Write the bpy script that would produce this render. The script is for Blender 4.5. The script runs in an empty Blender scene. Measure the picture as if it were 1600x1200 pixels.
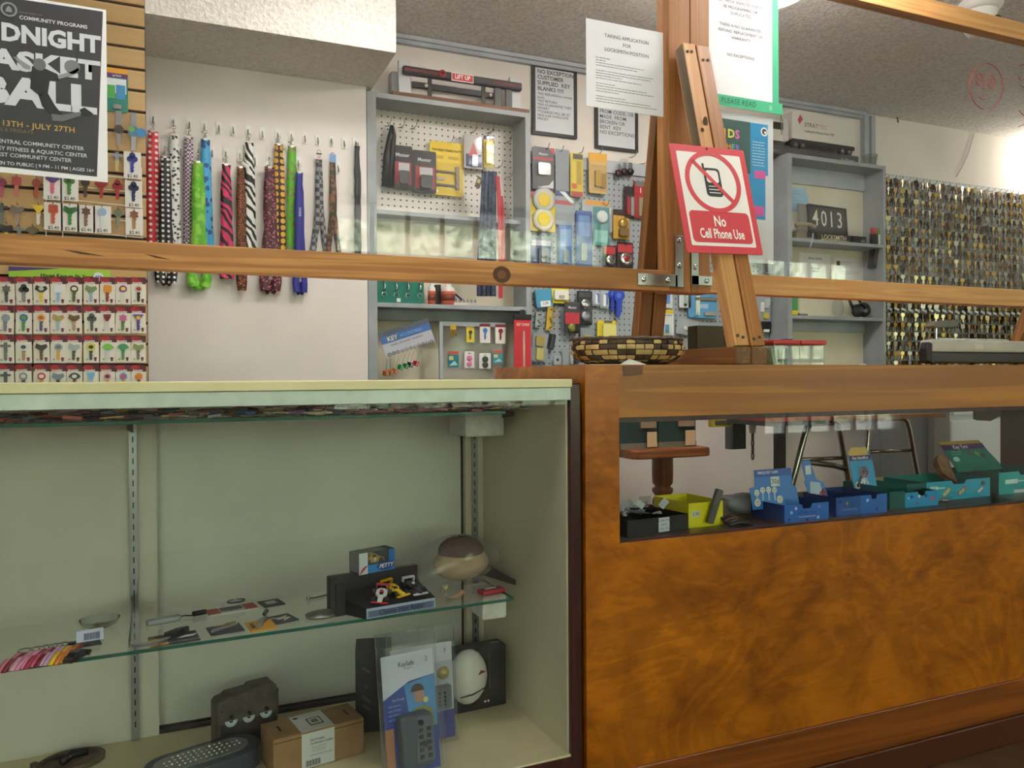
import bpy, math, random
from mathutils import Vector, Matrix, Euler
random.seed(7)
S = bpy.context.scene
COL = S.collection
PI = math.pi
def V(*a): return Vector(a)
# ------------------------------------------------------------ camera
EYE = 1.07
FPX = 1240.0
_yaw, _pit, _rol = .403, .008, -.006
_F = V(math.sin(_yaw)*math.cos(_pit), math.cos(_yaw)*math.cos(_pit), -math.sin(_pit))
_R = V(math.cos(_yaw), -math.sin(_yaw), 0)
_U = _R.cross(_F)
_R, _U = _R*math.cos(_rol)+_U*math.sin(_rol), _U*math.cos(_rol)-_R*math.sin(_rol)
CAMPOS = V(0, 0, EYE)
cd = bpy.data.cameras.new('camera')
cd.sensor_width = 36
cd.lens = 36*FPX/1600
cd.clip_start = .02
cam = bpy.data.objects.new('camera', cd)
COL.objects.link(cam)
cam.matrix_world = Matrix(((_R.x, _U.x, -_F.x, 0), (_R.y, _U.y, -_F.y, 0), (_R.z, _U.z, -_F.z, EYE), (0, 0, 0, 1)))
S.camera = cam
# ------------------------------------------------------------ world, daylight, exposure
S.view_settings.view_transform = 'Standard'
S.view_settings.look = 'None'
S.view_settings.gamma = 1
S.view_settings.use_curve_mapping = False
S.view_settings.exposure = 0.30
S.cycles.use_denoising = True
S.cycles.max_bounces = 8
S.cycles.transparent_max_bounces = 24
S.cycles.caustics_reflective = False
S.cycles.caustics_refractive = False
wd = bpy.data.worlds.new('sky')
S.world = wd
wd.use_nodes = True
_bg = wd.node_tree.nodes['Background']
_bg.inputs[0].default_value = (.84, .92, 1.0, 1)
_bg.inputs[1].default_value = 11.5
# high sun standing behind the shop: it lights the street and the hedge, not the room
_sl = bpy.data.lights.new('sun', 'SUN'); _sl.energy = 16.0; _sl.angle = .01; _sl.color = (1, .98, .96)
_so = bpy.data.objects.new('sun', _sl); COL.objects.link(_so); _so.rotation_euler = (math.radians(-42), 0, math.radians(12)); _so.location = (0, 0, 8)
def area(name, loc, rot, sx, sy, power, col=(1, 1, 1), portal=False, shape='RECTANGLE'):
    l = bpy.data.lights.new(name, 'AREA')
    l.shape = shape
    l.size = sx
    l.size_y = sy
    l.energy = power
    l.color = col
    if portal: l.cycles.is_portal = True
    o = bpy.data.objects.new(name, l)
    o.location = loc
    o.rotation_euler = rot
    COL.objects.link(o)
    return o
# window openings of the shop front (x0, x1, z0, z1) in the wall behind the camera
YF = -2.3
WINDOWS = [(-2.85, -1.2, .55, 2.42), (1.13, 3.69, .84, 2.42), (4.7, 6.3, .55, 2.2)]  # outer two are unseen openings added for daylight; middle one shows mirrored
WINDOWS.insert(1, (-.95, .95, .98, 1.84))  # unseen low opening, added to throw more daylight on case and counter
for w in WINDOWS:
    area('window_portal', ((w[0]+w[1])/2, YF-.08, (w[2]+w[3])/2), (PI/2, 0, 0), w[1]-w[0], w[3]-w[2], 1, portal=True)
# ------------------------------------------------------------ pixel helpers (1600x1200 frame -> a plane of the place)
def ray(x, y): return _R*((x-800)/FPX) + _U*((600-y)/FPX) + _F
def P(x, y, **k):
    (a, v), = k.items()
    d = ray(x, y)
    i = 'XYZ'.index(a)
    return CAMPOS + d*((v-CAMPOS[i])/d[i])
def RC(x0, y0, x1, y1, Y):
    """pixel box on plane Y -> (centre x, centre z, width, height)"""
    xm, ym = (x0+x1)/2, (y0+y1)/2
    a, b = P(x0, ym, Y=Y).x, P(x1, ym, Y=Y).x
    t, u = P(xm, y0, Y=Y).z, P(xm, y1, Y=Y).z
    return (a+b)/2, (t+u)/2, b-a, t-u
# ------------------------------------------------------------ materials
def lin(c): return c/12.92 if c <= .04045 else ((c+.055)/1.055)**2.4
def hx(h):
    h = h.lstrip('#')
    return tuple(lin(int(h[i:i+2], 16)/255) for i in (0, 2, 4)) + (1,)
_mc = {}
def m(col, rough=.55, metal=0.0, spec=.5, **k):
    key = (col, rough, metal, spec)
    if key in _mc: return _mc[key]
    t = bpy.data.materials.new('plain_'+col.lstrip('#'))
    t.use_nodes = True
    b = t.node_tree.nodes['Principled BSDF']
    b.inputs['Base Color'].default_value = hx(col)
    b.inputs['Roughness'].default_value = rough
    b.inputs['Metallic'].default_value = metal
    b.inputs['Specular IOR Level'].default_value = spec
    _mc[key] = t
    return t
class NT:
    def __init__(s, name):
        s.m = bpy.data.materials.new(name)
        s.m.use_nodes = True
        s.t = s.m.node_tree
        s.b = s.t.nodes['Principled BSDF']
        s.out = s.t.nodes['Material Output']
    def n(s, kind, **k):
        x = s.t.nodes.new('ShaderNode'+kind)
        for a, v in k.items(): setattr(x, a, v)
        return x
    def l(s, a, b): s.t.links.new(a, b)
    def coords(s, scale=(1, 1, 1), rot=(0, 0, 0), kind='Object'):
        tc = s.n('TexCoord')
        mp = s.n('Mapping')
        mp.inputs['Scale'].default_value = scale
        mp.inputs['Rotation'].default_value = rot
        s.l(tc.outputs[kind], mp.inputs[0])
        return mp.outputs[0]
    def noise(s, vec, scale, detail=4, rough=.55, dist=0):
        x = s.n('TexNoise')
        x.inputs['Scale'].default_value = scale
        x.inputs['Detail'].default_value = detail
        x.inputs['Roughness'].default_value = rough
        x.inputs['Distortion'].default_value = dist
        s.l(vec, x.inputs['Vector'])
        return x.outputs['Fac']
    def ramp(s, fac, stops):
        x = s.n('ValToRGB')
        e = x.color_ramp.elements
        while len(e) < len(stops): e.new(.5)
        for i, (p, c) in enumerate(stops):
            e[i].position = p
            e[i].color = hx(c) if isinstance(c, str) else (c, c, c, 1)
        s.l(fac, x.inputs[0])
        return x.outputs[0]
    def mix(s, a, b, fac, mode='MIX'):
        x = s.n('MixRGB', blend_type=mode)
        for i, v in ((0, fac), (1, a), (2, b)):
            if isinstance(v, str): x.inputs[i].default_value = hx(v)
            elif isinstance(v, (int, float)): x.inputs[i].default_value = v if i == 0 else (v, v, v, 1)
            else: s.l(v, x.inputs[i])
        return x.outputs[0]
    def bump(s, fac, strength=.3, dist=.01):
        x = s.n('Bump')
        x.inputs['Strength'].default_value = strength
        x.inputs['Distance'].default_value = dist
        s.l(fac, x.inputs['Height'])
        s.l(x.outputs[0], s.b.inputs['Normal'])
    def col(s, c): s.l(c, s.b.inputs['Base Color'])
    def rough(s, r): s.b.inputs['Roughness'].default_value = r
def wood(name, light, mid, dark, axis='X', fine=1.0, rough=.45, spec=.5, band=.5, coat=0):
    """long grain running along one object axis"""
    t = NT(name)
    lo, hi = 1.2*fine, 26*fine
    sc = {'X': (lo, hi, hi), 'Y': (hi, lo, hi), 'Z': (hi, hi, lo)}[axis]
    v = t.coords(sc)
    g = t.noise(v, 1.0, 6, .6, .6)
    sc2 = {'X': (.35*fine, 7*fine, 7*fine), 'Y': (7*fine, .35*fine, 7*fine), 'Z': (7*fine, 7*fine, .35*fine)}[axis]
    g2 = t.noise(t.coords(sc2), 1.3, 3, .5, 1.2)
    w = t.n('Math', operation='SINE')
    mu = t.n('Math', operation='MULTIPLY')
    mu.inputs[1].default_value = 34
    t.l(g2, mu.inputs[0]); t.l(mu.outputs[0], w.inputs[0])
    c1 = t.ramp(g, [(.3, dark), (.5, mid), (.72, light)])
    c2 = t.ramp(w.outputs[0], [(0, dark), (.55, mid), (1, light)])
    t.col(t.mix(c1, c2, band))
    t.rough(rough)
    t.b.inputs['Specular IOR Level'].default_value = spec
    t.b.inputs['Coat Weight'].default_value = coat
    t.b.inputs['Coat Roughness'].default_value = .15
    t.bump(g, .12, .002)
    return t.m
def mottled(name, a, b, scale=6, rough=.6, metal=0, bump=0, bscale=80, detail=5, spec=.5):
    t = NT(name)
    v = t.coords()
    t.col(t.ramp(t.noise(v, scale, detail), [(.32, a), (.68, b)]))
    t.rough(rough)
    t.b.inputs['Metallic'].default_value = metal
    t.b.inputs['Specular IOR Level'].default_value = spec
    if bump: t.bump(t.noise(v, bscale, 3), bump, .004)
    return t.m
def glassy(name, tint=(1, 1, 1), refl=1.0, rough=0.0, ior=1.5, haze=0.0, hazecol='#c8ccd0'):
    """thin clear sheet: see-through, with a mirror layer by Fresnel and a trace of haze"""
    t = NT(name)
    t.t.nodes.remove(t.b)
    tr = t.n('BsdfTransparent'); tr.inputs[0].default_value = tint + (1,)
    gl = t.n('BsdfGlossy'); gl.inputs['Roughness'].default_value = rough
    fr = t.n('Fresnel'); fr.inputs[0].default_value = ior
    mu = t.n('Math', operation='MULTIPLY', use_clamp=True); mu.inputs[1].default_value = refl
    geo = t.n('NewGeometry')
    fr_f = t.n('Math', operation='SUBTRACT'); fr_f.inputs[0].default_value = 1.0
    t.l(geo.outputs['Backfacing'], fr_f.inputs[1])
    mu2 = t.n('Math', operation='MULTIPLY')
    t.l(fr.outputs[0], mu.inputs[0]); t.l(mu.outputs[0], mu2.inputs[0]); t.l(fr_f.outputs[0], mu2.inputs[1])
    mx = t.n('MixShader')
    t.l(mu2.outputs[0], mx.inputs[0]); t.l(tr.outputs[0], mx.inputs[1]); t.l(gl.outputs[0], mx.inputs[2])
    last = mx.outputs[0]
    if haze:
        df = t.n('BsdfDiffuse'); df.inputs[0].default_value = hx(hazecol)
        m2 = t.n('MixShader'); m2.inputs[0].default_value = haze
        t.l(last, m2.inputs[1]); t.l(df.outputs[0], m2.inputs[2]); last = m2.outputs[0]
    t.l(last, t.out.inputs[0])
    return t.m
def emit(name, col, strength):
    t = NT(name)
    t.t.nodes.remove(t.b)
    e = t.n('Emission'); e.inputs[0].default_value = hx(col); e.inputs[1].default_value = strength
    t.l(e.outputs[0], t.out.inputs[0])
    return t.m
def dotted(name, base, dot, pitch, r, axes='XZ', rough=.6, offs=(0, 0)):
    """board with a square grid of small drilled holes"""
    t = NT(name)
    tc = t.n('TexCoord'); sp = t.n('SeparateXYZ'); t.l(tc.outputs['Object'], sp.inputs[0])
    ds = []
    for k, a in enumerate(axes):
        ad = t.n('Math', operation='ADD'); ad.inputs[1].default_value = offs[k] + 100*pitch
        mo = t.n('Math', operation='MODULO'); mo.inputs[1].default_value = pitch
        su = t.n('Math', operation='SUBTRACT'); su.inputs[1].default_value = pitch/2
        pw = t.n('Math', operation='POWER'); pw.inputs[1].default_value = 2
        ab = t.n('Math', operation='ABSOLUTE')
        t.l(sp.outputs[a], ad.inputs[0]); t.l(ad.outputs[0], mo.inputs[0]); t.l(mo.outputs[0], su.inputs[0])
        t.l(su.outputs[0], ab.inputs[0]); t.l(ab.outputs[0], pw.inputs[0]); ds.append(pw.outputs[0])
    s_ = t.n('Math', operation='ADD'); t.l(ds[0], s_.inputs[0]); t.l(ds[1], s_.inputs[1])
    lt = t.n('Math', operation='LESS_THAN'); lt.inputs[1].default_value = r*r; t.l(s_.outputs[0], lt.inputs[0])
    t.col(t.mix(base, dot, lt.outputs[0]))
    t.rough(rough)
    return t.m
# ------------------------------------------------------------ mesh builder
class B:
    def __init__(s): s.v, s.f, s.mi, s.sm, s.mats = [], [], [], [], []
    def add(s, vs, fs, mat, smooth=False, T=None):
        if mat not in s.mats: s.mats.append(mat)
        k, o = s.mats.index(mat), len(s.v)
        for p in vs:
            p = Vector(p)
            s.v.append(T @ p if T is not None else p)
        for f in fs:
            s.f.append([i+o for i in f]); s.mi.append(k); s.sm.append(smooth)
        return s
    def b2(s, x0, x1, y0, y1, z0, z1, mat, T=None):
        vs = [(x, y, z) for x in (x0, x1) for y in (y0, y1) for z in (z0, z1)]
        return s.add(vs, [(0, 1, 3, 2), (4, 6, 7, 5), (0, 4, 5, 1), (2, 3, 7, 6), (0, 2, 6, 4), (1, 5, 7, 3)], mat, T=T)
    def box(s, c, d, mat, rot=None, T=None):
        M_ = Matrix.Translation(c)
        if rot: M_ = M_ @ Euler(rot).to_matrix().to_4x4()
        if T is not None: M_ = T @ M_
        return s.b2(-d[0]/2, d[0]/2, -d[1]/2, d[1]/2, -d[2]/2, d[2]/2, mat, M_)
    def prism(s, pts, y0, y1, mat, T=None, side=None):
        """polygon in x,z extruded along y"""
        n = len(pts)
        ar = sum(pts[i][0]*pts[(i+1) % n][1]-pts[(i+1) % n][0]*pts[i][1] for i in range(n))
        if ar < 0: pts = pts[::-1]
        vs = [(p[0], y0, p[1]) for p in pts] + [(p[0], y1, p[1]) for p in pts]
        s.add(vs, [list(range(n)), list(range(2*n-1, n-1, -1))] + ([[i, i+n, (i+1) % n+n, (i+1) % n] for i in range(n)] if side is None else []), mat, T=T)
        if side is not None: s.add(vs, [[i, i+n, (i+1) % n+n, (i+1) % n] for i in range(n)], side, T=T)
        return s
    def prismz(s, pts, z0, z1, mat, T=None):
        n = len(pts)
        ar = sum(pts[i][0]*pts[(i+1) % n][1]-pts[(i+1) % n][0]*pts[i][1] for i in range(n))
        if ar < 0: pts = pts[::-1]
        vs = [(p[0], p[1], z0) for p in pts] + [(p[0], p[1], z1) for p in pts]
        return s.add(vs, [list(range(n-1, -1, -1)), list(range(n, 2*n))] + [[i, (i+1) % n, (i+1) % n+n, i+n] for i in range(n)], mat, T=T)
    def tube(s, pts, r, mat, n=6, closed=False, T=None, caps=True):
        pts = [Vector(p) for p in pts]
        rs = r if isinstance(r, (list, tuple)) else [r]*len(pts)
        N = len(pts)
        vs, prev = [], None
        for i, p in enumerate(pts):
            a = pts[(i-1) % N] if (closed or i > 0) else p
            b = pts[(i+1) % N] if (closed or i < N-1) else p
            d = (b-a)
            d = d.normalized() if d.length > 1e-9 else V(0, 0, 1)
            if prev is None:
                q = d.orthogonal().normalized()
            else:
                q = prev - d*prev.dot(d)
                q = q.normalized() if q.length > 1e-6 else d.orthogonal().normalized()
            prev = q
            w = d.cross(q)
            for k in range(n):
                t = 2*PI*k/n
                vs.append(p + (q*math.cos(t)+w*math.sin(t))*rs[i])
        fs = []
        for i in range(N if closed else N-1):
            j = (i+1) % N
            for k in range(n):
                fs.append((i*n+k, i*n+(k+1) % n, j*n+(k+1) % n, j*n+k))
        if caps and not closed:
            fs.append(list(range(n-1, -1, -1))); fs.append([(N-1)*n+k for k in range(n)])
        return s.add(vs, fs, mat, n > 5, T)
    def cyl(s, p0, p1, r, mat, n=12, r2=None, T=None):
        p0, p1 = Vector(p0), Vector(p1)
        d = (p1-p0).normalized(); q = d.orthogonal().normalized(); w = d.cross(q)
        r2 = r if r2 is None else r2
        vs = []
        for p, rr in ((p0, r), (p1, r2)):
            for k in range(n):
                t = 2*PI*k/n
                vs.append(p+(q*math.cos(t)+w*math.sin(t))*rr)
        s.add(vs, [(k, (k+1) % n, (k+1) % n+n, k+n) for k in range(n)], mat, n > 7, T)
        return s.add(vs, [list(range(n-1, -1, -1)), list(range(n, 2*n))], mat, False, T)
    def lathe(s, prof, mat, n=24, T=None, sy=1.0, smooth=True):
        vs = []
        for r, z in prof:
            for k in range(n):
                t = 2*PI*k/n
                vs.append((r*math.cos(t), r*math.sin(t)*sy, z))
        fs = [(i*n+k, i*n+(k+1) % n, (i+1)*n+(k+1) % n, (i+1)*n+k) for i in range(len(prof)-1) for k in range(n)]
        return s.add(vs, fs, mat, smooth, T)
    def sph(s, c, r, mat, n=16, T=None):
        r = r if isinstance(r, (list, tuple)) else (r, r, r)
        vs, fs = [], []
        mrow = max(4, n//2)
        for i in range(mrow+1):
            a = -PI/2 + PI*i/mrow
            for k in range(n):
                t = 2*PI*k/n
                vs.append((c[0]+r[0]*math.cos(a)*math.cos(t), c[1]+r[1]*math.cos(a)*math.sin(t), c[2]+r[2]*math.sin(a)))
        for i in range(mrow):
            for k in range(n):
                fs.append((i*n+k, i*n+(k+1) % n, (i+1)*n+(k+1) % n, (i+1)*n+k))
        return s.add(vs, fs, mat, True, T)
    def disc(s, c, r, mat, n=16, y=None, sx=1.0, T=None, a0=0, a1=2*PI):
        """flat disc facing -y"""
        full = abs(a1-a0-2*PI) < 1e-6
        pts = [(c[0]+r*sx*math.cos(a0+(a1-a0)*k/(n if full else n-1)), c[1], c[2]+r*math.sin(a0+(a1-a0)*k/(n if full else n-1))) for k in range(n)]
        return s.add(pts, [list(range(n))], mat, T=T)
    def q(s, pts, mat, T=None): return s.add(pts, [list(range(len(pts)))], mat, T=T)
    def mesh(s, name):
        me = bpy.data.meshes.new(name)
        me.from_pydata([tuple(p) for p in s.v], [], s.f)
        for t in s.mats: me.materials.append(t)
        me.polygons.foreach_set('material_index', s.mi)
        me.polygons.foreach_set('use_smooth', s.sm)
        me.update()
        return me
    def build(s, name, parent=None, loc=(0, 0, 0), rot=(0, 0, 0), bev=0, world=False):
        return obj(name, s.mesh(name), parent, loc, rot, bev, world)
def wm(o):
    w = o.matrix_basis.copy()
    return wm(o.parent) @ o.matrix_parent_inverse @ w if o.parent else w
def obj(name, me, parent=None, loc=(0, 0, 0), rot=(0, 0, 0), bev=0, world=False):
    o = bpy.data.objects.new(name, me)
    COL.objects.link(o)
    o.location = loc
    o.rotation_euler = rot
    if parent is not None:
        o.parent = parent
        if world: o.matrix_parent_inverse = wm(parent).inverted()
    if bev:
        md = o.modifiers.new('edge', 'BEVEL'); md.width = bev; md.segments = 2; md.limit_method = 'ANGLE'
    return o
def thing(name, label, cat, loc=(0, 0, 0), rotz=0, group=None, rot=None):
    o = bpy.data.objects.new(name, None)
    o.empty_display_size = .05
    COL.objects.link(o)
    o.location = loc
    o.rotation_euler = rot if rot is not None else (0, 0, rotz)
    return tag(o, label, cat, group)
def tag(o, label, cat, group=None):
    o['label'] = label; o['category'] = cat
    if group: o['group'] = group
    return o
def struct(o): o['kind'] = 'structure'; return o
def stuff(o): o['kind'] = 'stuff'; return o
def beam(name, p0, p1, w, h, mat, parent=None, bev=.002, up=(0, 0, 1)):
    """square timber from p0 to p1; local x along it; w across (horizontal), h the other way"""
    p0, p1 = Vector(p0), Vector(p1)
    x = (p1-p0); L = x.length; x.normalize()
    z = Vector(up); z = (z-x*z.dot(x)).normalized(); y = z.cross(x)
    b = B().b2(0, L, -w/2, w/2, -h/2, h/2, mat)
    o = obj(name, b.mesh(name), None, bev=bev)
    M_ = Matrix(((x.x, y.x, z.x, p0.x), (x.y, y.y, z.y, p0.y), (x.z, y.z, z.z, p0.z), (0, 0, 0, 1)))
    o.matrix_basis = M_
    if parent is not None:
        o.parent = parent; o.matrix_parent_inverse = wm(parent).inverted()
    return o
_tc = {}
def txt(s, size, mat, parent, loc, rot=(PI/2, 0, 0), align='CENTER', bold=0.0, name='lettering', space=1.0, shear=0.0, line=1.0, sx=1.0, word=1.0):
    key = (s, size, align, bold, space, shear, line, mat.name, word)
    if key not in _tc:
        c = bpy.data.curves.new('lettering', 'FONT')
        c.body = s; c.size = size; c.align_x = align; c.align_y = 'CENTER'
        c.offset = bold*size; c.space_character = space; c.shear = shear; c.space_line = line; c.resolution_u = 2
        c.space_word = word
        t = bpy.data.objects.new('tmp', c)
        me = bpy.data.meshes.new_from_object(t)
        me.materials.clear(); me.materials.append(mat)
        bpy.data.objects.remove(t); bpy.data.curves.remove(c)
        _tc[key] = me
    o = obj(name, _tc[key], parent, loc, rot)
    o.scale = (sx, 1, 1)
    return o
def circ(cx, cz, r, n=14, a0=0, a1=2*PI, sx=1): return [(cx+sx*r*math.cos(a0+(a1-a0)*k/n), cz+r*math.sin(a0+(a1-a0)*k/n)) for k in range(n if abs(a1-a0-2*PI) < 1e-6 else n+1)]
def rrect(x0, x1, z0, z1, r, n=4):
    o = []
    for cx, cz, a in ((x1-r, z0+r, -PI/2), (x1-r, z1-r, 0), (x0+r, z1-r, PI/2), (x0+r, z0+r, PI)):
        o += [(cx+r*math.cos(a+PI/2*k/n), cz+r*math.sin(a+PI/2*k/n)) for k in range(n+1)]
    return o
# shared materials
WHITE = m('#f2f1ee', .6); BLACK = m('#151517', .5); INK = m('#2b2b2e', .7); GREYINK = m('#77777c', .7)
CHROME = m('#c8cacc', .2, 1.0); STEEL = m('#a4a8ab', .35, 1.0); BRASS = m('#c9a24a', .3, 1.0); WIRE = m('#8f9294', .35, 1.0)
RED = m('#c8202c', .5); DKRED = m('#7c1a28', .55); YEL = m('#f2d21c', .5); BLUE = m('#1c4fae', .5); CYAN = m('#2f9fdc', .5); TEAL = m('#137a78', .5)
GREEN = m('#4fae3a', .5); PINK = m('#e0508c', .5); PURPLE = m('#5a2a78', .5); ORANGE = m('#e08a2a', .5); BROWN = m('#5a3a22', .6); GREYP = m('#8b8f92', .5); NAVY = m('#20264c', .6)
CLEAR = glassy('clear_plastic', (.96, .97, .98), .8, .06, 1.45, .05)
BAG = glassy('clear_bag', (.95, .96, .97), 1.6, .12, 1.45, .10)
GLASS = glassy('window_glass', (.99, .992, .99), 1.0, 0, 1.5)
GLASSEDGE = m('#1d5a4a', .15)
# ============================================================ the room
YC, YG, YS, YL, YU, YW = 1.553, 1.857, 2.60, 3.00, 3.00, 3.15
ZCEIL = 2.46
PLASTER = mottled('wall_paint', '#dcd3ca', '#e6ded6', 3, .75, bump=.05, bscale=60)
PANELW = mottled('painted_board', '#ddd5d1', '#e9e2de', 2.2, .5, bump=.03, bscale=30)
def popcorn(name, a, b):
    t = NT(name)
    v = t.coords()
    n1 = t.noise(v, 75, 3, .6)
    t.col(t.ramp(n1, [(.35, a), (.62, b)]))
    t.rough(.9)
    t.bump(n1, .9, .012)
    return t.m
POPCORN = popcorn('popcorn_plaster', '#d4d0ca', '#f2f0ec')
SOFFITM = popcorn('soffit_plaster', '#ded9d1', '#f0ece6')
GREYPAINT = mottled('grey_paint', '#8f969a', '#a2a8ab', 9, .5, bump=.04, bscale=120)
GREYPALE = mottled('pale_grey_paint', '#a3a9b0', '#b4bac0', 9, .5)
FLOORM = mottled('brown_floor', '#3a2616', '#54381f', 14, .55, detail=8)
struct(B().b2(-3, 6.6, -2.4, 3.3, -.06, 0, FLOORM).build('floor'))
struct(B().b2(-3, 6.6, -2.4, 3.3, ZCEIL, ZCEIL+.06, POPCORN).build('ceiling'))
struct(B().b2(-3, 6.6, YW, YW+.15, 0, ZCEIL, PLASTER).build('wall_back'))
struct(B().b2(-3.1, -3, -2.4, 3.3, 0, ZCEIL, PLASTER).build('wall_left'))
struct(B().b2(6.6, 6.7, -2.4, 3.3, 0, ZCEIL, PLASTER).build('wall_right'))
# shop front behind the camera: wall pieces around gridded windows, all but the mirrored one added for light
wf = B()
xs = [-3] + [v for w in WINDOWS for v in w[:2]] + [6.6]
for i in range(0, len(xs), 2): wf.b2(xs[i], xs[i+1], YF-.1, YF, 0, ZCEIL, PLASTER)
for w in WINDOWS:
    wf.b2(w[0], w[1], YF-.1, YF, 0, w[2], PLASTER)
    wf.b2(w[0], w[1], YF-.1, YF, w[3], ZCEIL, PLASTER)
struct(wf.build('wall_front'))
FRAMEW = m('#d9dbd8', .5)
for k, w in enumerate(WINDOWS):
    wb = B().b2(w[0], w[1], YF-.06, YF-.054, w[2], w[3], GLASS)
    wo = struct(wb.build('window_%d' % (k+1)))
    fr = B()
    n = max(2, round((w[1]-w[0])/.285))
    for i in range(n+1):
        x = w[0]+(w[1]-w[0])*i/n
        fr.b2(x-.018, x+.018, YF-.075, YF-.035, w[2], w[3], FRAMEW)
    mz = int((w[3]-w[2])/.33)
    for j in range(mz+1):
        z = w[2]+(w[3]-w[2])*j/mz
        fr.b2(w[0], w[1], YF-.074, YF-.036, z-.018, z+.018, FRAMEW)
    fr.build('window_frame', wo)
# outdoors seen mirrored in the screen glass
LEAF = mottled('hedge_leaves', '#33501e', '#dfe6c8', 5.5, .8, bump=.8, bscale=8, detail=10)
hb = B()
nx, nz = 60, 16
vs, fs = [], []
for j in range(nz+1):
    for i in range(nx+1):
        x, z = -12+28*i/nx, 4.9*j/nz
        y = YF-8.5-.5*math.sin(x*1.7+z)+.35*random.random()+.25*z
        vs.append((x, y, z+.25*math.sin(x*2.3)*j/nz))
for j in range(nz):
    for i in range(nx): fs.append((j*(nx+1)+i, j*(nx+1)+i+1, (j+1)*(nx+1)+i+1, (j+1)*(nx+1)+i))
hb.add(vs, fs, LEAF, True)
tag(hb.build('hedge'), 'tall leafy green hedge outside the shop windows, seen mirrored in the screen', 'hedge')
struct(B().b2(-6, 10, YF-1.1, YF-.1, 2.5, 2.58, m('#c4c2be', .8)).build('eave'))
struct(B().b2(-14, 18, -12, YF-.1, -.1, -.02, m('#b4b1aa', .9)).build('pavement'))
# ---- white board wall with the lanyards, and the soffit over it
struct(B().b2(-.9, .683, YL, YW-.002, 0, 2.18, PANELW).build('wall_board'))
struct(B().b2(-.9, .708, 2.65, YW-.002, 2.18, ZCEIL-.001, SOFFITM).build('soffit'))
# ---- grey trims round the back wall
struct(B().b2(.71, 3.365, YW-.022, YW-.001, 2.424, 2.459, GREYPALE).b2(.71, 3.365, YW-.034, YW-.022, 2.440, 2.457, GREYPALE).build('trim_1'))
xa, xb = P(1344, 200, Y=YW).x, P(1361, 200, Y=YW).x
tb = B().b2(xa, xa+.03, YW-.03, YW-.001, 2.0, 2.445, GREYPALE).b2(xb-.028, xb, YW-.03, YW-.001, 2.0, 2.445, GREYPALE).b2(xa+.03, xb-.028, YW-.012, YW-.001, 2.0, 2.44, m('#6d747b', .5))
struct(tb.build('trim_2'))
struct(B().b2(1.372, 2.70, YW-.03, YW-.001, 1.990, 2.045, GREYPALE).build('trim_3'))
# ---- slatwall: every board is its own plank with a dark groove between
SLATW = wood('slat_maple', '#cfae7c', '#c4a06c', '#b08a58', 'X', .6, .5, band=.35)
SLATB = m('#2a1c12', .8)
XR = P(229, 300, Y=YS).x
sw = struct(B().b2(-1.3, XR, YS, YS+.022, 0, ZCEIL-.002, SLATB).b2(-1.3, XR-.004, YS+.022, 2.648, 0, ZCEIL-.002, PLASTER).build('wall_slats'))
pitch = .0622
zt = P(228, 12, Y=YS).z - .004
k0 = math.floor((zt-.05)/pitch)
pl = None
z = zt + pitch*4
while z > .5:
    top = min(z-.0045, ZCEIL-.003)
    if top - (z-pitch+.0045) > .01:
        if z < zt + pitch*3.5 and pl is not None:
            o = obj('slat', pl, sw, (0, 0, z-pitch))
        else:
            pb = B().b2(-1.29, XR-.001, YS-.012, YS+.002, .0045, top-(z-pitch), SLATW)
            me = pb.mesh('slat')
            if z < zt + pitch*3.9: pl = me
            o = obj('slat', me, sw, (0, 0, z-pitch))
    z -= pitch
YSF = YS-.012   # face of the slats
# ---- ceiling ring lamp above the customers' side (mirrored in the glass), plus the shop's ceiling lamps
def ring_lamp(x, y, power, label, col='#fff9f4'):
    t = thing('ceiling_lamp', label, 'lamp', (x, y, ZCEIL))
    B().lathe([(.0, -.03), (.06, -.03), (.07, -.02), (.07, 0)], m('#e8e8e6', .4), 32).build('housing', t)
    for k in range(3): B().cyl((.05*math.cos(k*2.1), .05*math.sin(k*2.1), -.02), (.15*math.cos(k*2.1), .15*math.sin(k*2.1), -.058), .004, m('#d8d8d6', .4), 6).build('arm', t)
    pts = [(.155*math.cos(2*PI*k/40), .155*math.sin(2*PI*k/40), -.06) for k in range(40)]
    B().tube(pts, .015, emit('lamp_tube_%d' % power, col, power), 8, True).build('ring_tube', t)
    l = area('lamp_light', (x, y, ZCEIL-.034), (0, 0, 0), .1, .1, power/14, hx(col)[:3], shape='DISK')
    l.parent = t; l.matrix_parent_inverse = wm(t).inverted()
ring_lamp(1.87, 1.545, 34, 'round white ceiling lamp with glowing ring tube over the wooden counter')
ring_lamp(.25, 1.12, 42, 'round white ceiling lamp over the customers, above the display case')
ring_lamp(.6, 2.1, 30, 'round white ceiling lamp behind the counter before the lanyard board')
ring_lamp(1.75, 1.99, 62, 'round white ceiling lamp behind the counter before the key board')
# bare bulb light on the right of the back wall
wl = thing('wall_lamp', 'glowing bare bulb on the white wall above the key board', 'lamp', (4.78, YW, 2.30))
B().cyl((0, 0, 0), (0, -.025, 0), .05, WHITE, 20).cyl((0, -.025, 0), (0, -.06, 0), .025, m('#d8d4c8', .5), 14).build('socket', wl)
B().sph((0, -.10, 0), .045, emit('bulb_glow', '#fff3dc', 30), 18).build('bulb', wl)
pl_ = bpy.data.lights.new('bulb_light', 'POINT'); pl_.energy = 9; pl_.color = (1, .92, .8); pl_.shadow_soft_size = .05
po = bpy.data.objects.new('bulb_light', pl_); COL.objects.link(po); po.parent = wl; po.location = (0, -.17, 0)
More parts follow.
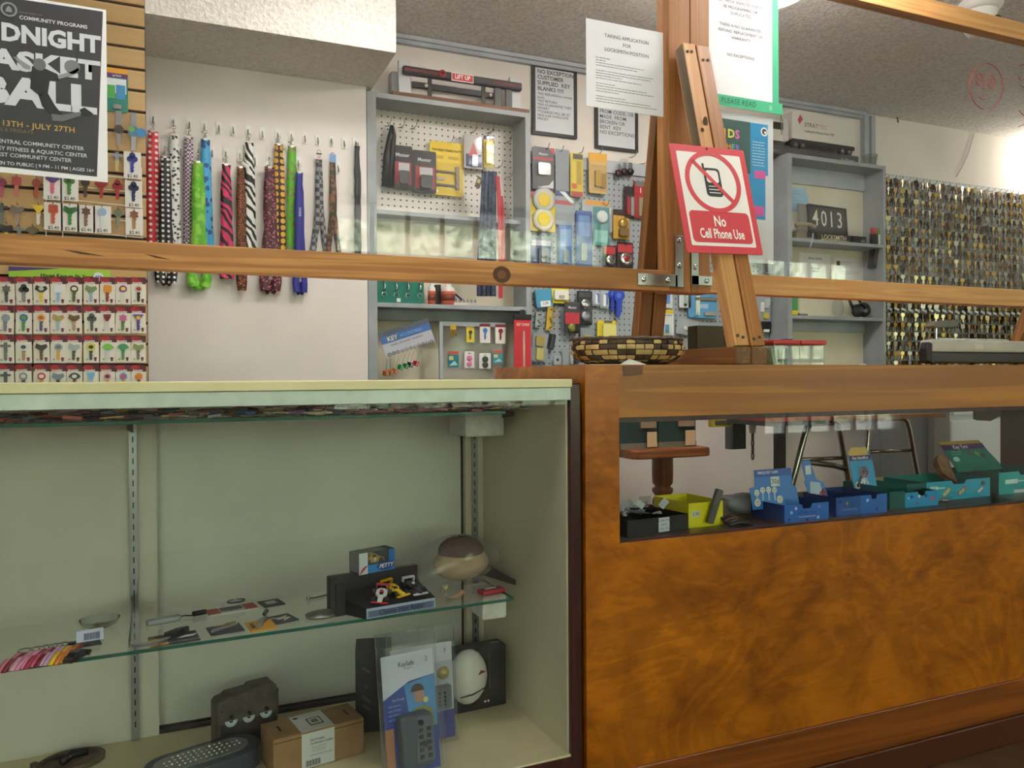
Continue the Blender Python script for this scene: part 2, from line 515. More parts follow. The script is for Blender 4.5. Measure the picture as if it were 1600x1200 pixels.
# ============================================================ wooden counter (right)
def veneer(name, light, mid, dark):
    t = NT(name)
    v = t.coords((1, 1, 1))
    big = t.noise(t.coords((1.3, 1, 2.2)), 1.6, 4, .55, .9)
    w = t.n('Math', operation='SINE'); mu = t.n('Math', operation='MULTIPLY'); mu.inputs[1].default_value = 60
    t.l(big, mu.inputs[0]); t.l(mu.outputs[0], w.inputs[0])
    rings = t.ramp(w.outputs[0], [(0, .82), (.5, .98), (1, 1.0)])
    blot = t.noise(t.coords((1.4, 1, 1.8), (0, .5, 0)), 4.2, 5, .6, .8)
    base = t.ramp(blot, [(.30, dark), (.47, mid), (.70, light)])
    fine = t.ramp(t.noise(t.coords((9, 60, 60)), 2.0, 5, .6), [(.3, .86), (.65, 1.05)])
    t.col(t.mix(t.mix(base, rings, 1.0, 'MULTIPLY'), fine, 1.0, 'MULTIPLY'))
    t.rough(.3)
    t.b.inputs['Specular IOR Level'].default_value = .4
    return t.m
VEN = veneer('orange_veneer', '#c77414', '#ad620d', '#8c4a08')
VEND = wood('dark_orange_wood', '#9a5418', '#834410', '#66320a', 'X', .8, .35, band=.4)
RAILV = wood('counter_rail_wood', '#be7c26', '#a9681a', '#885010', 'X', .7, .35, band=.45)
MAHOG = wood('mahogany', '#4e2620', '#3f1c18', '#2c1210', 'Z', .8, .3, band=.35)
zt, zb = 1.098, 0.0
OPX0, OPX1 = P(968, 750, Y=YC).x, 2.75
OPZ0, OPZ1 = .692, .978
CX0, CX1, CYB = .838, 3.5, 2.09
ct = thing('shop_counter', 'orange-brown veneered wooden shop counter with a long display window', 'counter', (CX0, YC, 0))
fp = B()
fp.b2(CX0, OPX0, YC, YC+.02, .18, zt, VEN).b2(OPX0, OPX1, YC, YC+.02, .18, OPZ0, VEN).b2(OPX1, CX1, YC, YC+.02, .18, zt, VEN)
fp.build('front_panel', ct, world=True)
B().b2(OPX0, OPX1, YC, YC+.02, OPZ1, zt, RAILV).build('top_rail', ct, world=True)
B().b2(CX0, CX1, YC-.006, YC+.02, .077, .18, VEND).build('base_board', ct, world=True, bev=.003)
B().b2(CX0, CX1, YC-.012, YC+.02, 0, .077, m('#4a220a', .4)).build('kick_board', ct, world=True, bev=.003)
B().b2(CX0, CX0+.02, YC+.02, CYB, .0, zt-.001, RAILV).build('side_panel', ct, world=True)
B().b2(CX0+.001, CX1, YC+.001, CYB, zt-.022, zt, RAILV).build('counter_top', ct, world=True)
SHELFW = wood('counter_shelf_wood', '#6a4630', '#573622', '#432818', 'X', .7, .35, band=.3)
B().b2(CX0+.02, CX1, YC+.02, CYB-.06, OPZ0-.022, OPZ0-.004, SHELFW).build('shelf', ct, world=True)
lip = B().b2(OPX0, OPX1, YC+.012, YC+.02, OPZ1-.012, OPZ1, MAHOG).b2(OPX0, OPX0+.006, YC+.012, YC+.02, OPZ0, OPZ1, MAHOG).b2(OPX0, OPX1, YC+.012, YC+.02, OPZ0-.001, OPZ0+.005, MAHOG)
lip.build('window_bead', ct, world=True)
B().b2(OPX0, OPX1, YC+.022, YC+.026, OPZ0-.004, zt-.022, GLASS).build('window_pane', ct, world=True)
DVX = P(1567, 700, Y=2.05).x
B().b2(DVX, DVX+.02, YC+.2, CYB-.03, OPZ0-.004, zt-.022, BROWN).build('divider', ct, world=True)
# worn dark mend in the top rail
c = RC(972, 570, 1004, 588, YC)
B().prism([(c[0]-c[2]/2, zt-.003), (c[0]+c[2]/2+.001, zt-.002), (c[0]+c[2]/2-.001, c[1]-c[3]/2+.004), (c[0]-c[2]/2+.003, c[1]-c[3]/2)], YC-.0006, YC+.001, m('#6a4630', .5)).build('dark_patch', ct, world=True)
# ============================================================ glass display case (left), turned a little to the counter
CO, CA = V(.829, YC+.002, 0), math.radians(1.0)
CREAM = mottled('cream_laminate', '#cdc5aa', '#d8d1ba', 3, .45, bump=.02, bscale=40)
CREAMT = mottled('cream_edge', '#d8cfa0', '#e4dcb4', 5, .45)
BACKP = mottled('pale_back_panel', '#c6c7c0', '#d4d5ce', 2.5, .5)
ALU = mottled('brushed_rail', '#a2aca6', '#b6c0ba', 20, .35, metal=.35)
CW = 1.55
case = thing('display_case', 'mahogany-sided glass display case with a cream interior, left of the wooden counter', 'display case', CO, CA)
def CP(px, py, **k):
    """pixel -> case-local point on a local plane"""
    Mi = Matrix.Translation(CO) @ Matrix.Rotation(CA, 4, 'Z')
    Mi.invert()
    o = Mi @ CAMPOS
    d = Mi.to_3x3() @ ray(px, py)
    (a, v), = k.items()
    i = 'XYZ'.index(a)
    return o + d*((v-o[i])/d[i])
def CW2(p): return (Matrix.Translation(CO) @ Matrix.Rotation(CA, 4, 'Z')) @ Vector(p)
CFL, CTOP, CD = .236, 1.066, .555
YBK, YSB = .495, .30
B().b2(-.028, 0, 0, CD, 0, CTOP-.008, MAHOG).build('side_panel', case, bev=.004)
B().b2(-CW, -CW+.028, 0, CD, 0, CTOP-.008, MAHOG).build('side_panel', case, bev=.004)
B().b2(-.033, -.0285, .012, CD-.01, CFL, CTOP-.03, CREAM).build('side_lining', case)
B().b2(-CW+.028, -.028, .002, .02, 0, CFL-.004, MAHOG).build('plinth', case)
B().b2(-CW+.028, -.028, .004, CD-.005, CFL-.02, CFL, mottled('case_floor', '#d2c7a0', '#ded4b2', 6, .5)).build('case_floor', case)
B().b2(-CW, -.024, -.004, CD, CTOP-.018, CTOP, CREAMT).build('top_board', case, bev=.0015)
B().b2(-CW, -.027, -.002, .014, CTOP-.046, CTOP-.0185, ALU).build('glass_rail', case, bev=.001)
B().b2(-CW+.03, -.034, .003, .008, CFL+.001, CTOP-.03, GLASS).build('front_glass', case)
xd = CP(246, 850, Y=YBK).x
xg = CP(721, 750, Y=YBK+.02).x
B().b2(-CW+.03, xd, YBK, YBK+.012, CFL, CTOP-.02, mottled('aged_panel', '#c4c2b6', '#d2d0c5', 2.5, .5)).build('sliding_panel', case)
B().b2(xd-.05, xg, YBK+.026, YBK+.032, CFL+.012, CTOP-.02, BACKP).build('sliding_panel', case)
B().b2(xd, -.034, YBK+.033, YBK+.04, CFL, CTOP-.02, m('#2c2a28', .7)).build('back_board', case)  # dark sheet standing in for the shade inside the panel gap
B().b2(xg+.008, -.033, YBK+.008, YBK+.03, CFL, CTOP-.02, CREAM).build('back_stile', case)
B().b2(xd, xg+.008, YBK+.004, YBK+.014, CFL, CFL+.01, m('#33312e', .5)).build('door_track', case)
def standard(px, y0, label=None):
    x = CP(px, 850, Y=y0).x
    o = B().b2(x-.0075, x+.0075, y0-.006, y0, CFL+.001, CTOP-.03, STEEL).b2(x-.0085, x-.0062, y0-.009, y0-.006, CFL+.001, CTOP-.03, STEEL).b2(x+.0062, x+.0085, y0-.009, y0-.006, CFL+.001, CTOP-.03, STEEL).build('shelf_standard', case)
    sl = B()
    z = CFL+.03
    while z < CTOP-.04:
        sl.b2(x-.0014, x+.0014, y0-.0068, y0-.0055, z, z+.013, m('#1e2022', .6)); z += .0254
    sl.build('slots', o)
    return x
XS1 = standard(209, YBK)
XS2 = standard(741, YBK+.008)
# glass shelves and their brackets
SZ2 = .985   # upper shelf underside
SZ1 = CP(775, 942, Y=.065).z
def shelf(y0a, y0b, z, xl, xr):
    pts = [(xl, y0a), (xr, y0b), (xr, YSB), (xl, YSB)]
    return B().prismz(pts, z, z+.0065, GLASS).q([(xl, y0a-.0003, z), (xr, y0b-.0003, z), (xr, y0b-.0003, z+.0065), (xl, y0a-.0003, z+.0065)], GLASSEDGE).q([(xr+.0003, y0b, z), (xr+.0003, YSB, z), (xr+.0003, YSB, z+.0065), (xr+.0003, y0b, z+.0065)], GLASSEDGE).build('glass_shelf', case)
XSR = CP(803, 938, Y=.065).x
shelf(.026, .065, SZ1, -CW+.05, XSR)
zu = CP(720, 649, Y=.07).z
SZ2 = zu
shelf(.052, .07, SZ2, -CW+.05, CP(790, 640, Y=.07).x)
def bracket(x, z, L=.36):
    o = B().prism([(0, 0), (0, -.04), (L, -.012), (L, 0)], -.0015, .0015, m('#5a5246', .5, .6)).build('bracket', case, (x, YBK-.006, z-.001), (0, 0, -PI/2))
    o.rotation_euler = (0, 0, -PI/2)
    return o
FOAM = mottled('foam_wrap', '#c6c6c0', '#dededa', 40, .9)
bracket(XS1, SZ2); bracket(XS1, SZ1); bracket(XS2, SZ2, .26); bracket(XS2, SZ1, .26)
for (x0, y0, x1, y1), yy in (((727, 640, 788, 681), .30), ((754, 930, 792, 965), .13)):
    a, b_ = CP(x0, y0, Y=yy), CP(x1, y1, Y=yy)
    z1_ = (SZ2 if y0 < 800 else SZ1) - .002
    B().prism(rrect(a.x, b_.x, b_.z, z1_, .006), yy, yy+.12, FOAM).build('foam_wrap', case, bev=.004)
# ============================================================ timber and glass counter screen
PINE = wood('pine_timber', '#c08a50', '#ab733c', '#8a5626', 'X', 1.0, .5, band=.5)
PINEL = wood('pale_pine', '#d3a56e', '#c6935a', '#ac7642', 'X', 1.0, .55, band=.35)
PINED = wood('aged_pine', '#9a6a38', '#84562a', '#64401e', 'X', 1.0, .5, band=.5)
PINEG = wood('grey_pine', '#86735c', '#786650', '#62523e', 'X', 1.0, .6, band=.3)
KNOT = m('#4a2a14', .6)
RZ0, RZ1 = 1.303, 1.363
PX = [1.256, 1.3255, 1.3275, 1.391]
sc = thing('counter_screen', 'timber-framed glass counter screen propped by slanted braces', 'screen', (1.32, YG, 1.10))
GP = glassy('screen_glass', (.98, .985, .985), 2.0, 0, 1.5)
B().b2(-1.15, PX[0], YG-.003, YG+.003, RZ1-.004, 2.24, GP).build('glass_pane', sc, world=True)
B().b2(PX[3], 3.3, YG-.003, YG+.003, RZ1-.004, 2.24, GP).build('glass_pane', sc, world=True)
r1 = beam('bottom_rail', (-1.15, YG, RZ0+.028), (PX[0], YG, RZ0+.03), .04, .057, PINE, sc)
beam('bottom_rail', (PX[3], YG, RZ0+.032), (3.3, YG, RZ0+.032), .04, .058, PINEL, sc)
beam('top_rail', (-1.15, YG, 2.255), (PX[0], YG, 2.255), .04, .06, PINE, sc)
beam('top_rail', (PX[3], YG, 2.257), (3.3, YG, 2.257), .04, .06, PINEL, sc)
beam('post', ((PX[0]+PX[1])/2, YG+.01, RZ0), ((PX[0]+PX[1])/2, YG+.01, 2.44), .06, PX[1]-PX[0], PINE, sc, up=(1, 0, 0))
beam('post', ((PX[2]+PX[3])/2, YG+.01, RZ0), ((PX[2]+PX[3])/2, YG+.01, 2.44), .06, PX[3]-PX[2], PINE, sc, up=(1, 0, 0))
# far ends of the screen stand on the counter outside the picture
beam('post', (3.28, YG, 1.1), (3.28, YG, 2.29), .045, .04, PINEL, sc, up=(1, 0, 0))
beam('post', (-1.13, YG, 1.066), (-1.13, YG, 2.29), .045, .04, PINE, sc, up=(1, 0, 0))
# base timbers lying across the counter
BX = [1.287, 1.333, 1.337, 1.384]
for i in (0, 2):
    beam('base_timber', ((BX[i]+BX[i+1])/2, 1.598, 1.1225), ((BX[i]+BX[i+1])/2, 2.085, 1.1225), BX[i+1]-BX[i], .043, PINED if i == 0 else PINE, sc)
ez = B()
for i in (0, 2): ez.b2(BX[i]+.001, BX[i+1]-.001, 1.5968, 1.598, 1.102, 1.143, wood('end_grain', '#8a6a4c', '#7a5a3e', '#64482e', 'Y', 2.0, .7))
ez.build('end_grain', sc, world=True)
# slanted braces, a pair in front and a pair behind
BT = [1.266, 1.310, 1.314, 1.354]
_fb, _ft = (1.618, 1.143), (1.809, 1.968)
for i in (0, 2):
    beam('brace', ((BX[i]+BX[i+1])/2, _fb[0], _fb[1]), ((BT[i]+BT[i+1])/2, _ft[0], _ft[1]), .036, .043, PINEL if i == 0 else PINE, sc, up=(1, 0, 0))
    beam('brace', ((BX[i]+BX[i+1])/2-.004, 2.075, 1.143), ((BT[i]+BT[i+1])/2, 1.915, 1.90), .036, .043, PINED, sc, up=(1, 0, 0))
beam('brace', P(1587, 545, Y=2.06), P(1648, 385, Y=1.94), .036, .043, PINED, sc, up=(1, 0, 0))
beam('base_timber', (P(1590, 545, Y=2.06).x+.01, 1.66, 1.1225), (P(1590, 545, Y=2.06).x+.01, 2.085, 1.1225), .045, .043, PINED, sc)
# the grey inner side of the front brace
dirv = V((BT[0]-BX[0]), _ft[0]-_fb[0], _ft[1]-_fb[1]).normalized()
p0 = V(BX[0]-.0005, _fb[0], _fb[1]+.02) + dirv*.35
beam('grey_face', p0, p0+dirv*.47, .034, .001, PINEG, sc, bev=0, up=(1, 0, 0))
# screws in the brace feet and tops, knot marks
scr = B()
slope = (_ft[0]-_fb[0])/(_ft[1]-_fb[1])
def bf(x, z, off=.0205): return V(x, _fb[0]+(z-_fb[1])*slope-off, z)
for x, z in ((BX[0]+.012, 1.172), (BX[0]+.028, 1.168), (BX[2]+.012, 1.164), (BX[2]+.03, 1.169), (BT[0]+.014, 1.945), (BT[0]+.028, 1.947), (BT[2]+.014, 1.928), (BT[2]+.03, 1.93)):
    p = bf(x, z); B().cyl(p, p+V(0, .01, 0), .0042, m('#4d463c', .4, .8), 10).build('screw', sc, world=True)
p = P(784, 429, Y=YG-.0206)
B().disc((p.x, p.y, p.z), .021, KNOT, 18, sx=1.15).disc((p.x, p.y-.0002, p.z), .011, m('#6e4422', .6), 14, sx=1.1).build('knot', sc, world=True)
for px, py, w_, h_ in ((132, 396, .04, .004), (247, 402, .026, .0035)):
    p = P(px, py, Y=YG-.0206); B().prism([(p.x-w_, p.z+.006), (p.x-w_*.3, p.z+h_), (p.x+w_, p.z-.004), (p.x-.2*w_, p.z-h_*.4)], p.y, p.y+.0004, KNOT).build('crack', sc, world=True)
p = bf(1.29, 1.745, .0208); B().disc((p.x+.012, p.y, p.z), .014, KNOT, 14, sx=.55).build('knot', sc, world=True)
p = bf(1.29, 1.72, .0208); B().disc((p.x-.002, p.y, p.z), .006, KNOT, 10).build('knot', sc, world=True)
# metal corner plates
PLATE = m('#a9adae', .25, 1.0)
def plate(x0, x1, z0, z1, holes):
    o = B().b2(x0, x1, YG-.0235, YG-.0205, z0, z1, PLATE).build('corner_plate', sc, world=True, bev=.001)
    for hx_, hz in holes: B().sph((hx_, YG-.0235, hz), (.008, .004, .008), CHROME, 12).build('screw', o)
c1 = RC(996, 428, 1058, 447, YG-.02); c2 = RC(1054, 368, 1067, 449, YG-.02)
plate(c1[0]-c1[2]/2, c1[0]+c1[2]/2, c1[1]-c1[3]/2, c1[1]+c1[3]/2, [(c1[0]-c1[2]*.36, c1[1]), (c1[0]+c1[2]*.25, c1[1])])
plate(c2[0]-c2[2]/2, c2[0]+c2[2]/2, c2[1]-c2[3]/2, c2[1]+c2[3]/2, [(c2[0], c2[1]+c2[3]*.4), (c2[0], c2[1]-c2[3]*.08)])
c3 = RC(1079, 395, 1091, 446, YG-.02); c4 = RC(1079, 431, 1112, 446, YG-.02)
plate(c3[0]-c3[2]/2, c3[0]+c3[2]/2, c3[1]-c3[3]/2, c3[1]+c3[3]/2, [(c3[0], c3[1]+.005)])
plate(c4[0]-c4[2]/2+.001, c4[0]+c4[2]/2, c4[1]-c4[3]/2, c4[1]+c4[3]/2, [(c4[0]+c4[2]*.22, c4[1])])
# ------------------------------------------------------------ NO CELL PHONE sign on the front braces
nrm = V(0, -1, slope).normalized()
q0 = bf(1.33, 1.5, .0235)
def PPL(px, py):
    d = ray(px, py); return CAMPOS + d*((q0-CAMPOS).dot(nrm)/d.dot(nrm))
cs = [PPL(*p) for p in ((1075, 396), (1193, 397), (1160, 237), (1043, 222))]
org = (cs[0]+cs[1]+cs[2]+cs[3])/4
ux = ((cs[1]-cs[0])+(cs[2]-cs[3])).normalized()
uz = (cs[3]-cs[0]+cs[2]-cs[1]).normalized(); uz = (uz-ux*uz.dot(ux)).normalized()
uy = uz.cross(ux)
sg = thing('notice_sign', 'red and white no cell phone use sign nailed to the slanted brace', 'sign')
sg.matrix_basis = Matrix(((ux.x, uy.x, uz.x, org.x), (ux.y, uy.y, uz.y, org.y), (ux.z, uy.z, uz.z, org.z), (0, 0, 0, 1)))
SW, SH = ((cs[1]-cs[0]).length+(cs[2]-cs[3]).length)/2, ((cs[3]-cs[0]).length+(cs[2]-cs[1]).length)/2
SRED = m('#cf4650', .4)
B().prism(rrect(-SW/2, SW/2, -SH/2, SH/2, .004), -.0012, .0012, SRED).build('plate', sg)
w_, h_ = SW/2-.075*SW, SH/2-.065*SH
WF = m('#efe9e8', .4)
B().prism(rrect(-w_, w_, -h_, h_, .004), -.0016, -.0012, WF).build('white_field', sg)
B().prism(rrect(-w_+.03*SW, w_-.03*SW, -SH/2+.095*SH, -SH/2+.385*SH, .05*SW), -.002, -.0016, SRED).build('red_field', sg)
txt('No', .135*SH, WHITE, sg, (-.01*SW, -.0024, -SH/2+.29*SH), bold=.02, sx=.72)
txt('Cell Phone Use', .125*SH, WHITE, sg, (-.005*SW, -.0024, -SH/2+.175*SH), bold=.02, sx=.60)
R_ = .365*SW; cz = SH/2-.335*SH; q_ = SH*.28/.056
ph = B().prism(rrect(-.018*q_, .017*q_, cz-.028*q_, cz+.026*q_, .007*q_), -.002, -.0016, INK).prism([(-.019*q_, cz+.018*q_), (-.0145*q_, cz+.018*q_), (-.0145*q_, cz+.034*q_), (-.019*q_, cz+.034*q_)], -.002, -.0016, INK)
ph.prism(rrect(-.0135*q_, .0125*q_, cz-.002*q_, cz+.0215*q_, .005*q_), -.0022, -.002, WF)
for k in range(3): ph.b2(-.012*q_, .012*q_, -.0022, -.002, cz-.0095*q_-.006*q_*k, cz-.008*q_-.006*q_*k, WF)
ph.build('phone_symbol', sg)
rg = B()
n = 40; T_ = .055*SW
for k in range(n):
    a, b_ = 2*PI*k/n, 2*PI*(k+1)/n
    rg.prism([(R_*math.cos(a), cz+R_*math.sin(a)), (R_*math.cos(b_), cz+R_*math.sin(b_)), ((R_-T_)*math.cos(b_), cz+(R_-T_)*math.sin(b_)), ((R_-T_)*math.cos(a), cz+(R_-T_)*math.sin(a))], -.0026, -.0016, SRED)
c_, s_ = math.cos(-PI/4), math.sin(-PI/4)
rg.prism([((R_-T_/2)*c_*k-s_*j*T_*.42, cz+(R_-T_/2)*s_*k+c_*j*T_*.42) for k, j in ((-1, -1), (1, -1), (1, 1), (-1, 1))], -.0026, -.0016, SRED)
rg.build('prohibition_ring', sg)
B().sph((-.002, -.002, SH/2-.006), .003, m('#5a1c20', .5), 8).build('nail', sg)
# ------------------------------------------------------------ papers taped to the screen
PAPER = mottled('paper', '#e4e2ea', '#eeecf2', 3, .7)
PAPERW = m('#eceaf0', .7)
def sheet(name, label, cat, box, Y, mat=PAPER, th=.0006, skew=0.0, group=None):
    cx, cz_, w, h = RC(*box, Y)
    t = thing(name, label, cat, (cx, Y, cz_), group=group)
    B().prism([(-w/2, -h/2), (w/2, -h/2+skew), (w/2, h/2+skew*.3), (-w/2, h/2)], -th, th, mat).build('sheet', t)
    return t, w, h
def lines(t, w, x0, z0, dz, lens, mat=INK, hgt=.0016, y=-.001, name='print_lines'):
    b = B()
    for k, L in enumerate(lens):
        if not L: continue
        x = x0
        e = x0+L
        while x < e-.002:
            ww = min(random.uniform(.004, .013), e-x)
            b.b2(x, x+ww, y-.0001, y, z0-dz*k-hgt/2, z0-dz*k+hgt/2, mat); x += ww+.0018
    b.build(name, t)
YPA = YG-.0045
t, w, h = sheet('job_notice', 'white sheet reading taking application for locksmith position on the glass', 'paper', (916, 40, 1036, 174), YPA)
SER = m('#55535c', .7)
txt('TAKING APPLICATION\nFOR\nLOCKSMITH POSITION', .0135, SER, t, (.004, -.0012, h/2-.055), line=1.35)
lines(t, w, -w/2+.028, h/2-.098, .0068, [.045, .03, .15, .13, .0, .18, .17, .08, .14, .0, .06, .16, .18, .07, .0, .09, .17, .19], GREYINK)
t, w, h = sheet('guarantee_notice', 'white no guarantee sheet framed in green tape on the right glass', 'paper', (1096, -60, 1209, 154), YPA)
txt('YOU SUPPLY\nKEY, PROX, REMOTE, FOB TO\nBE PROGRAMMED OR\nDUPLICATED', .0125, SER, t, (.008, -.0012, h/2-.128), line=1.3)
txt('THERE IS NO GUARANTEE,\nREFUND, REPLACEMENT OR\nWARRANTY', .0125, SER, t, (.008, -.0012, h/2-.205), line=1.35)
txt('NO EXCEPTIONS!', .0125, SER, t, (.008, -.0012, h/2-.272))
TAPE = m('#3fae84', .6)
B().b2(w/2-.006, w/2+.016, -.0016, -.0006, -h/2-.01, h/2, TAPE).b2(-w/2+.01, w/2+.03, -.0024, -.0014, -h/2-.028, -h/2+.004, TAPE).build('green_tape', t)
txt('PLEASE READ', .022, m('#1f5a44', .7), t, (-.002, -.003, -h/2-.012), space=1.15, shear=.1, sx=.85)
B().b2(w/2-.02, w/2-.009, -.0027, -.0025, -h/2-.02, -h/2-.006, m('#7cc4a4', .6)).build('label_square', t)
t, w, h = sheet('programme_poster', 'blue and dark green kids summer poster on white sheet behind the brace', 'poster', (1100, 178, 1208, 409), YG+.0045)
B().b2(-w/2+.02, w/2-.02, -.0014, -.0007, h/2-.17, h/2-.02, CYAN).b2(-w/2+.02, w/2-.085, -.0018, -.0014, h/2-.17, h/2-.02, m('#2c5350', .6)).b2(w/2-.07, w/2-.03, -.0018, -.0014, h/2-.18, h/2-.158, m('#d84c9c', .6)).b2(-w/2+.02, w/2-.03, -.0013, -.0007, h/2-.18, h/2-.168, CYAN).build('print_blocks', t)
B().b2(-w/2+.02, w/2-.03, -.0014, -.0007, h/2-.30, h/2-.18, CYAN).b2(w/2-.10, w/2-.036, -.0018, -.0014, h/2-.29, h/2-.262, m('#d84c9c', .6)).build('lower_print', t)
for ch, cc, x in (('K', '#e86a5a', -.075), ('I', '#f0a040', -.052), ('D', '#e8e04a', -.03), ('S', '#e46ab8', -.008)): txt(ch, .034, m(cc, .6), t, (x, -.0022, h/2-.062), bold=.03)
for k, (ch, cc) in enumerate(zip('SUMMER', ('#e86a5a', '#58b8e8', '#e8e04a', '#e8a050', '#50c8a0', '#8a7ce0'))): txt(ch, .024, m(cc, .6), t, (-.085+k*.0155, -.0022, h/2-.1), bold=.02)
B().disc((w/2-.034, -.0022, h/2-.042), .013, WHITE, 16).disc((w/2-.034, -.0024, h/2-.042), .009, INK, 14).disc((w/2-.031, -.0026, h/2-.044), .004, WHITE, 10).build('round_badge', t)
lines(t, w, w/2-.078, h/2-.075, .0085, [.045]*9, m('#d8ecf8', .6), .002, -.0022)
# the basketball poster
t, w, h = sheet('event_poster', 'dark midnight basketball poster on white backing at upper left of the glass', 'poster', (-75, -4, 167, 272), YPA, PAPERW, skew=-.004)
POST = m('#35343a', .5)
L_ = w/2
B().prism([(-L_+.01, -h/2+.012), (L_-.020, -h/2+.006), (L_-.006, h/2-.006), (-L_+.01, h/2-.008)], -.0014, -.0007, POST).build('print_field', t)
def ptx(s, size, px, py, mat, bold=.03, align='LEFT', sx=1.0, space=1.0):
    p = P(px, py, Y=YPA-.002)
    return txt(s, size, mat, t, (p.x-t.location.x, -.0022, p.z-t.location.z), align=align, bold=bold, sx=sx, space=space)
PW = m('#cfd0da', .6)
ptx('DNIGHT', .047, 1, 50, PW, .045, sx=.97)
ptx('ASKET', .052, -14, 91, PW, .045, sx=1.27)
ptx('BALL', .074, -36, 138, PW, .05, sx=1.26)
ptx('COMMUNITY PROGRAMS', .0105, 30, 27, PW, .02)
ptx('DEPARTMENT OF', .005, 30, 19, m('#77777f', .6), 0)
gold = m('#c8a24c', .6)
ptx('13TH - JULY 27TH', .0155, 2, 192, gold, .01, space=1.06)
ptx('S & FRIDAYS', .0105, 0, 202, m('#7a6a48', .6), 0)
ptx('ENTRAL COMMUNITY CENTER', .0108, -3, 220, PW, .01)
ptx('EY FITNESS & AQUATIC CENTER', .0108, -3, 231, PW, .01)
ptx('EST COMMUNITY CENTER', .0108, -3, 241, PW, .01)
ptx('EN TO PUBLIC | 9 PM - 11 PM | AGES 16+', .0095, -3, 254, PW, .015, sx=1.0)
# leaping player silhouette in flat print (plain shape)
def pw(px, py):
    p = P(px, py, Y=YPA-.002); return (p.x-t.location.x, p.z-t.location.z)
FIG = m('#232227', .6); SKIN = m('#8d8c92', .6); SKIND = m('#68676c', .6)
fig = B()
fig.prism([pw(*p) for p in ((50, 104), (62, 100), (72, 108), (90, 116), (92, 124), (78, 126), (75, 146), (62, 150), (47, 138))], -.003, -.0026, FIG)
fig.prism([pw(*p) for p in ((60, 148), (75, 146), (86, 165), (98, 180), (84, 186), (66, 166))], -.003, -.0026, FIG)
fig.prism([pw(*p) for p in ((20, 88), (26, 90), (48, 104), (47, 110), (36, 106))], -.0031, -.0027, SKIN)
fig.prism([pw(*p) for p in ((90, 118), (112, 112), (122, 106), (124, 110), (114, 118), (92, 124))], -.0031, -.0027, SKIN)
fig.prism([pw(*p) for p in ((80, 178), (96, 180), (125, 175), (127, 181), (98, 190), (82, 189))], -.0031, -.0027, SKIND)
fig.prism([pw(*p) for p in ((124, 172), (132, 168), (146, 178), (140, 182), (128, 178))], -.0032, -.0028, FIG)
fig.prism(circ(*pw(62, 101), .0125, 12, sx=.9), -.0031, -.0027, SKIND)
fig.prism(circ(*pw(113, 105), .0145, 14), -.0031, -.0027, m('#77767c', .6))
fig.build('player_print', t)
p = pw(14, 15)
B().prism(circ(p[0], p[1], .0145, 20), -.003, -.0026, m('#8a8a92', .6)).prism(circ(p[0], p[1], .011, 18), -.0032, -.003, POST).prism([(p[0]-.006, p[1]-.005), (p[0]+.006, p[1]-.005), (p[0]+.004, p[1]+.003), (p[0], p[1]+.007), (p[0]-.004, p[1]+.003)], -.0034, -.0032, m('#8a8a92', .6)).build('round_seal', t)
# red marker doodle on the right pane
def stroke(pts, r=.0016):
    return [P(x, y, Y=YG-.0046) for x, y in pts]
dd = B()
MK = m('#a82430', .5)
def ell(cx, cy, rx, ry, a0=0, a1=360, n=22): return [(cx+rx*math.cos(math.radians(a0+(a1-a0)*k/n)), cy+ry*math.sin(math.radians(a0+(a1-a0)*k/n))) for k in range(n+1)]
for pts in (ell(1541, 135, 26, 36, 100, 440), ell(1530, 124, 5, 9), ell(1549, 128, 5, 10), [(1536, 136), (1537, 139), (1540, 138), (1540, 130)], ell(1537, 145, 8, 11, 20, 150), [(1532, 120), (1531, 126)], [(1551, 124), (1549, 130)],
            [(1592, 103), (1600, 101)], [(1592, 119), (1594, 126), (1600, 124)], [(1594, 133), (1600, 137)], [(1592, 172), (1600, 181)], [(1592, 198), (1600, 194)]):
    dd.tube(stroke(pts), .0012, MK, 5)
tag(dd.build('marker_doodle'), 'red marker smiley face drawn on the right screen glass', 'drawing')
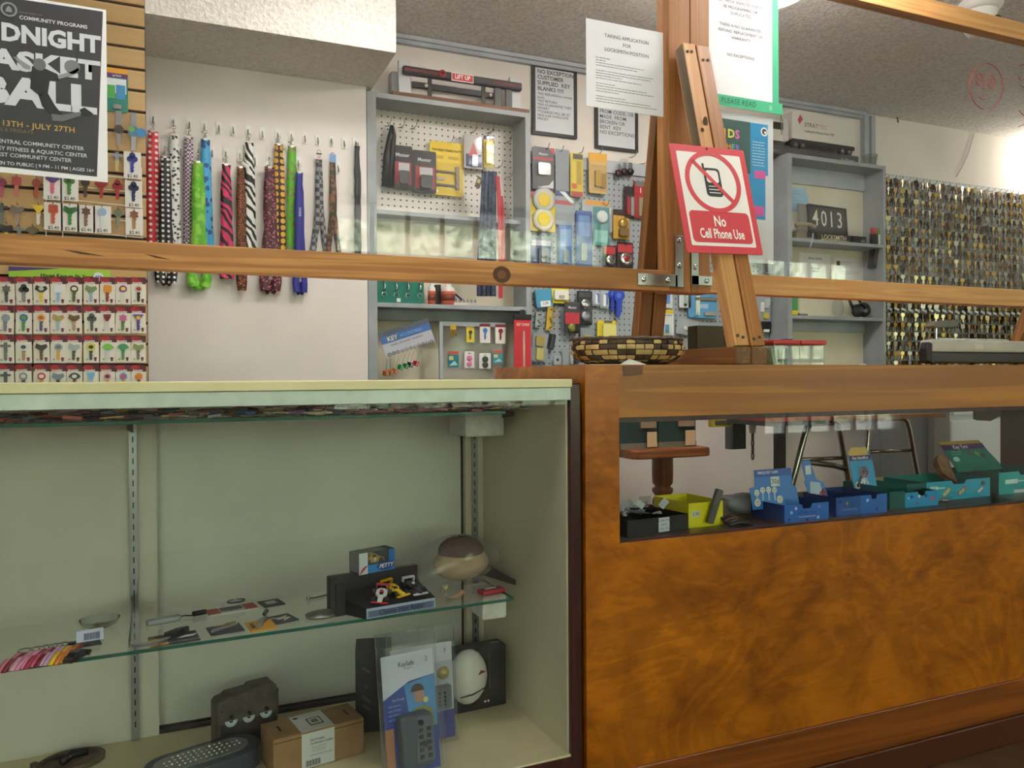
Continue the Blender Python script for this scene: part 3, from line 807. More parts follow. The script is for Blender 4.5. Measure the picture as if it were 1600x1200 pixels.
# ============================================================ generic hanging pack
def pack(name, label, cat, box, Y, back, feats=(), th=.003, group=None, tilt=0.0, hole=True, proud=.004):
    """card or blister pack hanging just off a board; features in fractions of the card (x right, z up)"""
    cx, cz, w, h = RC(*box, Y)
    t = thing(name, label, cat, (cx, Y-proud-th/2, cz), group=group, rot=(0, tilt, 0))
    B().prism(rrect(-w/2, w/2, -h/2, h/2, min(w, h)*.06, 2), -th/2, th/2, back).build('card', t)
    pr, co, cl = B(), [], B()
    X = lambda f: -w/2+f*w
    Z = lambda f: -h/2+f*h
    y = -th/2
    for k, f in enumerate(feats):
        o = y-.0004-.00005*k
        if f[0] == 'r': pr.b2(X(f[1]), X(f[2]), o, y, Z(f[3]), Z(f[4]), f[5])
        elif f[0] == 'p': pr.prism([(X(a), Z(b)) for a, b in f[1]], o, y, f[2])
        elif f[0] == 'c': pr.prism(circ(X(f[1]), Z(f[2]), f[3]*min(w, h), 16), o, y, f[4])
        elif f[0] == 't': txt(f[1], f[4]*h, f[5], t, (X(f[2]), y-.0009, Z(f[3])), bold=.015, sx=f[6] if len(f) > 6 else 1)
        elif f[0] == 'b':
            co.append((f[6], B().prism(rrect(X(f[1]), X(f[2]), Z(f[3]), Z(f[4]), min(X(f[2])-X(f[1]), Z(f[4])-Z(f[3]))*.15, 2), y-f[5], y, f[6])))
        elif f[0] == 'd':
            rr = f[3]*min(w, h)
            co.append((f[5], B().lathe([(rr, 0), (rr, f[4]*.8), (rr*.8, f[4]), (0, f[4])], f[5], 16, Matrix.Translation((X(f[1]), y, Z(f[2]))) @ Matrix.Rotation(PI/2, 4, 'X'))))
        elif f[0] == 'k':
            bb = B(); keyshape(bb, X(f[1]), Z(f[2]), f[3]*h, y-.003, f[4], f[5] if len(f) > 5 else 'round'); co.append((None, bb))
        elif f[0] == 'clear':
            d = f[5]; x0, x1, z0, z1 = X(f[1]), X(f[2]), Z(f[3]), Z(f[4]); e = min(x1-x0, z1-z0)*.12
            vs = [(x0, y-.0002, z0), (x1, y-.0002, z0), (x1, y-.0002, z1), (x0, y-.0002, z1), (x0+e, y-d, z0+e), (x1-e, y-d, z0+e), (x1-e, y-d, z1-e), (x0+e, y-d, z1-e)]
            cl.add(vs, [(4, 5, 6, 7), (0, 1, 5, 4), (1, 2, 6, 5), (2, 3, 7, 6), (3, 0, 4, 7)], CLEAR)
    if pr.f: pr.build('print', t)
    for _, b in co: b.build('contents', t)
    if cl.f: cl.build('blister', t)
    return t
def keyshape(b, x, z, L, y, mat, head='round', mat2=None, th=.002, hwf=.21):
    """door key hanging head up: centre x, top z, length L"""
    hw = L*hwf
    hz = z-hw
    mat2 = mat2 or mat
    if head == 'round': b.prism(circ(x, hz, hw, 14), y, y+th, mat2)
    elif head == 'square': b.prism(rrect(x-hw, x+hw, hz-hw, hz+hw, hw*.3, 2), y, y+th, mat2)
    elif head == 'tri': b.prism([(x-hw*1.5, hz+hw), (x+hw*1.5, hz+hw), (x, hz-hw*1.2)], y, y+th, mat2)
    elif head == 'cross':
        b.prism([(x-hw*.4, hz-hw), (x+hw*.4, hz-hw), (x+hw*.4, hz), (x+hw*1.2, hz), (x+hw*1.2, hz+hw*.6), (x+hw*.4, hz+hw*.6), (x+hw*.4, hz+hw*1.2), (x-hw*.4, hz+hw*1.2), (x-hw*.4, hz+hw*.6), (x-hw*1.2, hz+hw*.6), (x-hw*1.2, hz), (x-hw*.4, hz)], y, y+th, mat2)
    elif head == 'flower':
        b.prism([(x+hw*(1.15 if k % 2 else .75)*math.cos(PI*k/6), hz+hw*(1.15 if k % 2 else .75)*math.sin(PI*k/6)) for k in range(12)], y, y+th, mat2)
    elif head == 'fan': b.prism([(x, hz-hw)]+[(x+hw*1.6*math.cos(a), hz-hw*.6+hw*1.6*math.sin(a)) for a in (.3, .8, 1.2, 1.57, 1.94, 2.34, 2.84)], y, y+th, mat2)
    elif head == 'wide': b.prism([(x-hw*1.5, hz-hw*.2), (x-hw*.4, hz-hw), (x+hw*.4, hz-hw), (x+hw*1.5, hz), (x+hw*1.2, hz+hw*.8), (x, hz+hw*.5), (x-hw*1.2, hz+hw)], y, y+th, mat2)
    elif head == 'glass': b.prism([(x-hw, hz+hw), (x+hw, hz+hw), (x+hw*.8, hz), (x+hw*.2, hz-hw), (x-hw*.2, hz-hw), (x-hw*.8, hz)], y, y+th, mat2)
    elif head == 'clover':
        for a in (PI/2, PI*1.15, -PI*.15): b.prism(circ(x+hw*.6*math.cos(a), hz+hw*.6*math.sin(a), hw*.7, 10), y, y+th, mat2)
    bw = L*.09
    b.prism([(x-bw, hz-hw*.6), (x+bw, hz-hw*.6), (x+bw, hz-hw*1.4), (x+bw*.5, z-L*.62), (x+bw, z-L*.7), (x+bw*.5, z-L*.8), (x+bw*.9, z-L*.88), (x, z-L), (x-bw, z-L*.95)], y+.0003, y+th-.0003, mat)
# ============================================================ adhesive hooks and lanyards on the white board
def LZ(zx, zy): return 220+zx*.26667, 150+zy*.26667
hookb = B().prism(rrect(-.009, .009, -.022, .022, .004, 2), -.003, 0, m('#e9e8e4', .4))
HB = hookb.mesh('hook_base')
hk = B().tube([(0, -.003, .008), (0, -.007, .0), (0, -.008, -.012), (0, -.013, -.019), (0, -.019, -.016), (0, -.02, -.008)], .0022, CHROME, 6)
HK = hk.mesh('hook_wire')
up = [(73, 130), (192, 148), (285, 160), (372, 172), (458, 182), (541, 190), (628, 205), (712, 215), (801, 225), (881, 232), (960, 240), (1036, 252), (1115, 258), (1190, 270), (1258, 272)]
lo = [(140, 300), (235, 318), (335, 322), (418, 325), (497, 335), (580, 345), (668, 370), (752, 365), (835, 375), (921, 385), (1155, 415)]
used = {0, 1, 2, 3, 6, 8, 9, 11, 12, 14}
lused = {0, 2, 4, 5, 7, 9}
def wallhook(zx, zy, label, grp=None):
    p = P(*LZ(zx, zy), Y=YL)
    t = thing('wall_hook', label, 'hook', (p.x, YL, p.z-.004), group=grp)
    obj('base', HB, t); obj('hook', HK, t)
HG = 'adhesive lanyard hooks on the white board'
UPL = {0: 'holding the red polka dot lanyard', 1: 'holding the paw print lanyard', 2: 'holding the checked lanyard', 3: 'holding the sky blue lanyard', 4: 'empty, first right of the sky blue lanyard', 5: 'empty, left of the zebra lanyard', 6: 'holding the black and white zebra lanyard', 7: 'empty, between the zebra and yellow dot lanyards', 8: 'holding the yellow dot lanyard', 9: 'holding the bright green lanyard', 10: 'empty, above and right of the nurse lanyard', 11: 'holding the charcoal lanyard', 12: 'holding the dark mottled lanyard', 13: 'empty, left of the black shoelace lanyard', 14: 'holding the black shoelace lanyard'}
LOL = {0: 'holding the black polka dot lanyard', 1: 'empty, low beside the checked lanyard', 2: 'holding the lime green lanyard', 3: 'empty, low right of the sky blue lanyard', 4: 'holding the pink zebra lanyard', 5: 'holding the leopard lanyard', 6: 'empty, low right of the zebra lanyard', 7: 'holding the maroon lanyard', 8: 'empty, low left of the bright green lanyard', 9: 'holding the nurse lanyard', 10: 'empty, low right of the dark mottled lanyard'}
for i, (a, b) in enumerate(up): wallhook(a, b, 'white adhesive hook '+UPL[i], HG)
for i, (a, b) in enumerate(lo): wallhook(a, b, 'white adhesive hook '+LOL[i], HG)
def pattern(name, base, fg, kind, sc=1.0):
    t = NT(name)
    v = t.coords()
    if kind == 'zebra':
        w = t.n('TexWave'); w.inputs['Scale'].default_value = 38*sc; w.inputs['Distortion'].default_value = 6; w.inputs['Detail'].default_value = 1; w.inputs['Detail Scale'].default_value = 1.4
        t.l(t.coords((1, 1, 1), (0, .7, 0)), w.inputs[0]); f = t.ramp(w.outputs['Fac'], [(.45, 0.0), (.55, 1.0)])
    elif kind == 'leopard':
        w = t.n('TexVoronoi', feature='DISTANCE_TO_EDGE'); w.inputs['Scale'].default_value = 130*sc; t.l(v, w.inputs[0]); f = t.ramp(w.outputs['Distance'], [(.12, 1.0), (.2, 0.0)])
    elif kind == 'spots':
        w = t.n('TexVoronoi'); w.inputs['Scale'].default_value = 75*sc; t.l(v, w.inputs[0]); f = t.ramp(w.outputs['Distance'], [(.33, 1.0), (.4, 0.0)])
    elif kind == 'check':
        w = t.n('TexChecker'); w.inputs['Scale'].default_value = 260*sc; t.l(v, w.inputs[0]); f = w.outputs['Fac']
    else:
        f = t.ramp(t.noise(v, 60*sc, 3), [(.48, 0.0), (.56, 1.0)])
    t.col(t.mix(base, fg, f)); t.rough(.6)
    return t.m
LAN = [  # zoom x, top zy, bottom zy, width m, material, spread at foot, description
 (72, 215, 1010, .0215, dotted('red_polka', '#cf2230', '#f4eeee', .0205, .0052), .1, 'red polka dot lanyard with white spots'),
 (143, 370, 1108, .0205, dotted('black_polka', '#151517', '#eeeeee', .0175, .0044), 1.0, 'black lanyard with white polka dots'),
 (195, 235, 1010, .0185, pattern('paw_print', '#e8e8e6', '#2a2a2c', 'spots', 1.0), .3, 'white lanyard with black paw prints'),
 (281, 250, 1010, .019, pattern('flag_check', '#d6d2da', '#6a2a5c', 'check', .55), .2, 'red white and blue checked lanyard'),
 (335, 400, 1135, .0225, pattern('lime_script', '#63b52c', '#8fd04c', 'noise', .6), 1.1, 'lime green lanyard with pale script'),
 (378, 262, 1010, .0205, pattern('sky_curls', '#45a8dc', '#1d4f8c', 'spots', .55), .5, 'sky blue lanyard with dark curls'),
 (497, 415, 1085, .020, pattern('pink_zebra', '#d8346c', '#1c1416', 'zebra', .35), .5, 'hot pink and black zebra stripe lanyard'),
 (583, 430, 1155, .017, pattern('leopard', '#b2602a', '#2c1810', 'leopard'), .15, 'brown leopard print lanyard'),
 (634, 282, 1010, .020, pattern('zebra', '#ecebe8', '#141416', 'zebra', .35), .3, 'black and white zebra stripe lanyard'),
 (750, 430, 1155, .024, pattern('maroon_spots', '#4a1c28', '#b06a74', 'spots', 1.3), 1.0, 'maroon lanyard with small pink specks'),
 (806, 292, 1010, .0205, dotted('yellow_dots', '#1a1814', '#e2a83c', .024, .0092, 'XZ'), .4, 'black lanyard with yellow dots'),
 (882, 303, 1010, .020, pattern('green_dots', '#5cb02a', '#8a7a5a', 'spots', .8), .3, 'bright green lanyard with coloured dots'),
 (922, 460, 1165, .017, m('#2a2f8c', .6), .7, 'navy blue lanyard lettered nurse'),
 (1040, 375, 985, .016, pattern('charcoal_squares', '#3a3b40', '#8a8c92', 'check', .25), 1.3, 'charcoal grey lanyard with square prints'),
 (1120, 390, 985, .014, pattern('dark_camo', '#33342c', '#8a5a40', 'noise'), 1.0, 'dark mottled narrow lanyard'),
 (1262, 300, 935, .013, m('#26282c', .6), .1, 'plain black shoelace lanyard'),
]
def ribbon(b, pts, w, mat, y, th=.0012, turn=0.0):
    n = len(pts)
    vs = []
    for i, (x, z) in enumerate(pts):
        a = pts[max(0, i-1)]; c = pts[min(n-1, i+1)]
        dx, dz = c[0]-a[0], c[1]-a[1]; L = math.hypot(dx, dz) or 1
        nx_, nz_ = -dz/L, dx/L
        tw = math.cos(turn*math.sin(i*1.3))
        yy = y+.003*math.sin(i*.9+turn)
        for sgn in (-1, 1):
            vs.append((x+nx_*w/2*sgn*tw, yy+sgn*w/2*.5*math.sin(turn*math.sin(i*1.3)), z+nz_*w/2*sgn*tw))
    m0 = len(vs)
    vs += [(p[0], p[1]+th, p[2]) for p in vs]
    fs = []
    for i in range(n-1):
        fs.append((2*i, 2*i+1, 2*i+3, 2*i+2)); fs.append((m0+2*i, m0+2*i+2, m0+2*i+3, m0+2*i+1))
        fs.append((2*i, 2*i+2, m0+2*i+2, m0+2*i)); fs.append((2*i+1, m0+2*i+1, m0+2*i+3, 2*i+3))
    b.add(vs, fs, mat, True)
clipb = B().tube([(.006*math.cos(a), 0, .014+.006*math.sin(a)) for a in [2*PI*k/10 for k in range(10)]], .0012, m('#b6a27a', .3, 1), 5, True)
clipb.tube([(0, 0, .008), (0, -.001, .002), (.004, -.001, -.004), (0, -.001, -.010), (-.004, -.001, -.004), (0, -.001, .002)], .0014, CHROME, 5)
clipb.b2(-.006, .006, -.003, .001, -.016, -.009, m('#c6c2b6', .3, .8))
CLIP = clipb.mesh('clip')
for i, (zx, t0, t1, w, mat, spread, desc) in enumerate(LAN):
    a, e = P(*LZ(zx, t0), Y=YL), P(*LZ(zx, t1), Y=YL)
    L = a.z-e.z
    w *= 1.5
    t = thing('lanyard', desc+' hanging on the white board', 'lanyard', (a.x, YL-(.032 if t0 > 340 and i < 13 else .018), a.z))
    sb = B()
    rnd = random.Random(i)
    for s_ in (-1, 1):
        sp = spread*.022*s_
        pts = [(s_*w*.18*min(1, k/3)+sp*(max(0, k/12-.45)/.55)**1.3+rnd.uniform(-.0012, .0012), -L*k/12) for k in range(12)]
        pts.append((sp*.8, -L*.985))
        ribbon(sb, pts, w*(.98 if s_ < 0 else .92), mat, -.003 if s_ < 0 else .001, turn=.25+.3*rnd.random())
    if spread > .6:  # loop end folding round at the foot
        for s_ in (-1, 1):
            ribbon(sb, [(s_*spread*.016, -L*.9), (s_*spread*.012, -L*.96), (0, -L), ], w*.8, mat, .004)
    sb.build('strap', t)
    if i < 15:
        o = obj('clip', CLIP, t, (0, 0, .012))
    else:
        B().tube([(-.003, 0, -.01), (-.003, 0, .012), (.003, 0, .012), (.003, 0, -.01)], .002, mat, 5).build('loop', t)
    if i in (0, 2, 3, 7, 9, 10, 11, 12):
        s_ = -1 if i in (0, 2, 9) else 1
        B().box((s_*.016, -.007, .008), (.026, .001, .011), m('#e6e4e0', .5), rot=(0, s_*.5, 0)).build('price_tag', t)
    if i == 12:
        for k in (.33, .72): txt('NURSE', .0105, m('#c8ccf0', .5), t, (-.002+.004*k, -.0105, -L*k), rot=(PI/2, PI/2, 0), bold=.02)
    if i == 13:
        B().b2(-.0135, .0105, -.008, -.007, -.004, .022, m('#ece6e4', .5)).b2(-.0115, .0085, -.0085, -.008, .013, .019, m('#3a3034', .5)).build('hang_tag', t)
        txt('STAR\nWARS', .0055, m('#b83a34', .5), t, (-.0015, -.0088, .0055), bold=.03)
    if i == 14:
        B().prism(rrect(-.0125, .010, -.006, .023, .003, 2), -.009, -.008, m('#6c9cd4', .5)).build('hang_tag', t)
# ============================================================ slatwall: hanging keys and cards
YK = YSF
KG = 'loose novelty keys on the slatwall'
rack = B()
for x in (72, 98, 197, 221):
    p, q = P(x, 262, Y=YK-.006), P(x, 372, Y=YK-.006); rack.cyl(p, q, .0015, m('#e6e0d6', .5), 6)
for y in (275, 296, 318, 342, 366):
    p, q = P(66, y-10, Y=YK-.008), P(224, y+6, Y=YK-.008); rack.cyl(p, q, .0015, m('#e6e0d6', .5), 6)
tag(rack.build('wire_rack'), 'white wire rack on the slatwall holding rows of novelty keys', 'rack')
SK = [  # x, top y, colour, head, second colour, on card?, words
 (4, 280, '#b04a6a', 'round', '#7c2a4c', 0, 'pink and purple round key at far left under the poster'),
 (27, 278, '#c46a6a', 'square', '#a83a44', 0, 'red patterned square-headed key beside the poster corner'),
 (58, 281, '#b05040', 'round', '#8a3a30', 0, 'brick red key below the poster'),
 (83, 274, '#d86a8c', 'wide', '#5a3a80', 1, 'pink striped key on white card under the poster'),
 (109, 276, '#4c8a3c', 'clover', '#3a6a34', 1, 'green trefoil key on white card under the poster'),
 (134, 280, '#4a3c34', 'round', '#3a2c26', 0, 'dark bronze patterned key on the wire rack'),
 (159, 282, '#b02a34', 'wide', '#8a1c28', 0, 'red wide-headed key in the upper rack row'),
 (184, 284, '#b8303c', 'clover', '#982030', 0, 'crimson trefoil key in the upper rack row'),
 (209, 287, '#28306a', 'clover', '#1c2450', 1, 'navy key on white card at the rack end'),
 (4, 320, '#6a6a64', 'cross', '#4a4a48', 0, 'grey cross-headed key at the far left of lower row'),
 (28, 322, '#a08a84', 'wide', '#70605c', 0, 'taupe wide-headed key in the lower row'),
 (61, 322, '#d8d4cc', 'tri', '#d8b830', 0, 'white key with yellow ribbon head'),
 (84, 321, '#c8583c', 'square', '#b84a30', 1, 'orange-red square-headed key on white price card'),
 (110, 323, '#3c8a44', 'wide', '#2c6a38', 1, 'green wide-headed key on white price card'),
 (135, 325, '#8a6a5c', 'flower', '#6a4a40', 1, 'brown flower-headed key on white price card'),
 (160, 326, '#dce6f0', 'round', '#9ab4d4', 1, 'pale blue cross key on white price card'),
 (185, 328, '#8a9484', 'round', '#6c7868', 0, 'sage green round-headed key without card'),
 (210, 330, '#b08058', 'flower', '#8a5c3c', 1, 'tan face-shaped key on white price card'),
 (11, 351, '#c8a83c', 'wide', '#2a2824', 0, 'black and yellow bug-headed key near the wooden rail'),
 (31, 355, '#8c8c88', 'cross', '#747470', 0, 'small grey key near the wooden rail'),
 (52, 355, '#7a7048', 'fan', '#5a5234', 0, 'olive butterfly-headed key near the wooden rail'),
 (183, 240, '#c8b878', 'cross', '#8a94a0', 0, 'steel key with small round boss right of the poster'),
 (207, 242, '#2430a0', 'clover', '#1c2684', 1, 'royal blue key on white card right of the poster'),
]
for x, y, c, hd, c2, card, words in SK:
    p = P(x, y, Y=YK)
    t = thing('novelty_key', words, 'key', (p.x, YK-.012, p.z), group=KG)
    b = B(); keyshape(b, 0, 0, .056, -.001, m(c, .35, .15), hd, m(c2, .35, .15)); b.build('key', t)
    if card:
        B().b2(-.023, .023, .0015, .0025, -.072, .006, m('#eae4e2', .6)).build('card', t)
        txt('$2.40', .0125, INK, t, (0, .0011, -.065), bold=.01)
    B().tube([(0, .012, .003), (0, -.004, .003), (0, -.006, .007)], .0012, WIRE, 5).build('peg', t)
# taller keys and the tag rack card right of the poster
for x, y, L, c, c2, hd, words in ((186, 176, .1, '#9a9aa0', '#3a2c28', 'round', 'long steel key with a dark brown round head and clip'), (209, 178, .12, '#a8a8ac', '#3c7a9c', 'round', 'large steel key with a blue and green globe head')):
    p = P(x, y, Y=YK)
    t = thing('novelty_key', words, 'key', (p.x, YK-.014, p.z), group=KG)
    b = B(); keyshape(b, 0, -.04, L*.62, -.002, m(c, .3, .8), hd, m(c2, .4)); b.build('key', t)
    B().b2(-.008, .008, -.001, .001, -.04, 0, m('#8c8c90', .3, .6)).build('strap', t)
    if 'globe' in words: B().prism(circ(-.006, -.05, .009, 9), -.003, -.002, m('#5a9a3c', .4)).prism(circ(.02, -.058, .014, 10), -.0035, -.002, m('#2f7fb8', .4)).build('green_patch', t)
pack('key_tag_card', 'teal, purple and orange tag rack card right of the poster', 'card', (150, 107, 200, 175), YK, m('#117a6c', .5),
     [('r', 0, 1, .88, 1, m('#e8a020', .5)), ('r', 0, 1, .78, .88, m('#5c2470', .5)), ('t', 'ag Rack', .66, .83, .06, WHITE), ('r', .3, .95, .42, .76, m('#dfe4ea', .5)), ('r', .35, .6, .30, .60, m('#48a84c', .5)), ('r', .63, .92, .30, .62, m('#3a8cc8', .5)), ('b', .55, .8, .06, .16, .006, CHROME)])
# ------------------------------------------------------------ rows of carded house keys under the rail
bn = thing('style_banner', 'lime green house keys banner over the carded keys', 'banner', (P(95, 429, Y=YK).x, YK-.004, P(95, 429, Y=YK).z))
cx, cz, w, h = RC(16, 420, 174, 438, YK)
B().prism([(-w/2, -h/2+.003), (-w/2+.06, -h/2), (w/2, -h/2), (w/2, h/2), (-w/2, h/2)], -.002, .002, m('#9ac63c', .5)).build('panel', bn)
B().prism([(-w/2, h/2), (-w/2, -h/2+.02), (w/2*.0, h/2)], -.003, -.002, m('#4a2a7c', .5)).build('purple_wedge', bn)
txt('House Keys to Fit Your Style', .0142, INK, bn, (.03, -.0032, -.005), bold=.025, shear=.15, sx=.95)
B().disc((w/2-.03, -.0035, -.003), .013, m('#e6e0f0', .5), 14).build('badge', bn)
txt('KEY', .009, m('#4a2a7c', .5), bn, (w/2-.03, -.0038, -.003), bold=.03)
HC = [[('#4a4a48', 'flower', '#5c5c58', 'grey knotted scroll'), ('#8c8c8c', 'clover', '#1c1c1e', 'black treble curl'), ('#e0c428', 'wide', '#1c1c1c', 'yellow and black power drill'), ('#8fb4dc', 'square', '#e6e9f0', 'pale blue flag'), ('#4c5a34', 'round', '#4a2a1c', 'brown football'), ('#9ab0c8', 'wide', '#7a9464', 'green fish'), ('#8a3a24', 'square', '#e0902c', 'orange beer mug'), ('#e0dcd4', 'round', '#8a3a98', 'purple balloon'), ('#2a2424', 'round', '#c8c4c0', 'white heart with red bow')],
      [('#6a6e78', 'round', '#8a92a0', 'steel blue fish'), ('#4c8a3c', 'round', '#2f6ab0', 'blue globe'), ('#5c4a84', 'round', '#e0b04c', 'round pizza'), ('#9ab4cc', 'wide', '#c08a58', 'little house'), ('#a88a68', 'wide', '#6a4a34', 'bronze club and ball'), ('#4a4c44', 'clover', '#4c5048', 'dark antlered deer'), ('#d8c8d0', 'glass', '#7c1424', 'red wine glass'), ('#4c7a3c', 'flower', '#c85c9c', 'pink flower'), ('#4c2a8a', 'tri', '#6a4a98', 'purple ribbon')],
      [('#6a6a6c', 'cross', '#5c5c60', 'grey crucifix'), ('#a07a5c', 'wide', '#e0e0e4', 'white and navy cap'), ('#6a4028', 'wide', '#3c2a20', 'brown dog'), ('#d8963c', 'round', '#9aa4b4', 'silver spoon and orange stem'), ('#3c4438', 'wide', '#a8b0b4', 'silver trowel'), ('#3a3a3a', 'square', '#d8c84c', 'yellow framed board'), ('#c8d0d8', 'fan', '#6ab43c', 'green frog'), ('#3c7a4c', 'fan', '#2f8a5c', 'dark green tree'), ('#6a5a48', 'wide', '#7a8a50', 'brown duck')],
      [('#5a5a62', 'cross', '#4a4a52', 'grey standing figure'), ('#3c3c40', 'round', '#8c8c90', 'grey skull'), ('#c88a3c', 'round', '#b82430', 'red octagon sign'), ('#2a2a2e', 'wide', '#7a8694', 'blue-grey hammer'), ('#7a3034', 'fan', '#3a3a3e', 'black and white umbrella'), ('#9ac0e0', 'glass', '#7ab4e4', 'pale blue martini glass'), ('#d8a04c', 'round', '#e0a0b0', 'pink ice cream cone'), ('#d8b050', 'round', '#5a8ad0', 'striped beach ball'), ('#8a4a24', 'round', '#d07a28', 'orange pumpkin')]]
cols = [10.7, 38, 66, 91.5, 117, 143.5, 168.5, 192.5, 217]
rows = [(433, 477), (478, 522), (524, 567), (569, 613)]
MAR = m('#5c1430', .5); CARDW = m('#ece6dc', .6)
w0 = RC(105, 478, 129.4, 521, YK)[2]; h0 = RC(105, 478, 129, 521, YK)[3]
cb = B().b2(-w0/2, w0/2, -.001, .001, -h0/2, h0/2, CARDW).mesh('card')
hb_ = B().b2(-w0/2, w0/2, -.0016, -.0009, h0/2*.5, h0/2, MAR).prism(circ(-w0*.18, h0*.38, w0*.22, 10, sx=1.5), -.0021, -.0015, m('#a8202c', .5)).mesh('header')
lb_ = B().prism(circ(-w0*.28, -h0*.38, w0*.08, 6), -.0016, -.001, m('#a8a49c', .5)).prism([(w0*.2, -h0*.44), (w0*.32, -h0*.44), (w0*.36, -h0*.3), (w0*.16, -h0*.3)], -.0016, -.001, m('#6a2040', .5)).mesh('small_marks')
ACC = {(0, 4): '#e8e4dc', (0, 8): '#b01c28', (1, 1): '#5a9a3c', (1, 2): '#c83a2c', (2, 5): '#2a2a2a', (3, 2): '#ecdcdc', (3, 1): '#e0e0e0', (3, 6): '#4a2c20', (3, 7): '#d8485c', (0, 7): '#f0d040', (1, 3): '#8ab45c', (1, 8): '#d8b23c', (2, 1): '#1c2448', (3, 4): '#e8e4e0', (0, 2): '#c8c8c8', (2, 3): '#6a6a70'}
rown = ('top', 'second', 'third', 'bottom')
for r, (y0, y1) in enumerate(rows):
    for c, x in enumerate(cols):
        kc, hd, hc, words = HC[r][c]
        p = P(x, (y0+y1)/2, Y=YK)
        t = thing('carded_key', 'house key shaped as a %s on a maroon-topped card' % words, 'key', (p.x+random.uniform(-.0012, .0012), YK-.010, p.z), group='carded house keys', rot=(0, random.uniform(-.03, .03), 0))
        obj('card', cb, t); obj('header', hb_, t); obj('small_marks', lb_, t)
        txt('SHAPES', .0088, WHITE, t, (-.003, -.0024, h0*.27), bold=.04, sx=.9)
        b = B(); keyshape(b, 0, h0*.2, h0*.62, -.004, m(kc, .35), hd, m(hc, .35)); b.build('key', t)
        if (r, c) in ACC:
            B().disc((0, -.0045, h0*.2-h0*.13), h0*.07, m(ACC[(r, c)], .4), 10, sx=1.2).build('accent', t)
        B().tube([(0, .009, h0*.44), (0, -.006, h0*.44), (0, -.008, h0*.46)], .0013, WIRE, 5).build('peg', t)
# ============================================================ grey open shelf units on the back wall
PEGW = dotted('white_pegboard', '#d8d3cb', '#3a3632', .0254, .0036)
PEGG = dotted('grey_pegboard', '#9aa3a9', '#2c3238', .0254, .0036)
BACKC = mottled('cream_back', '#d2cab4', '#ded7c4', 4, .7)
def unit(name, label, x0, x1, z0, z1, yf, st, boards, back):
    t = thing(name, label, 'shelf', ((x0+x1)/2, yf, z0))
    B().b2(x0, x0+st, yf, YW-.004, z0, z1, GREYPAINT).build('side_panel', t, world=True, bev=.0015)
    B().b2(x1-st*.62, x1, yf, YW-.004, z0, z1, GREYPAINT).build('side_panel', t, world=True, bev=.0015)
    B().b2(x0+st, x1-st*.62, yf, YW-.004, z1-.02, z1, GREYPAINT).build('top_panel', t, world=True, bev=.0015)
    for a, b, zz, y0 in boards: B().b2(a, b, y0, YW-.02, zz-.017, zz, GREYPAINT).build('shelf_board', t, world=True, bev=.001)
    for a, b, c, d, mt in back: B().b2(a, b, YW-.018, YW-.006, c, d, mt).build('back_board', t, world=True)
    return t
UX0, UX1, UZ1 = .685, 1.368, 2.165
zs1 = P(700, 333, Y=3.02).z; zs2 = P(700, 479, Y=YU).z + .008
ua = unit('shelf_unit', 'grey open shelf unit with white pegboard back beside the lanyard board', UX0, UX1, .86, UZ1, YU, .036,
          [(UX0+.036, UX1-.022, zs1, YU+.05), (UX0+.036, UX1-.022, zs2, YU+.004)], [(UX0+.036, UX1-.022, zs1, UZ1-.02, PEGW), (UX0+.036, UX1-.022, .88, zs1-.017, BACKC)])
B().b2(UX0+.036, UX1-.022, YU+.09, YU+.10, zs2-.06, zs2-.017, GREYPAINT).build('valance', ua, world=True)
VX0, VX1, VZ1 = 2.728, 3.372, 2.145
vs1 = P(1310, 379, Y=YU).z+.008; vs2 = P(1310, 497, Y=YU).z+.008
ub = unit('shelf_unit', 'grey open shelf unit holding the black 4013 plate, left of the key board', VX0, VX1, .86, VZ1, YU, .028,
          [(VX0+.028, VX1-.017, vs1, YU+.003), (VX0+.028, VX1-.017, vs2, YU+.003)], [(VX0+.028, VX1-.017, .88, VZ1-.02, BACKC)])
B().b2(VX0+.028, VX1-.017, YW-.03, YW-.018, VZ1-.105, VZ1-.02, GREYPALE).build('valance', ub, world=True)
B().b2(VX0+.028, VX1-.017, YW-.03, YW-.018, vs2-.07, vs2-.018, GREYPALE).build('valance', ub, world=True)
YUB = YW-.018      # inner back face of the units
# pegboards
gx0, gx1 = 1.374, 2.722
gp = thing('pegboard', 'grey pegboard full of carded locks and hardware between the shelf units', 'pegboard', (gx0, YW-.03, 1.0))
B().b2(gx0, gx1, YW-.022, YW-.014, .95, 1.988, PEGG).build('board', gp, world=True)
YP = YW-.022
def peghook(par, px, py, Y, L=.05, mat=WIRE):
    p = P(px, py, Y=Y)
    B().tube([(p.x, Y, p.z), (p.x, Y-L*.75, p.z-.004), (p.x, Y-L, p.z+.006), (p.x, Y-L-.004, p.z+.016)], .0017, mat, 5).tube([(p.x-.011, Y-.002, p.z-.001), (p.x+.011, Y-.002, p.z-.001)], .0015, mat, 5).build('peg_hook', par, world=True)
for px, py in ((626, 199), (645, 201), (701, 224), (737, 207), (763, 208), (791, 223), (777, 262), (793, 277), (605, 197)): peghook(ua, px, py, YUB, .06)
for px, py in ((872, 238), (903, 240), (932, 241), (985, 246), (1003, 256), (850, 234), (942, 322), (912, 456), (1080, 494), (1196, 478), (973, 383), (865, 482)): peghook(gp, px, py, YP)
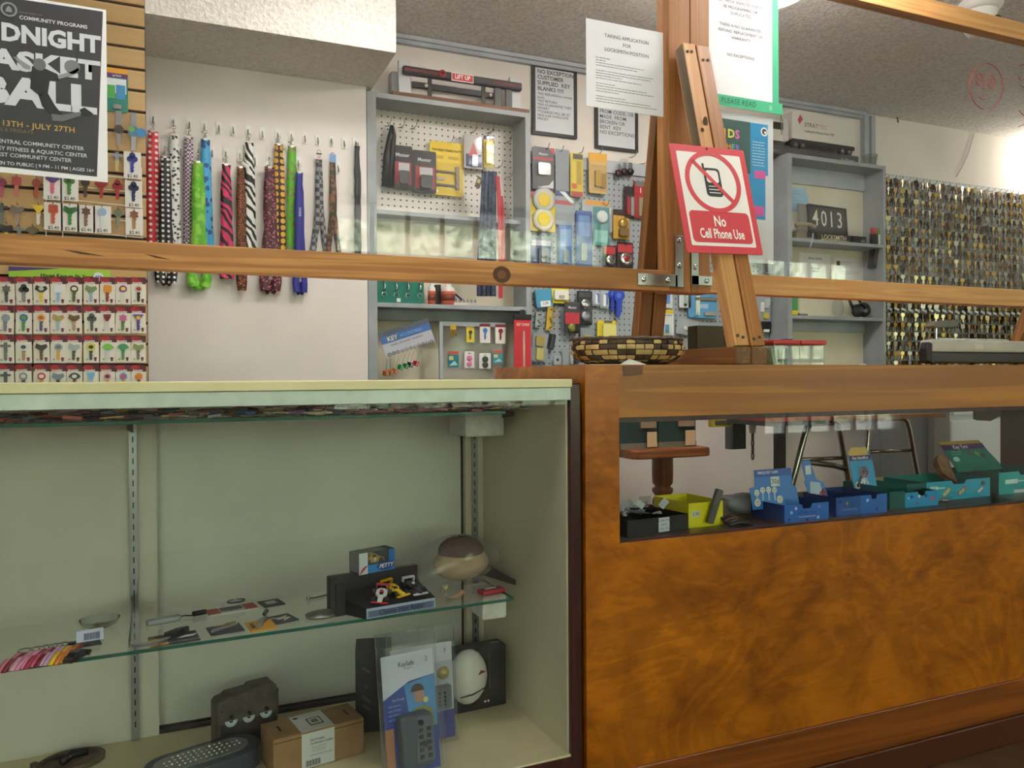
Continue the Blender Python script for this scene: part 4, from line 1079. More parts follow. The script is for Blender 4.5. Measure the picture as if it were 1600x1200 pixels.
# ---- framed notices on the wall
def frame(label, box, lines_, title=None):
    cx, cz, w, h = RC(*box, YW)
    t = thing('framed_notice', label, 'notice', (cx, YW-.001, cz))
    f = .0125
    B().b2(-w/2, -w/2+f, -.016, 0, -h/2, h/2, BLACK).b2(w/2-f, w/2, -.016, 0, -h/2, h/2, BLACK).b2(-w/2+f, w/2-f, -.016, 0, h/2-f, h/2, BLACK).b2(-w/2+f, w/2-f, -.016, 0, -h/2, -h/2+f, BLACK).build('frame', t)
    B().b2(-w/2+f, w/2-f, -.008, -.004, -h/2+f, h/2-f, m('#d3d7dd', .6)).build('sheet', t)
    for s_, sz, fx, fz, bd in lines_: txt(s_, sz, INK, t, (-w/2+.03+fx, -.0085, h/2-fz), align='LEFT', bold=bd)
    return t, w, h
frame('black framed no exceptions notice on the wall beside the grey shelf unit', (830, 106, 899, 214),
      [('NO EXCEPTIONS\nCUSTOMER\nSUPPLIED  KEY\nBLANKS !!!!!', .0245, -.004, .066, .02), ('*NO REFUNDS(no money\nback)\n*NO RETURN\n*NO GUARANTEE THEY\nWORK!!\n**CHARGE WILL BE AT\nREGULAR DUPLICATE\nPRICE!!!', .0155, -.004, .18, .01)])
frame('black framed no refund or return notice partly behind the taped sheet', (928, 128, 994, 236),
      [('NO REFUND', .026, -.006, .036, .02), ('OR  RETURN', .025, -.006, .082, .02), ('FOR KEYS MADE\nFROM CODE, OR\nMADE  FROM\nBROKEN OR\nBENT  KEY\nNO EXCEPTIONS!', .0235, -.006, .18, .005)])
# ---- lift-up bar mechanism on a board on top of unit
cx, cz, w, h = RC(625, 95, 815, 165, 3.06)
zt_ = UZ1
lu = thing('lift_gate', 'black lift up bar lock with red grips on white blocks atop the grey shelf unit', 'lock bar', (.98, 3.07, zt_))
WB = wood('lift_board_wood', '#8a5c34', '#764a28', '#5c381c', 'X', 1, .5)
xl, xr = P(612, 140, Y=3.03).x, P(826, 170, Y=3.03).x
B().b2(xl, xr, 3.02, 3.13, zt_, zt_+.022, WB).build('base_board', lu, world=True, bev=.002)
BLK = m('#232326', .4)
gx = P(633, 110, Y=3.05).x, P(806, 140, Y=3.05).x
for x in gx: B().b2(x-.024, x+.024, 3.055, 3.075, zt_+.022, zt_+.16, m('#c9cbcc', .5)).build('white_block', lu, world=True)
B().b2(P(610, 115, Y=3.1).x, P(625, 115, Y=3.1).x, 3.08, 3.12, zt_+.022, zt_+.12, GREYPAINT).build('grey_block', lu, world=True)
bx = P(628, 100, Y=3.05).x, P(813, 135, Y=3.05).x
B().b2(bx[0], bx[1], 3.028, 3.055, zt_+.100, zt_+.132, BLK).build('lift_bar', lu, world=True, bev=.006)
B().b2(bx[0]+.004, bx[0]+.17, 3.0262, 3.029, zt_+.111, zt_+.121, m('#6c262c', .5)).build('red_grip', lu, world=True)
B().b2(bx[1]-.13, bx[1]-.004, 3.0262, 3.029, zt_+.111, zt_+.121, m('#6c262c', .5)).build('red_grip', lu, world=True)
B().b2(gx[0]+.03, gx[1]-.1, 3.05, 3.062, zt_+.058, zt_+.082, BLK).build('lower_bar', lu, world=True, bev=.003)
for x in (gx[0]+.10, gx[0]+.33): B().b2(x-.008, x+.008, 3.045, 3.052, zt_+.022, zt_+.1, BLK).build('upright', lu, world=True)
for x in (gx[1]-.085, gx[1]-.035): B().b2(x-.014, x+.014, 3.04, 3.05, zt_+.022, zt_+.105, m('#3a3c3e', .4)).build('upright', lu, world=True)
for x, z in ((gx[0]+.085, .07), (gx[0]+.36, .07), (gx[0]+.40, .115)): B().sph((x, 3.046, zt_+z), (.009, .006, .009), m('#b8b4a8', .4, .6), 10).build('bolt', lu, world=True)
B().tube([V(bx[0]+.158+.012*math.cos(a), 3.02, zt_+.118+.012*math.sin(a)) for a in [2*PI*k/12 for k in range(12)]], .003, m('#b82430', .4), 5, True).build('red_ring', lu, world=True)
lx = P(722, 113, Y=3.03).x
B().b2(lx-.047, lx+.047, 3.0245, 3.027, zt_+.097, zt_+.131, m('#e9e5e4', .5)).b2(lx-.044, lx+.044, 3.0238, 3.0245, zt_+.101, zt_+.127, m('#c4303a', .5)).build('lift_up_label', lu, world=True)
o = txt('LIFT UP', .0235, WHITE, lu, (lx-lu.location.x, 3.0232-lu.location.y, .114), bold=.03, sx=.85)
# ============================================================ goods in the left unit
AU = 'carded goods in the left shelf unit'
BK = m('#1d1d20', .5)
def tube_item(name, label, cat, pts, Y, r, mat):
    b = B().tube([P(x, y, Y=Y) for x, y in pts], r, mat, 8)
    return tag(b.build(name), label, cat)
t = thing('leather_strap', 'black leather strap hanging at left of the white pegboard', 'strap', P(606, 195, Y=YUB-.03))
ribb = B()
a = [P(x, y, Y=YUB-.03) for x, y in ((612, 196), (608, 215), (605, 245), (604, 290))]
c = [P(x, y, Y=YUB-.034) for x, y in ((613, 196), (616, 212), (612, 240), (609, 292))]
ribb.tube(a, [.006, .009, .017, .02], BK, 8).tube(c, [.006, .008, .014, .017], BK, 8)
ribb.build('strap', t, world=True)
for k, (bx_, lab) in enumerate((((612, 229, 643, 296), 'black and red padlock blister pack, left of the pair'), ((643, 237, 680, 302), 'black and red padlock blister pack beside the yellow card'))):
    pack('padlock_pack', lab, 'pack', bx_, YUB-.02, m('#232327', .4), [('r', .12, .95, .1, .62, m('#a82c34', .5)), ('t', 'Master', .5, .78, .12, m('#d8d8da', .5)), ('r', .3, .85, .42, .6, m('#c8c8cc', .5)), ('b', .3, .78, .1, .40, .02, m('#3c3e40', .4)), ('clear', .05, .95, .03, .72, .028)], .01)
pack('strike_plate_card', 'yellow strike plate card in clear wrap on the white pegboard', 'card', (671, 223, 723, 306), YUB-.015, m('#e0c020', .45),
     [('t', 'THE POST STRIKE PLATE', .5, .84, .06, INK, .9), ('r', .2, .4, .68, .74, m('#b89c1c', .5)), ('r', .55, .85, .68, .74, m('#b89c1c', .5)), ('b', .08, .8, .42, .455, .008, m('#4c463a', .3, .8)), ('b', .08, .8, .17, .205, .008, m('#4c463a', .3, .8)), ('b', .2, .42, .28, .33, .004, m('#8c8878', .3, .8)), ('b', .76, .86, .12, .55, .010, m('#5a5244', .3, .8)), ('c', .2, .07, .05, m('#f4ecb0', .5)), ('clear', .02, .98, .02, .62, .014)])
pack('key_cap_pack', 'clear blister with red and blue item on the white pegboard', 'pack', (724, 211, 753, 264), YUB-.03, m('#c0b8b4', .5), [('r', .1, .95, .05, .42, m('#2c3468', .5)), ('p', [(.5, .78), (.78, .36), (.25, .36)], m('#c83a40', .5)), ('b', .4, .7, .05, .4, .01, m('#d8dce8', .3)), ('clear', .02, .98, .02, .98, .02)])
pack('yellow_tag_pack', 'yellow plastic tags bagged on the white pegboard', 'pack', (755, 213, 770, 262), YUB-.035, m('#e4c424', .4), [('r', 0, 1, .88, 1, m('#343a6a', .5)), ('b', .15, .8, .1, .8, .012, m('#f0d434', .35)), ('clear', 0, 1, 0, .98, .02)])
# dark lanyard bunch
t = thing('lanyard_bunch', 'bunch of navy and red lanyards hanging over the shelf front', 'lanyards', P(765, 272, Y=YU-.005))
NV = pattern('navy_print', '#20283c', '#3c4862', 'noise', .8)
def strap(pts, w, mat, Y, nm='strap'):
    b = B(); q = [P(x, y, Y=Y) for x, y in pts]
    ribbon(b, [(p.x, p.z) for p in q], w, mat, Y, .0015); b.build(nm, t, world=True)
for k, (x0, x1) in enumerate(((757, 749), (762, 757), (768, 764), (773, 771))): strap([(x0, 268), (x0-1, 300), ((x0+x1)/2, 360), (x1, 420), (x1, 463)], .022, NV, YU-.010-.003*k)
strap([(777, 275), (780, 300), (782, 360), (783, 420), (782, 466)], .018, m('#b8303e', .6), YU-.02, 'red_strap')
strap([(784, 306), (787, 340), (788, 400), (786, 440)], .012, m('#a02834', .6), YU-.014, 'red_strap')
B().box(P(748, 285, Y=YU-.03), (.022, .002, .045), m('#2a2826', .5), rot=(0, .35, 0)).build('hang_tag', t, world=True)
B().box(P(748, 283, Y=YU-.033), (.012, .002, .016), m('#b8a860', .5), rot=(0, .35, 0)).build('tag_mark', t, world=True)
# middle shelf
t = pack('key_ring_board', 'teal card of silver coil key rings on the middle shelf', 'card', (588, 425, 662, 474), YU+.05, m('#127060', .5), [('r', .42, .5, .04, .16, m('#d8dcd8', .5))], proud=0)
for k in range(4):
    x = -.066+.048*k
    B().tube([(x, -.006, .022), (x+.003, -.008, 0), (x-.003, -.008, -.02)], .0034, CHROME, 6).tube([(x+.0095*math.cos(a), -.006, -.03+.0095*math.sin(a)) for a in [2*PI*j/12 for j in range(12)]], .001, CHROME, 4, True).build('coil_ring', t)
for k, (x0, x1, y0) in enumerate(((669, 681, 442), (690, 711, 442))):
    cx, cz, w, h = RC(x0, y0, x1, 477, YU+.045)
    t = thing('spray_can', ('slim' if k == 0 else 'wide')+' orange-banded spray bottle on the middle shelf', 'bottle', (cx, YU+.05, zs2))
    r_ = w/2
    B().lathe([(0, 0), (r_, 0), (r_, h*.3), (r_, h*.62)], m('#d0684a', .4), 16).build('body', t)
    B().lathe([(r_, h*.2), (r_*1.01, h*.2), (r_*1.01, h*.5), (r_, h*.5)], m('#7c3a30', .4), 16).build('label', t)
    B().lathe([(r_, h*.62), (r_*.9, h*.78), (r_*.5, h*.86), (r_*.5, h*.99), (0, h)], m('#d8d4ce', .4), 16).build('cap', t)
tag(B().b2(P(682, 460, Y=YU+.06).x, P(689, 460, Y=YU+.06).x, YU+.06, YU+.09, zs2, zs2+.085, BK).build('black_case'), 'narrow black case standing between the two spray bottles', 'case')
cx, cz, w, h = RC(709, 467, 747, 477, YU+.03)
t = thing('ring_tray', 'white tray of split rings on the middle shelf', 'tray', (cx, YU+.04, zs2))
B().b2(-w/2, w/2, -.015, .015, 0, .012, m('#d0ccc2', .5)).build('tray', t)
for k in range(6): B().tube([(-w/2+.012+k*.0165+.003*math.cos(a)*.4, .012*math.cos(a), .016+.012*math.sin(a)) for a in [2*PI*j/10 for j in range(10)]], .0015, CHROME, 4, True).build('split_ring', t)
tag(B().tube([P(x, y, Y=YU+.04) for x, y in ((708, 462), (712, 460), (718, 465), (722, 469))], .004, NAVY, 6).build('blue_strap'), 'short navy strap lying behind the ring tray', 'strap')
# lower bay: tilted sign with dice, clear rack of carded keys, red clip strip
cx, cz, w, h = RC(594, 508, 674, 546, YU+.01)
t = thing('accessory_sign', 'tilted blue key accessories sign with hanging dice key chains', 'sign', (cx, YU-.004, cz), rot=(0, math.radians(-18), 0))
B().b2(-w/2, w/2, -.001, .001, -h/2, h/2, m('#b9bcc8', .5)).build('panel', t)
B().b2(-w/2, w/2, -.0016, -.001, h*.30, h/2, m('#565d68', .5)).b2(-w/2, w/2, -.0016, -.001, .0, h*.30, m('#3f68a8', .5)).build('print', t)
txt('KEY', .024, m('#d8d0a0', .5), t, (-w*.28, -.002, h*.14), bold=.03); txt('ACCESSORIES', .017, m('#8fb0d8', .5), t, (w*.1, -.002, h*.14), sx=.9)
txt('Quality - Workability - Satisfaction', .0095, INK, t, (-.005, -.002, -h*.12))
for k in range(11):
    x = -w/2+.014+k*(w-.028)/10
    B().tube([(x+.006*math.cos(a), -.003, -h/2+.004+.006*math.sin(a)) for a in [2*PI*j/9 for j in range(9)]], .0012, CHROME if k > 2 else INK, 4, True).build('ring', t)
DIC = [(603, 583, '#b8622c'), (610, 582, '#b8622c'), (617, 580, '#b8622c'), (626, 574, '#1f8a3c'), (634, 572, '#1f7a38'), (641, 570, '#1c2a24'), (650, 568, '#b01c34')]
dw = ['leftmost orange', 'second orange', 'third orange', 'bright green', 'darker green', 'black', 'red']
for (x, y, c_), nm in zip(DIC, dw):
    p = P(x, y, Y=YU-.012)
    d = thing('dice_charm', nm+' die hanging under the tilted blue sign', 'dice', p, group='dice key chains', rot=(.2, random.uniform(-.4, .4), .5))
    s_ = .0095
    B().b2(-s_, s_, -s_, s_, -s_, s_, m(c_, .25)).build('cube', d, bev=.002)
    pp = B()
    for a, b in ((-.5, -.5), (.5, .5), (0, 0), (-.5, .5), (.5, -.5)): pp.disc((a*s_, -s_-.0003, b*s_), .0022, WHITE, 8)
    stuff(pp.build('pips', d))
    B().cyl((0, 0, s_), (0, 0, .055), .0008, WIRE, 5).build('chain', d)
cx, cz, w, h = RC(688, 503, 792, 590, YU+.035)
t = thing('clear_rack', 'clear plastic rack with grey frame in the lower bay', 'rack', (cx, YU+.05, cz))
B().b2(-w/2, -w/2+.014, -.006, .006, -h/2-.05, h/2, m('#aab0b6', .5)).build('upright', t)
B().b2(-w/2+.014, w/2, -.003, -.001, h/2-.018, h/2, m('#9aa0a6', .5)).build('top_strip', t)
B().b2(-w/2+.014, w/2, .003, .004, -h/2, h/2-.018, CLEAR).build('panel', t)
RK = [((702, 507, 714, 528), '#c8a83c', 'yellow headed bunch of keys on the clear rack', 0), ((728, 511, 740, 535), '#e0cc4c', 'yellow carded key on the clear rack', 1), ((749, 506, 765, 536), '#3a78c0', 'blue carded key on the clear rack', 1), ((773, 507, 789, 537), '#8a1c28', 'dark red carded key on the clear rack', 1),
      ((699, 549, 716, 574), '#2a7a86', 'teal bagged card at lower left of the clear rack', 2), ((725, 549, 740, 575), '#e07aa4', 'white card with pink charms on the clear rack', 3), ((748, 552, 766, 576), '#3a4a3c', 'white card with dark clover charms on the clear rack', 3), ((769, 548, 785, 568), '#3a8a98', 'teal card with red top at lower right of the clear rack', 2)]
for bx_, c_, lab, kind in RK:
    mc = m(c_, .4)
    if kind == 0:
        p = P(708, 507, Y=YU+.03); t = thing('key_bunch', lab, 'keys', p)
        for k in range(3):
            b = B(); keyshape(b, 0, 0, .05, -.002*k, m('#8a6a30', .3, .7), 'square', mc); o = b.build('key', t, rot=(0, -.25+.25*k, 0))
    elif kind == 1: pack('carded_key', lab, 'key', bx_, YU+.045, m('#e6e2da', .5) if c_ != '#e0cc4c' else mc, [('r', 0, 1, .85, 1, m('#7a2430', .5) if c_ != '#e0cc4c' else m('#c8b02c', .5)), ('k', .5, .78, .6, mc if c_ != '#e0cc4c' else m('#4a4434', .4))], group='cards on the clear rack')
    elif kind == 2: pack('bagged_card', lab, 'card', bx_, YU+.045, mc, [('r', .1, .5, .45, .7, m('#c8c48c', .5)), ('r', 0, 1, .8, 1, m('#c05a4c', .5)), ('p', [(.1, .1), (.9, .15), (.6, .4)], m('#a8d0d4', .5))], group='cards on the clear rack')
    else: pack('charm_card', lab, 'card', bx_, YU+.045, m('#e4e2e2', .5), [('t', 'ABC', .5, .88, .1, INK), ('d', .5, .6, .26, .004, mc), ('d', .5, .24, .26, .004, mc)], group='cards on the clear rack')
cx, cz, w, h = RC(803, 496, 829, 570, YU-.012)
t = thing('clip_strip', 'red key chain clip strip on a black clip at the shelf unit edge', 'clip strip', (cx, YU-.014, cz))
B().b2(-w/2, w/2, -.0015, .0015, -h/2-.03, h/2, m('#c02c38', .5)).build('card', t)
txt('KEY CHAIN', .0165, m('#e8d8c8', .5), t, (.002, -.0022, h/2-.03), sx=.68, bold=.01)
B().b2(-w/2-.002, w/2+.002, -.006, .004, h/2-.008, h/2+.012, BK).build('clip', t)
B().prism([(-.012, h/2+.012), (.012, h/2+.012), (.008, h/2+.032), (-.01, h/2+.03)], -.004, .002, BK).build('clip_lever', t)
for k in (0, 1): B().cyl((.003+.005*k, -.003, h/2-.055), (.003+.005*k, -.003, -h/2-.02), .0012, CHROME, 5).build('chain', t)
# ============================================================ hardware on the grey pegboard
GG = 'carded hardware on the grey pegboard'
DKG = m('#3c3a3e', .4); GOLDC = m('#c8a050', .5)
def gpk(name, label, box, back, feats, th=.004, cat='pack', tilt=0, pr=.012): return pack(name, label, cat, box, YP-pr, back, feats, th, GG, tilt)
gpk('lock_pack', 'dark lock blister pack with red corner at top left of the grey pegboard', (831, 231, 865, 297), DKG, [('p', [(.72, 1), (1, 1), (1, .82)], m('#c84a50', .5)), ('t', 'Master', .5, .84, .09, m('#dcdce0', .5)), ('r', .05, .95, .70, .76, m('#b8343c', .5)), ('b', .22, .78, .34, .62, .012, CHROME), ('p', [(.2, .05), (.95, .05), (.95, .25), (.75, .12)], m('#d8d8dc', .4)), ('clear', .03, .97, .02, .68, .022)])
gpk('empty_bag', 'empty clear bag beside the dark lock pack', (867, 234, 889, 300), m('#8d9398', .4), [('clear', 0, 1, 0, 1, .015)], .001)
gpk('blade_pack', 'narrow yellow blister pack with red foot', (890, 240, 910, 308), m('#d8be30', .4), [('r', .2, .95, .86, .98, m('#4a4a44', .5)), ('r', .1, .4, .3, .8, m('#e8d048', .4)), ('r', .5, .85, .28, .82, m('#b89a28', .4)), ('r', .05, .95, .0, .12, m('#b84c3c', .5)), ('r', .1, .5, .18, .3, m('#d86a30', .5)), ('clear', 0, 1, 0, .9, .014)], pr=.02)
gpk('hinge_pack', 'tan card with brass hinge in clear blister', (919, 240, 947, 303), m('#c8a868', .5), [('r', 0, 1, .8, 1, m('#e0a838', .5)), ('r', .08, .92, .72, .78, m('#d8b070', .5)), ('b', .3, .62, .16, .56, .012, m('#c09a48', .35, .6)), ('b', .64, .9, .14, .5, .009, m('#a8843c', .35, .6)), ('clear', .05, .98, .05, .7, .02)], pr=.02)
t = thing('caster_bag', 'three small black casters hanging in a bag on the grey pegboard', 'casters', P(975, 250, Y=YP-.03), group=GG)
for dx, dz in ((-.028, -.062), (.002, -.052), (.034, -.05)):
    B().lathe([(0, -.008), (.014, -.008), (.016, -.004), (.016, .004), (.014, .008), (0, .008)], BK, 14, Matrix.Translation((dx, 0, dz)) @ Matrix.Rotation(PI/2, 4, 'X')).build('wheel', t)
    B().b2(dx-.006, dx+.006, -.006, .006, dz+.014, dz+.04, CHROME).build('stem', t)
B().sph((.002, .004, -.022), (.03, .012, .03), BAG, 12).build('bag', t)
gpk('cylinder_pack', 'black and red cylinder pack left of the slanted rear brace', (974, 292, 989, 342), m('#28262a', .4), [('b', .15, .45, .1, .66, .014, m('#a02830', .3)), ('b', .55, .85, .08, .66, .014, m('#c8c4c0', .3, .8)), ('clear', .05, .95, .04, .75, .02)])
gpk('cylinder_pack', 'red and steel cylinder pack with white number beside the rear brace', (990, 284, 1006, 342), m('#a82832', .4), [('t', '1', .6, .75, .2, WHITE), ('r', .1, .9, .86, 1, m('#6a6e70', .4)), ('b', .3, .7, .06, .55, .014, m('#c8b890', .3, .8)), ('clear', .05, .95, .04, .7, .02)])
gpk('ring_tape_pack', 'yellow card with two large grey rings at left of the pegboard', (828, 301, 866, 362), m('#e0c41c', .5), [('r', 0, .35, .82, 1, m('#b83a34', .5)), ('d', .52, .80, .46, .010, m('#b4b6ae', .5)), ('d', .52, .80, .28, .0115, m('#d8bc20', .5)), ('d', .5, .3, .44, .010, m('#d8d4b8', .5)), ('d', .5, .3, .28, .0115, m('#e8d028', .5))])
gpk('flag_bag', 'clear bag with red white and blue header', (867, 299, 897, 352), m('#9aa2a8', .4), [('r', 0, 1, .84, 1, m('#2c3a78', .5)), ('p', [(0, .72), (.6, .72), (1, .60), (0, .60)], m('#b0404a', .5)), ('p', [(.2, .98), (.5, .98), (1, .68), (.8, .68)], WHITE), ('clear', 0, 1, 0, .98, .012)], .001)
gpk('cup_hook_bag', 'clear bag with orange header numbered 28', (909, 314, 956, 362), m('#a8b0b6', .4), [('r', .1, .9, .84, 1, m('#e0a030', .5)), ('t', '28', .7, .92, .14, m('#8a3a20', .5)), ('r', .5, .95, .6, .8, m('#d8d8da', .5)), ('clear', 0, 1, 0, .98, .012)], .001)
gpk('blue_card', 'blue hardware card beside the keypad pack', (872, 352, 893, 418), m('#4a78b8', .5), [('r', .1, .9, .5, .9, m('#8ab0d8', .5)), ('b', .3, .7, .1, .4, .01, CHROME), ('clear', 0, 1, 0, .98, .012)])
gpk('blue_card', 'deep blue bagged card left of the teal knob card', (899, 330, 924, 418), m('#35589c', .5), [('r', .15, .85, .55, .92, m('#6a94c8', .5)), ('b', .25, .6, .12, .42, .01, STEEL), ('clear', 0, 1, 0, .98, .012)])
gpk('knob_card', 'teal card with a white round knob', (926, 324, 951, 384), m('#3a8a88', .5), [('d', .5, .74, .34, .012, m('#e0e4e0', .3)), ('r', .1, .9, .08, .4, m('#7ab8b0', .5)), ('clear', .02, .98, .02, .98, .02)])
gpk('keypad_pack', 'blue blister pack with a small grey keypad lock', (829, 376, 859, 418), m('#3c4a8c', .5), [('r', 0, 1, .8, 1, m('#d0d4dc', .5)), ('b', .35, .85, .04, .7, .014, m('#6c7074', .4)), ('d', .5, .2, .06, .017, BK), ('d', .68, .2, .06, .017, BK), ('d', .5, .38, .06, .017, BK), ('d', .68, .38, .06, .017, BK), ('clear', .05, .95, .03, .78, .02)])
gpk('gold_knob_pack', 'gold doorknob in yellow blister pack by the rear brace', (957, 328, 982, 374), m('#c8a030', .5), [('r', 0, 1, .8, 1, m('#2c2824', .5)), ('d', .55, .52, .26, .02, m('#b8923c', .3, .6)), ('b', .3, .85, .08, .36, .018, m('#8a6a34', .35, .5)), ('clear', .05, .95, .03, .8, .026)])
gpk('dial_lock_pack', 'dark pack with red top and chrome dial lock, left of pair', (942, 384, 961, 420), m('#2a2a2e', .4), [('r', .05, .95, .62, .95, m('#b03038', .5)), ('d', .5, .36, .38, .014, CHROME), ('d', .5, .36, .2, .016, m('#5a5c60', .3))])
gpk('dial_lock_pack', 'dark pack with red top and chrome dial lock, right of pair by the brace', (963, 379, 988, 420), m('#2a2a2e', .4), [('r', .05, .95, .62, .92, m('#b8343c', .5)), ('d', .5, .36, .38, .014, CHROME), ('d', .5, .36, .2, .016, m('#8a2428', .3))])
# below the rail
gpk('blue_price_card', 'tilted sky blue card with white price sticker below the rail', (836, 452, 862, 480), m('#4a9cc0', .5), [('r', .25, .85, .03, .34, WHITE), ('t', '1.79', .55, .19, .2, INK)], tilt=-.12)
gpk('key_holder_card', 'yellow card with a white magnetic key holder', (861, 450, 888, 474), m('#d8c828', .5), [('b', .1, .9, .22, .85, .012, m('#e8e8e2', .4)), ('b', .35, .65, .3, .5, .015, m('#a8a488', .4))])
gpk('twin_disc_pack', 'black blister pack with two chrome discs', (901, 455, 924, 508), BK, [('d', .5, .62, .3, .012, CHROME), ('d', .5, .26, .3, .012, m('#a8a8ac', .3, .9)), ('r', .1, .9, .82, .96, m('#4a4a4e', .5)), ('clear', .02, .98, .02, .8, .02)])
gpk('red_lock_pack', 'dark and red lock pack hanging proud below the rail', (881, 472, 905, 521), DKG, [('t', 'Master', .5, .82, .12, m('#d8d8da', .5), .9), ('r', .04, .96, .3, .66, m('#b8303e', .5)), ('d', .45, .17, .26, .012, m('#8a8a44', .3, .5)), ('b', .6, .9, .05, .3, .014, BK)], pr=.03)
for k, (x0, y0, x1, y1, w_) in enumerate(((952, 452, 962, 488, 'left'), (957, 453, 973, 497, 'front'), (965, 454, 974, 490, 'right'))):
    cx, cz, w, h = RC(x0, y0, x1, y1, YP-.02)
    t = thing('jumbo_key', 'large blue plastic key, %s of the three beside the rear brace' % w_, 'key', (cx, YP-.02-.008*(k == 1), cz+h/2), group='blue plastic keys')
    b = B(); keyshape(b, 0, 0, h, -.003, m('#1f3cae', .3), 'round', None, .006); b.build('key', t)
    B().disc((0, -.0036, -h*.2), h*.10, m('#4a6cd0', .3), 14).build('boss', t)
for k, (bx_, w_) in enumerate((((925, 454, 936, 478), 'left'), ((937, 452, 950, 482), 'right'))): gpk('hook_bag', 'clear bag with white and blue hooks, %s of two under the rail' % w_, bx_, m('#b0b8c4', .4), [('b', .3, .6, .1, .7, .008, WHITE), ('b', .65, .85, .2, .8, .006, BLUE), ('clear', 0, 1, 0, 1, .014)], .001)
def latch(label, box, mat, nm='latch'):
    cx, cz, w, h = RC(*box, YP-.02)
    t = thing(nm, label, 'latch', (cx, YP-.012, cz), group=GG, rot=(0, .1, 0))
    B().b2(-w*.3, w*.2, -.003, .003, -h/2, h/2, mat).build('plate', t)
    B().tube([(0, -.004, h*.35), (w*.4, -.014, h*.4), (w*.45, -.016, h*.1), (0, -.006, 0), (w*.45, -.014, -h*.3), (0, -.004, -h*.42)], .0035, mat, 6).build('catch', t)
latch('brass hasp latch hanging on the grey pegboard below the rail', (852, 478, 868, 516), m('#c8a24a', .3, .9), 'hasp_latch')
latch('steel spring latch left of the brass latch', (835, 488, 848, 512), STEEL, 'spring_latch')
gpk('strike_bag', 'brass strike plates in a clear bag, lower left of the pegboard', (830, 521, 856, 565), m('#9aa0a2', .4), [('b', .2, .7, .55, .9, .008, m('#b89a58', .3, .8)), ('b', .28, .72, .05, .48, .006, m('#d0b870', .3, .8)), ('r', .42, .58, .15, .35, INK), ('clear', 0, 1, 0, 1, .016)], .001, tilt=.08)
gpk('black_strap_card', 'small black hook strap beside the bag of strike plates', (855, 522, 866, 546), BK, [('b', .3, .7, .1, .9, .005, m('#33333a', .4))], tilt=.2)
gpk('yellow_reel_pack', 'yellow wire reel pack above the woven basket', (932, 501, 961, 530), m('#d8c420', .5), [('r', .35, .8, .86, 1, m('#5a5a50', .5)), ('b', .25, .95, .1, .8, .012, m('#e8dc74', .4)), ('clear', .1, 1, .05, .85, .018)])
gpk('clear_parts_bag', 'clear bag of chrome parts low on the pegboard left of the basket', (878, 544, 908, 571), m('#98a0a6', .4), [('b', .35, .5, .05, .8, .012, CHROME), ('b', .55, .8, .1, .7, .012, m('#3a3c40', .3, .5)), ('clear', 0, 1, 0, 1, .018)], .001)
gpk('screw_plate', 'grey strike plate with square hole low on the pegboard', (864, 556, 876, 570), m('#a8aeb4', .35, .6), [('r', .35, .65, .4, .7, INK)])
# between and right of the braces
gpk('blue_hook_card', 'white card with a blue hook left of the wrapped post', (1032, 455, 1049, 481), m('#dfe3e8', .5), [('b', .45, .7, .25, .9, .008, m('#3a78c8', .4)), ('clear', .1, .9, .05, .95, .014)])
gpk('white_hook_card', 'pale card with clear hook right of the blue hook card', (1060, 456, 1078, 481), m('#d6dcdc', .5), [('b', .4, .65, .25, .85, .008, m('#a8b8b8', .3)), ('d', .5, .2, .12, .006, INK), ('clear', .1, .9, .05, .95, .014)])
gpk('blue_cap_card', 'white and yellow card with a blue cap above the dark box', (1028, 484, 1051, 524), m('#dfe0dc', .5), [('r', 0, 1, .84, 1, m('#d0b82c', .5)), ('b', .42, .62, .1, .42, .01, m('#2f8cc0', .4)), ('r', .1, .9, .76, .8, m('#7c8084', .5)), ('clear', .2, .85, .06, .74, .016)])
gpk('roller_latch_card', 'blue card with two chrome barrel bolts behind the front brace', (1074, 453, 1118, 497), m('#5a9cc8', .5), [('b', .25, 1, .62, .72, .008, m('#8a8074', .3, .8)), ('b', .25, .4, .1, .95, .003, CHROME), ('b', .55, .95, .1, .2, .008, m('#b8a890', .3, .8)), ('r', .3, .7, .34, .5, m('#a8c8e0', .5))])
gpk('clear_hook_bag', 'crumpled clear bag of hooks left of the front brace foot', (1056, 498, 1090, 524), m('#a8b0b4', .35), [('clear', 0, 1, 0, 1, .025), ('b', .3, .6, .3, .5, .008, CHROME)], .001, tilt=.15)
gpk('clear_part_bag', 'crumpled clear bag right beside the front brace foot', (1096, 514, 1126, 546), m('#b0b6b8', .35), [('clear', 0, 1, 0, 1, .025), ('p', [(.5, .9), (.8, .95), (.6, .7)], m('#a04a5c', .5))], .001)
gpk('red_parts_bag', 'clear bag of dark parts with red header right of the phone sign', (1183, 364, 1208, 432), m('#7c8084', .35), [('r', .1, .95, .7, .98, m('#a82834', .5)), ('b', .1, .8, .08, .4, .015, m('#4a4c50', .35)), ('b', .5, .9, .3, .65, .012, m('#c8ccd0', .3)), ('clear', 0, 1, 0, 1, .02)], .001)
gpk('fuse_bag', 'clear bag with yellow and white parts right of the front brace', (1180, 460, 1203, 502), m('#a4acb2', .35), [('b', .5, .8, .1, .32, .01, m('#e0c83c', .4)), ('b', .3, .5, .35, .7, .008, WHITE), ('b', .6, .9, .5, .85, .008, m('#d8dce0', .3)), ('clear', 0, 1, 0, 1, .02)], .001)
gpk('black_clip_card', 'small black and white clip low right of the front brace', (1188, 503, 1203, 520), BK, [('b', .2, .7, .05, .3, .01, WHITE), ('b', .5, .9, .5, .9, .01, m('#2c2c30', .3))])
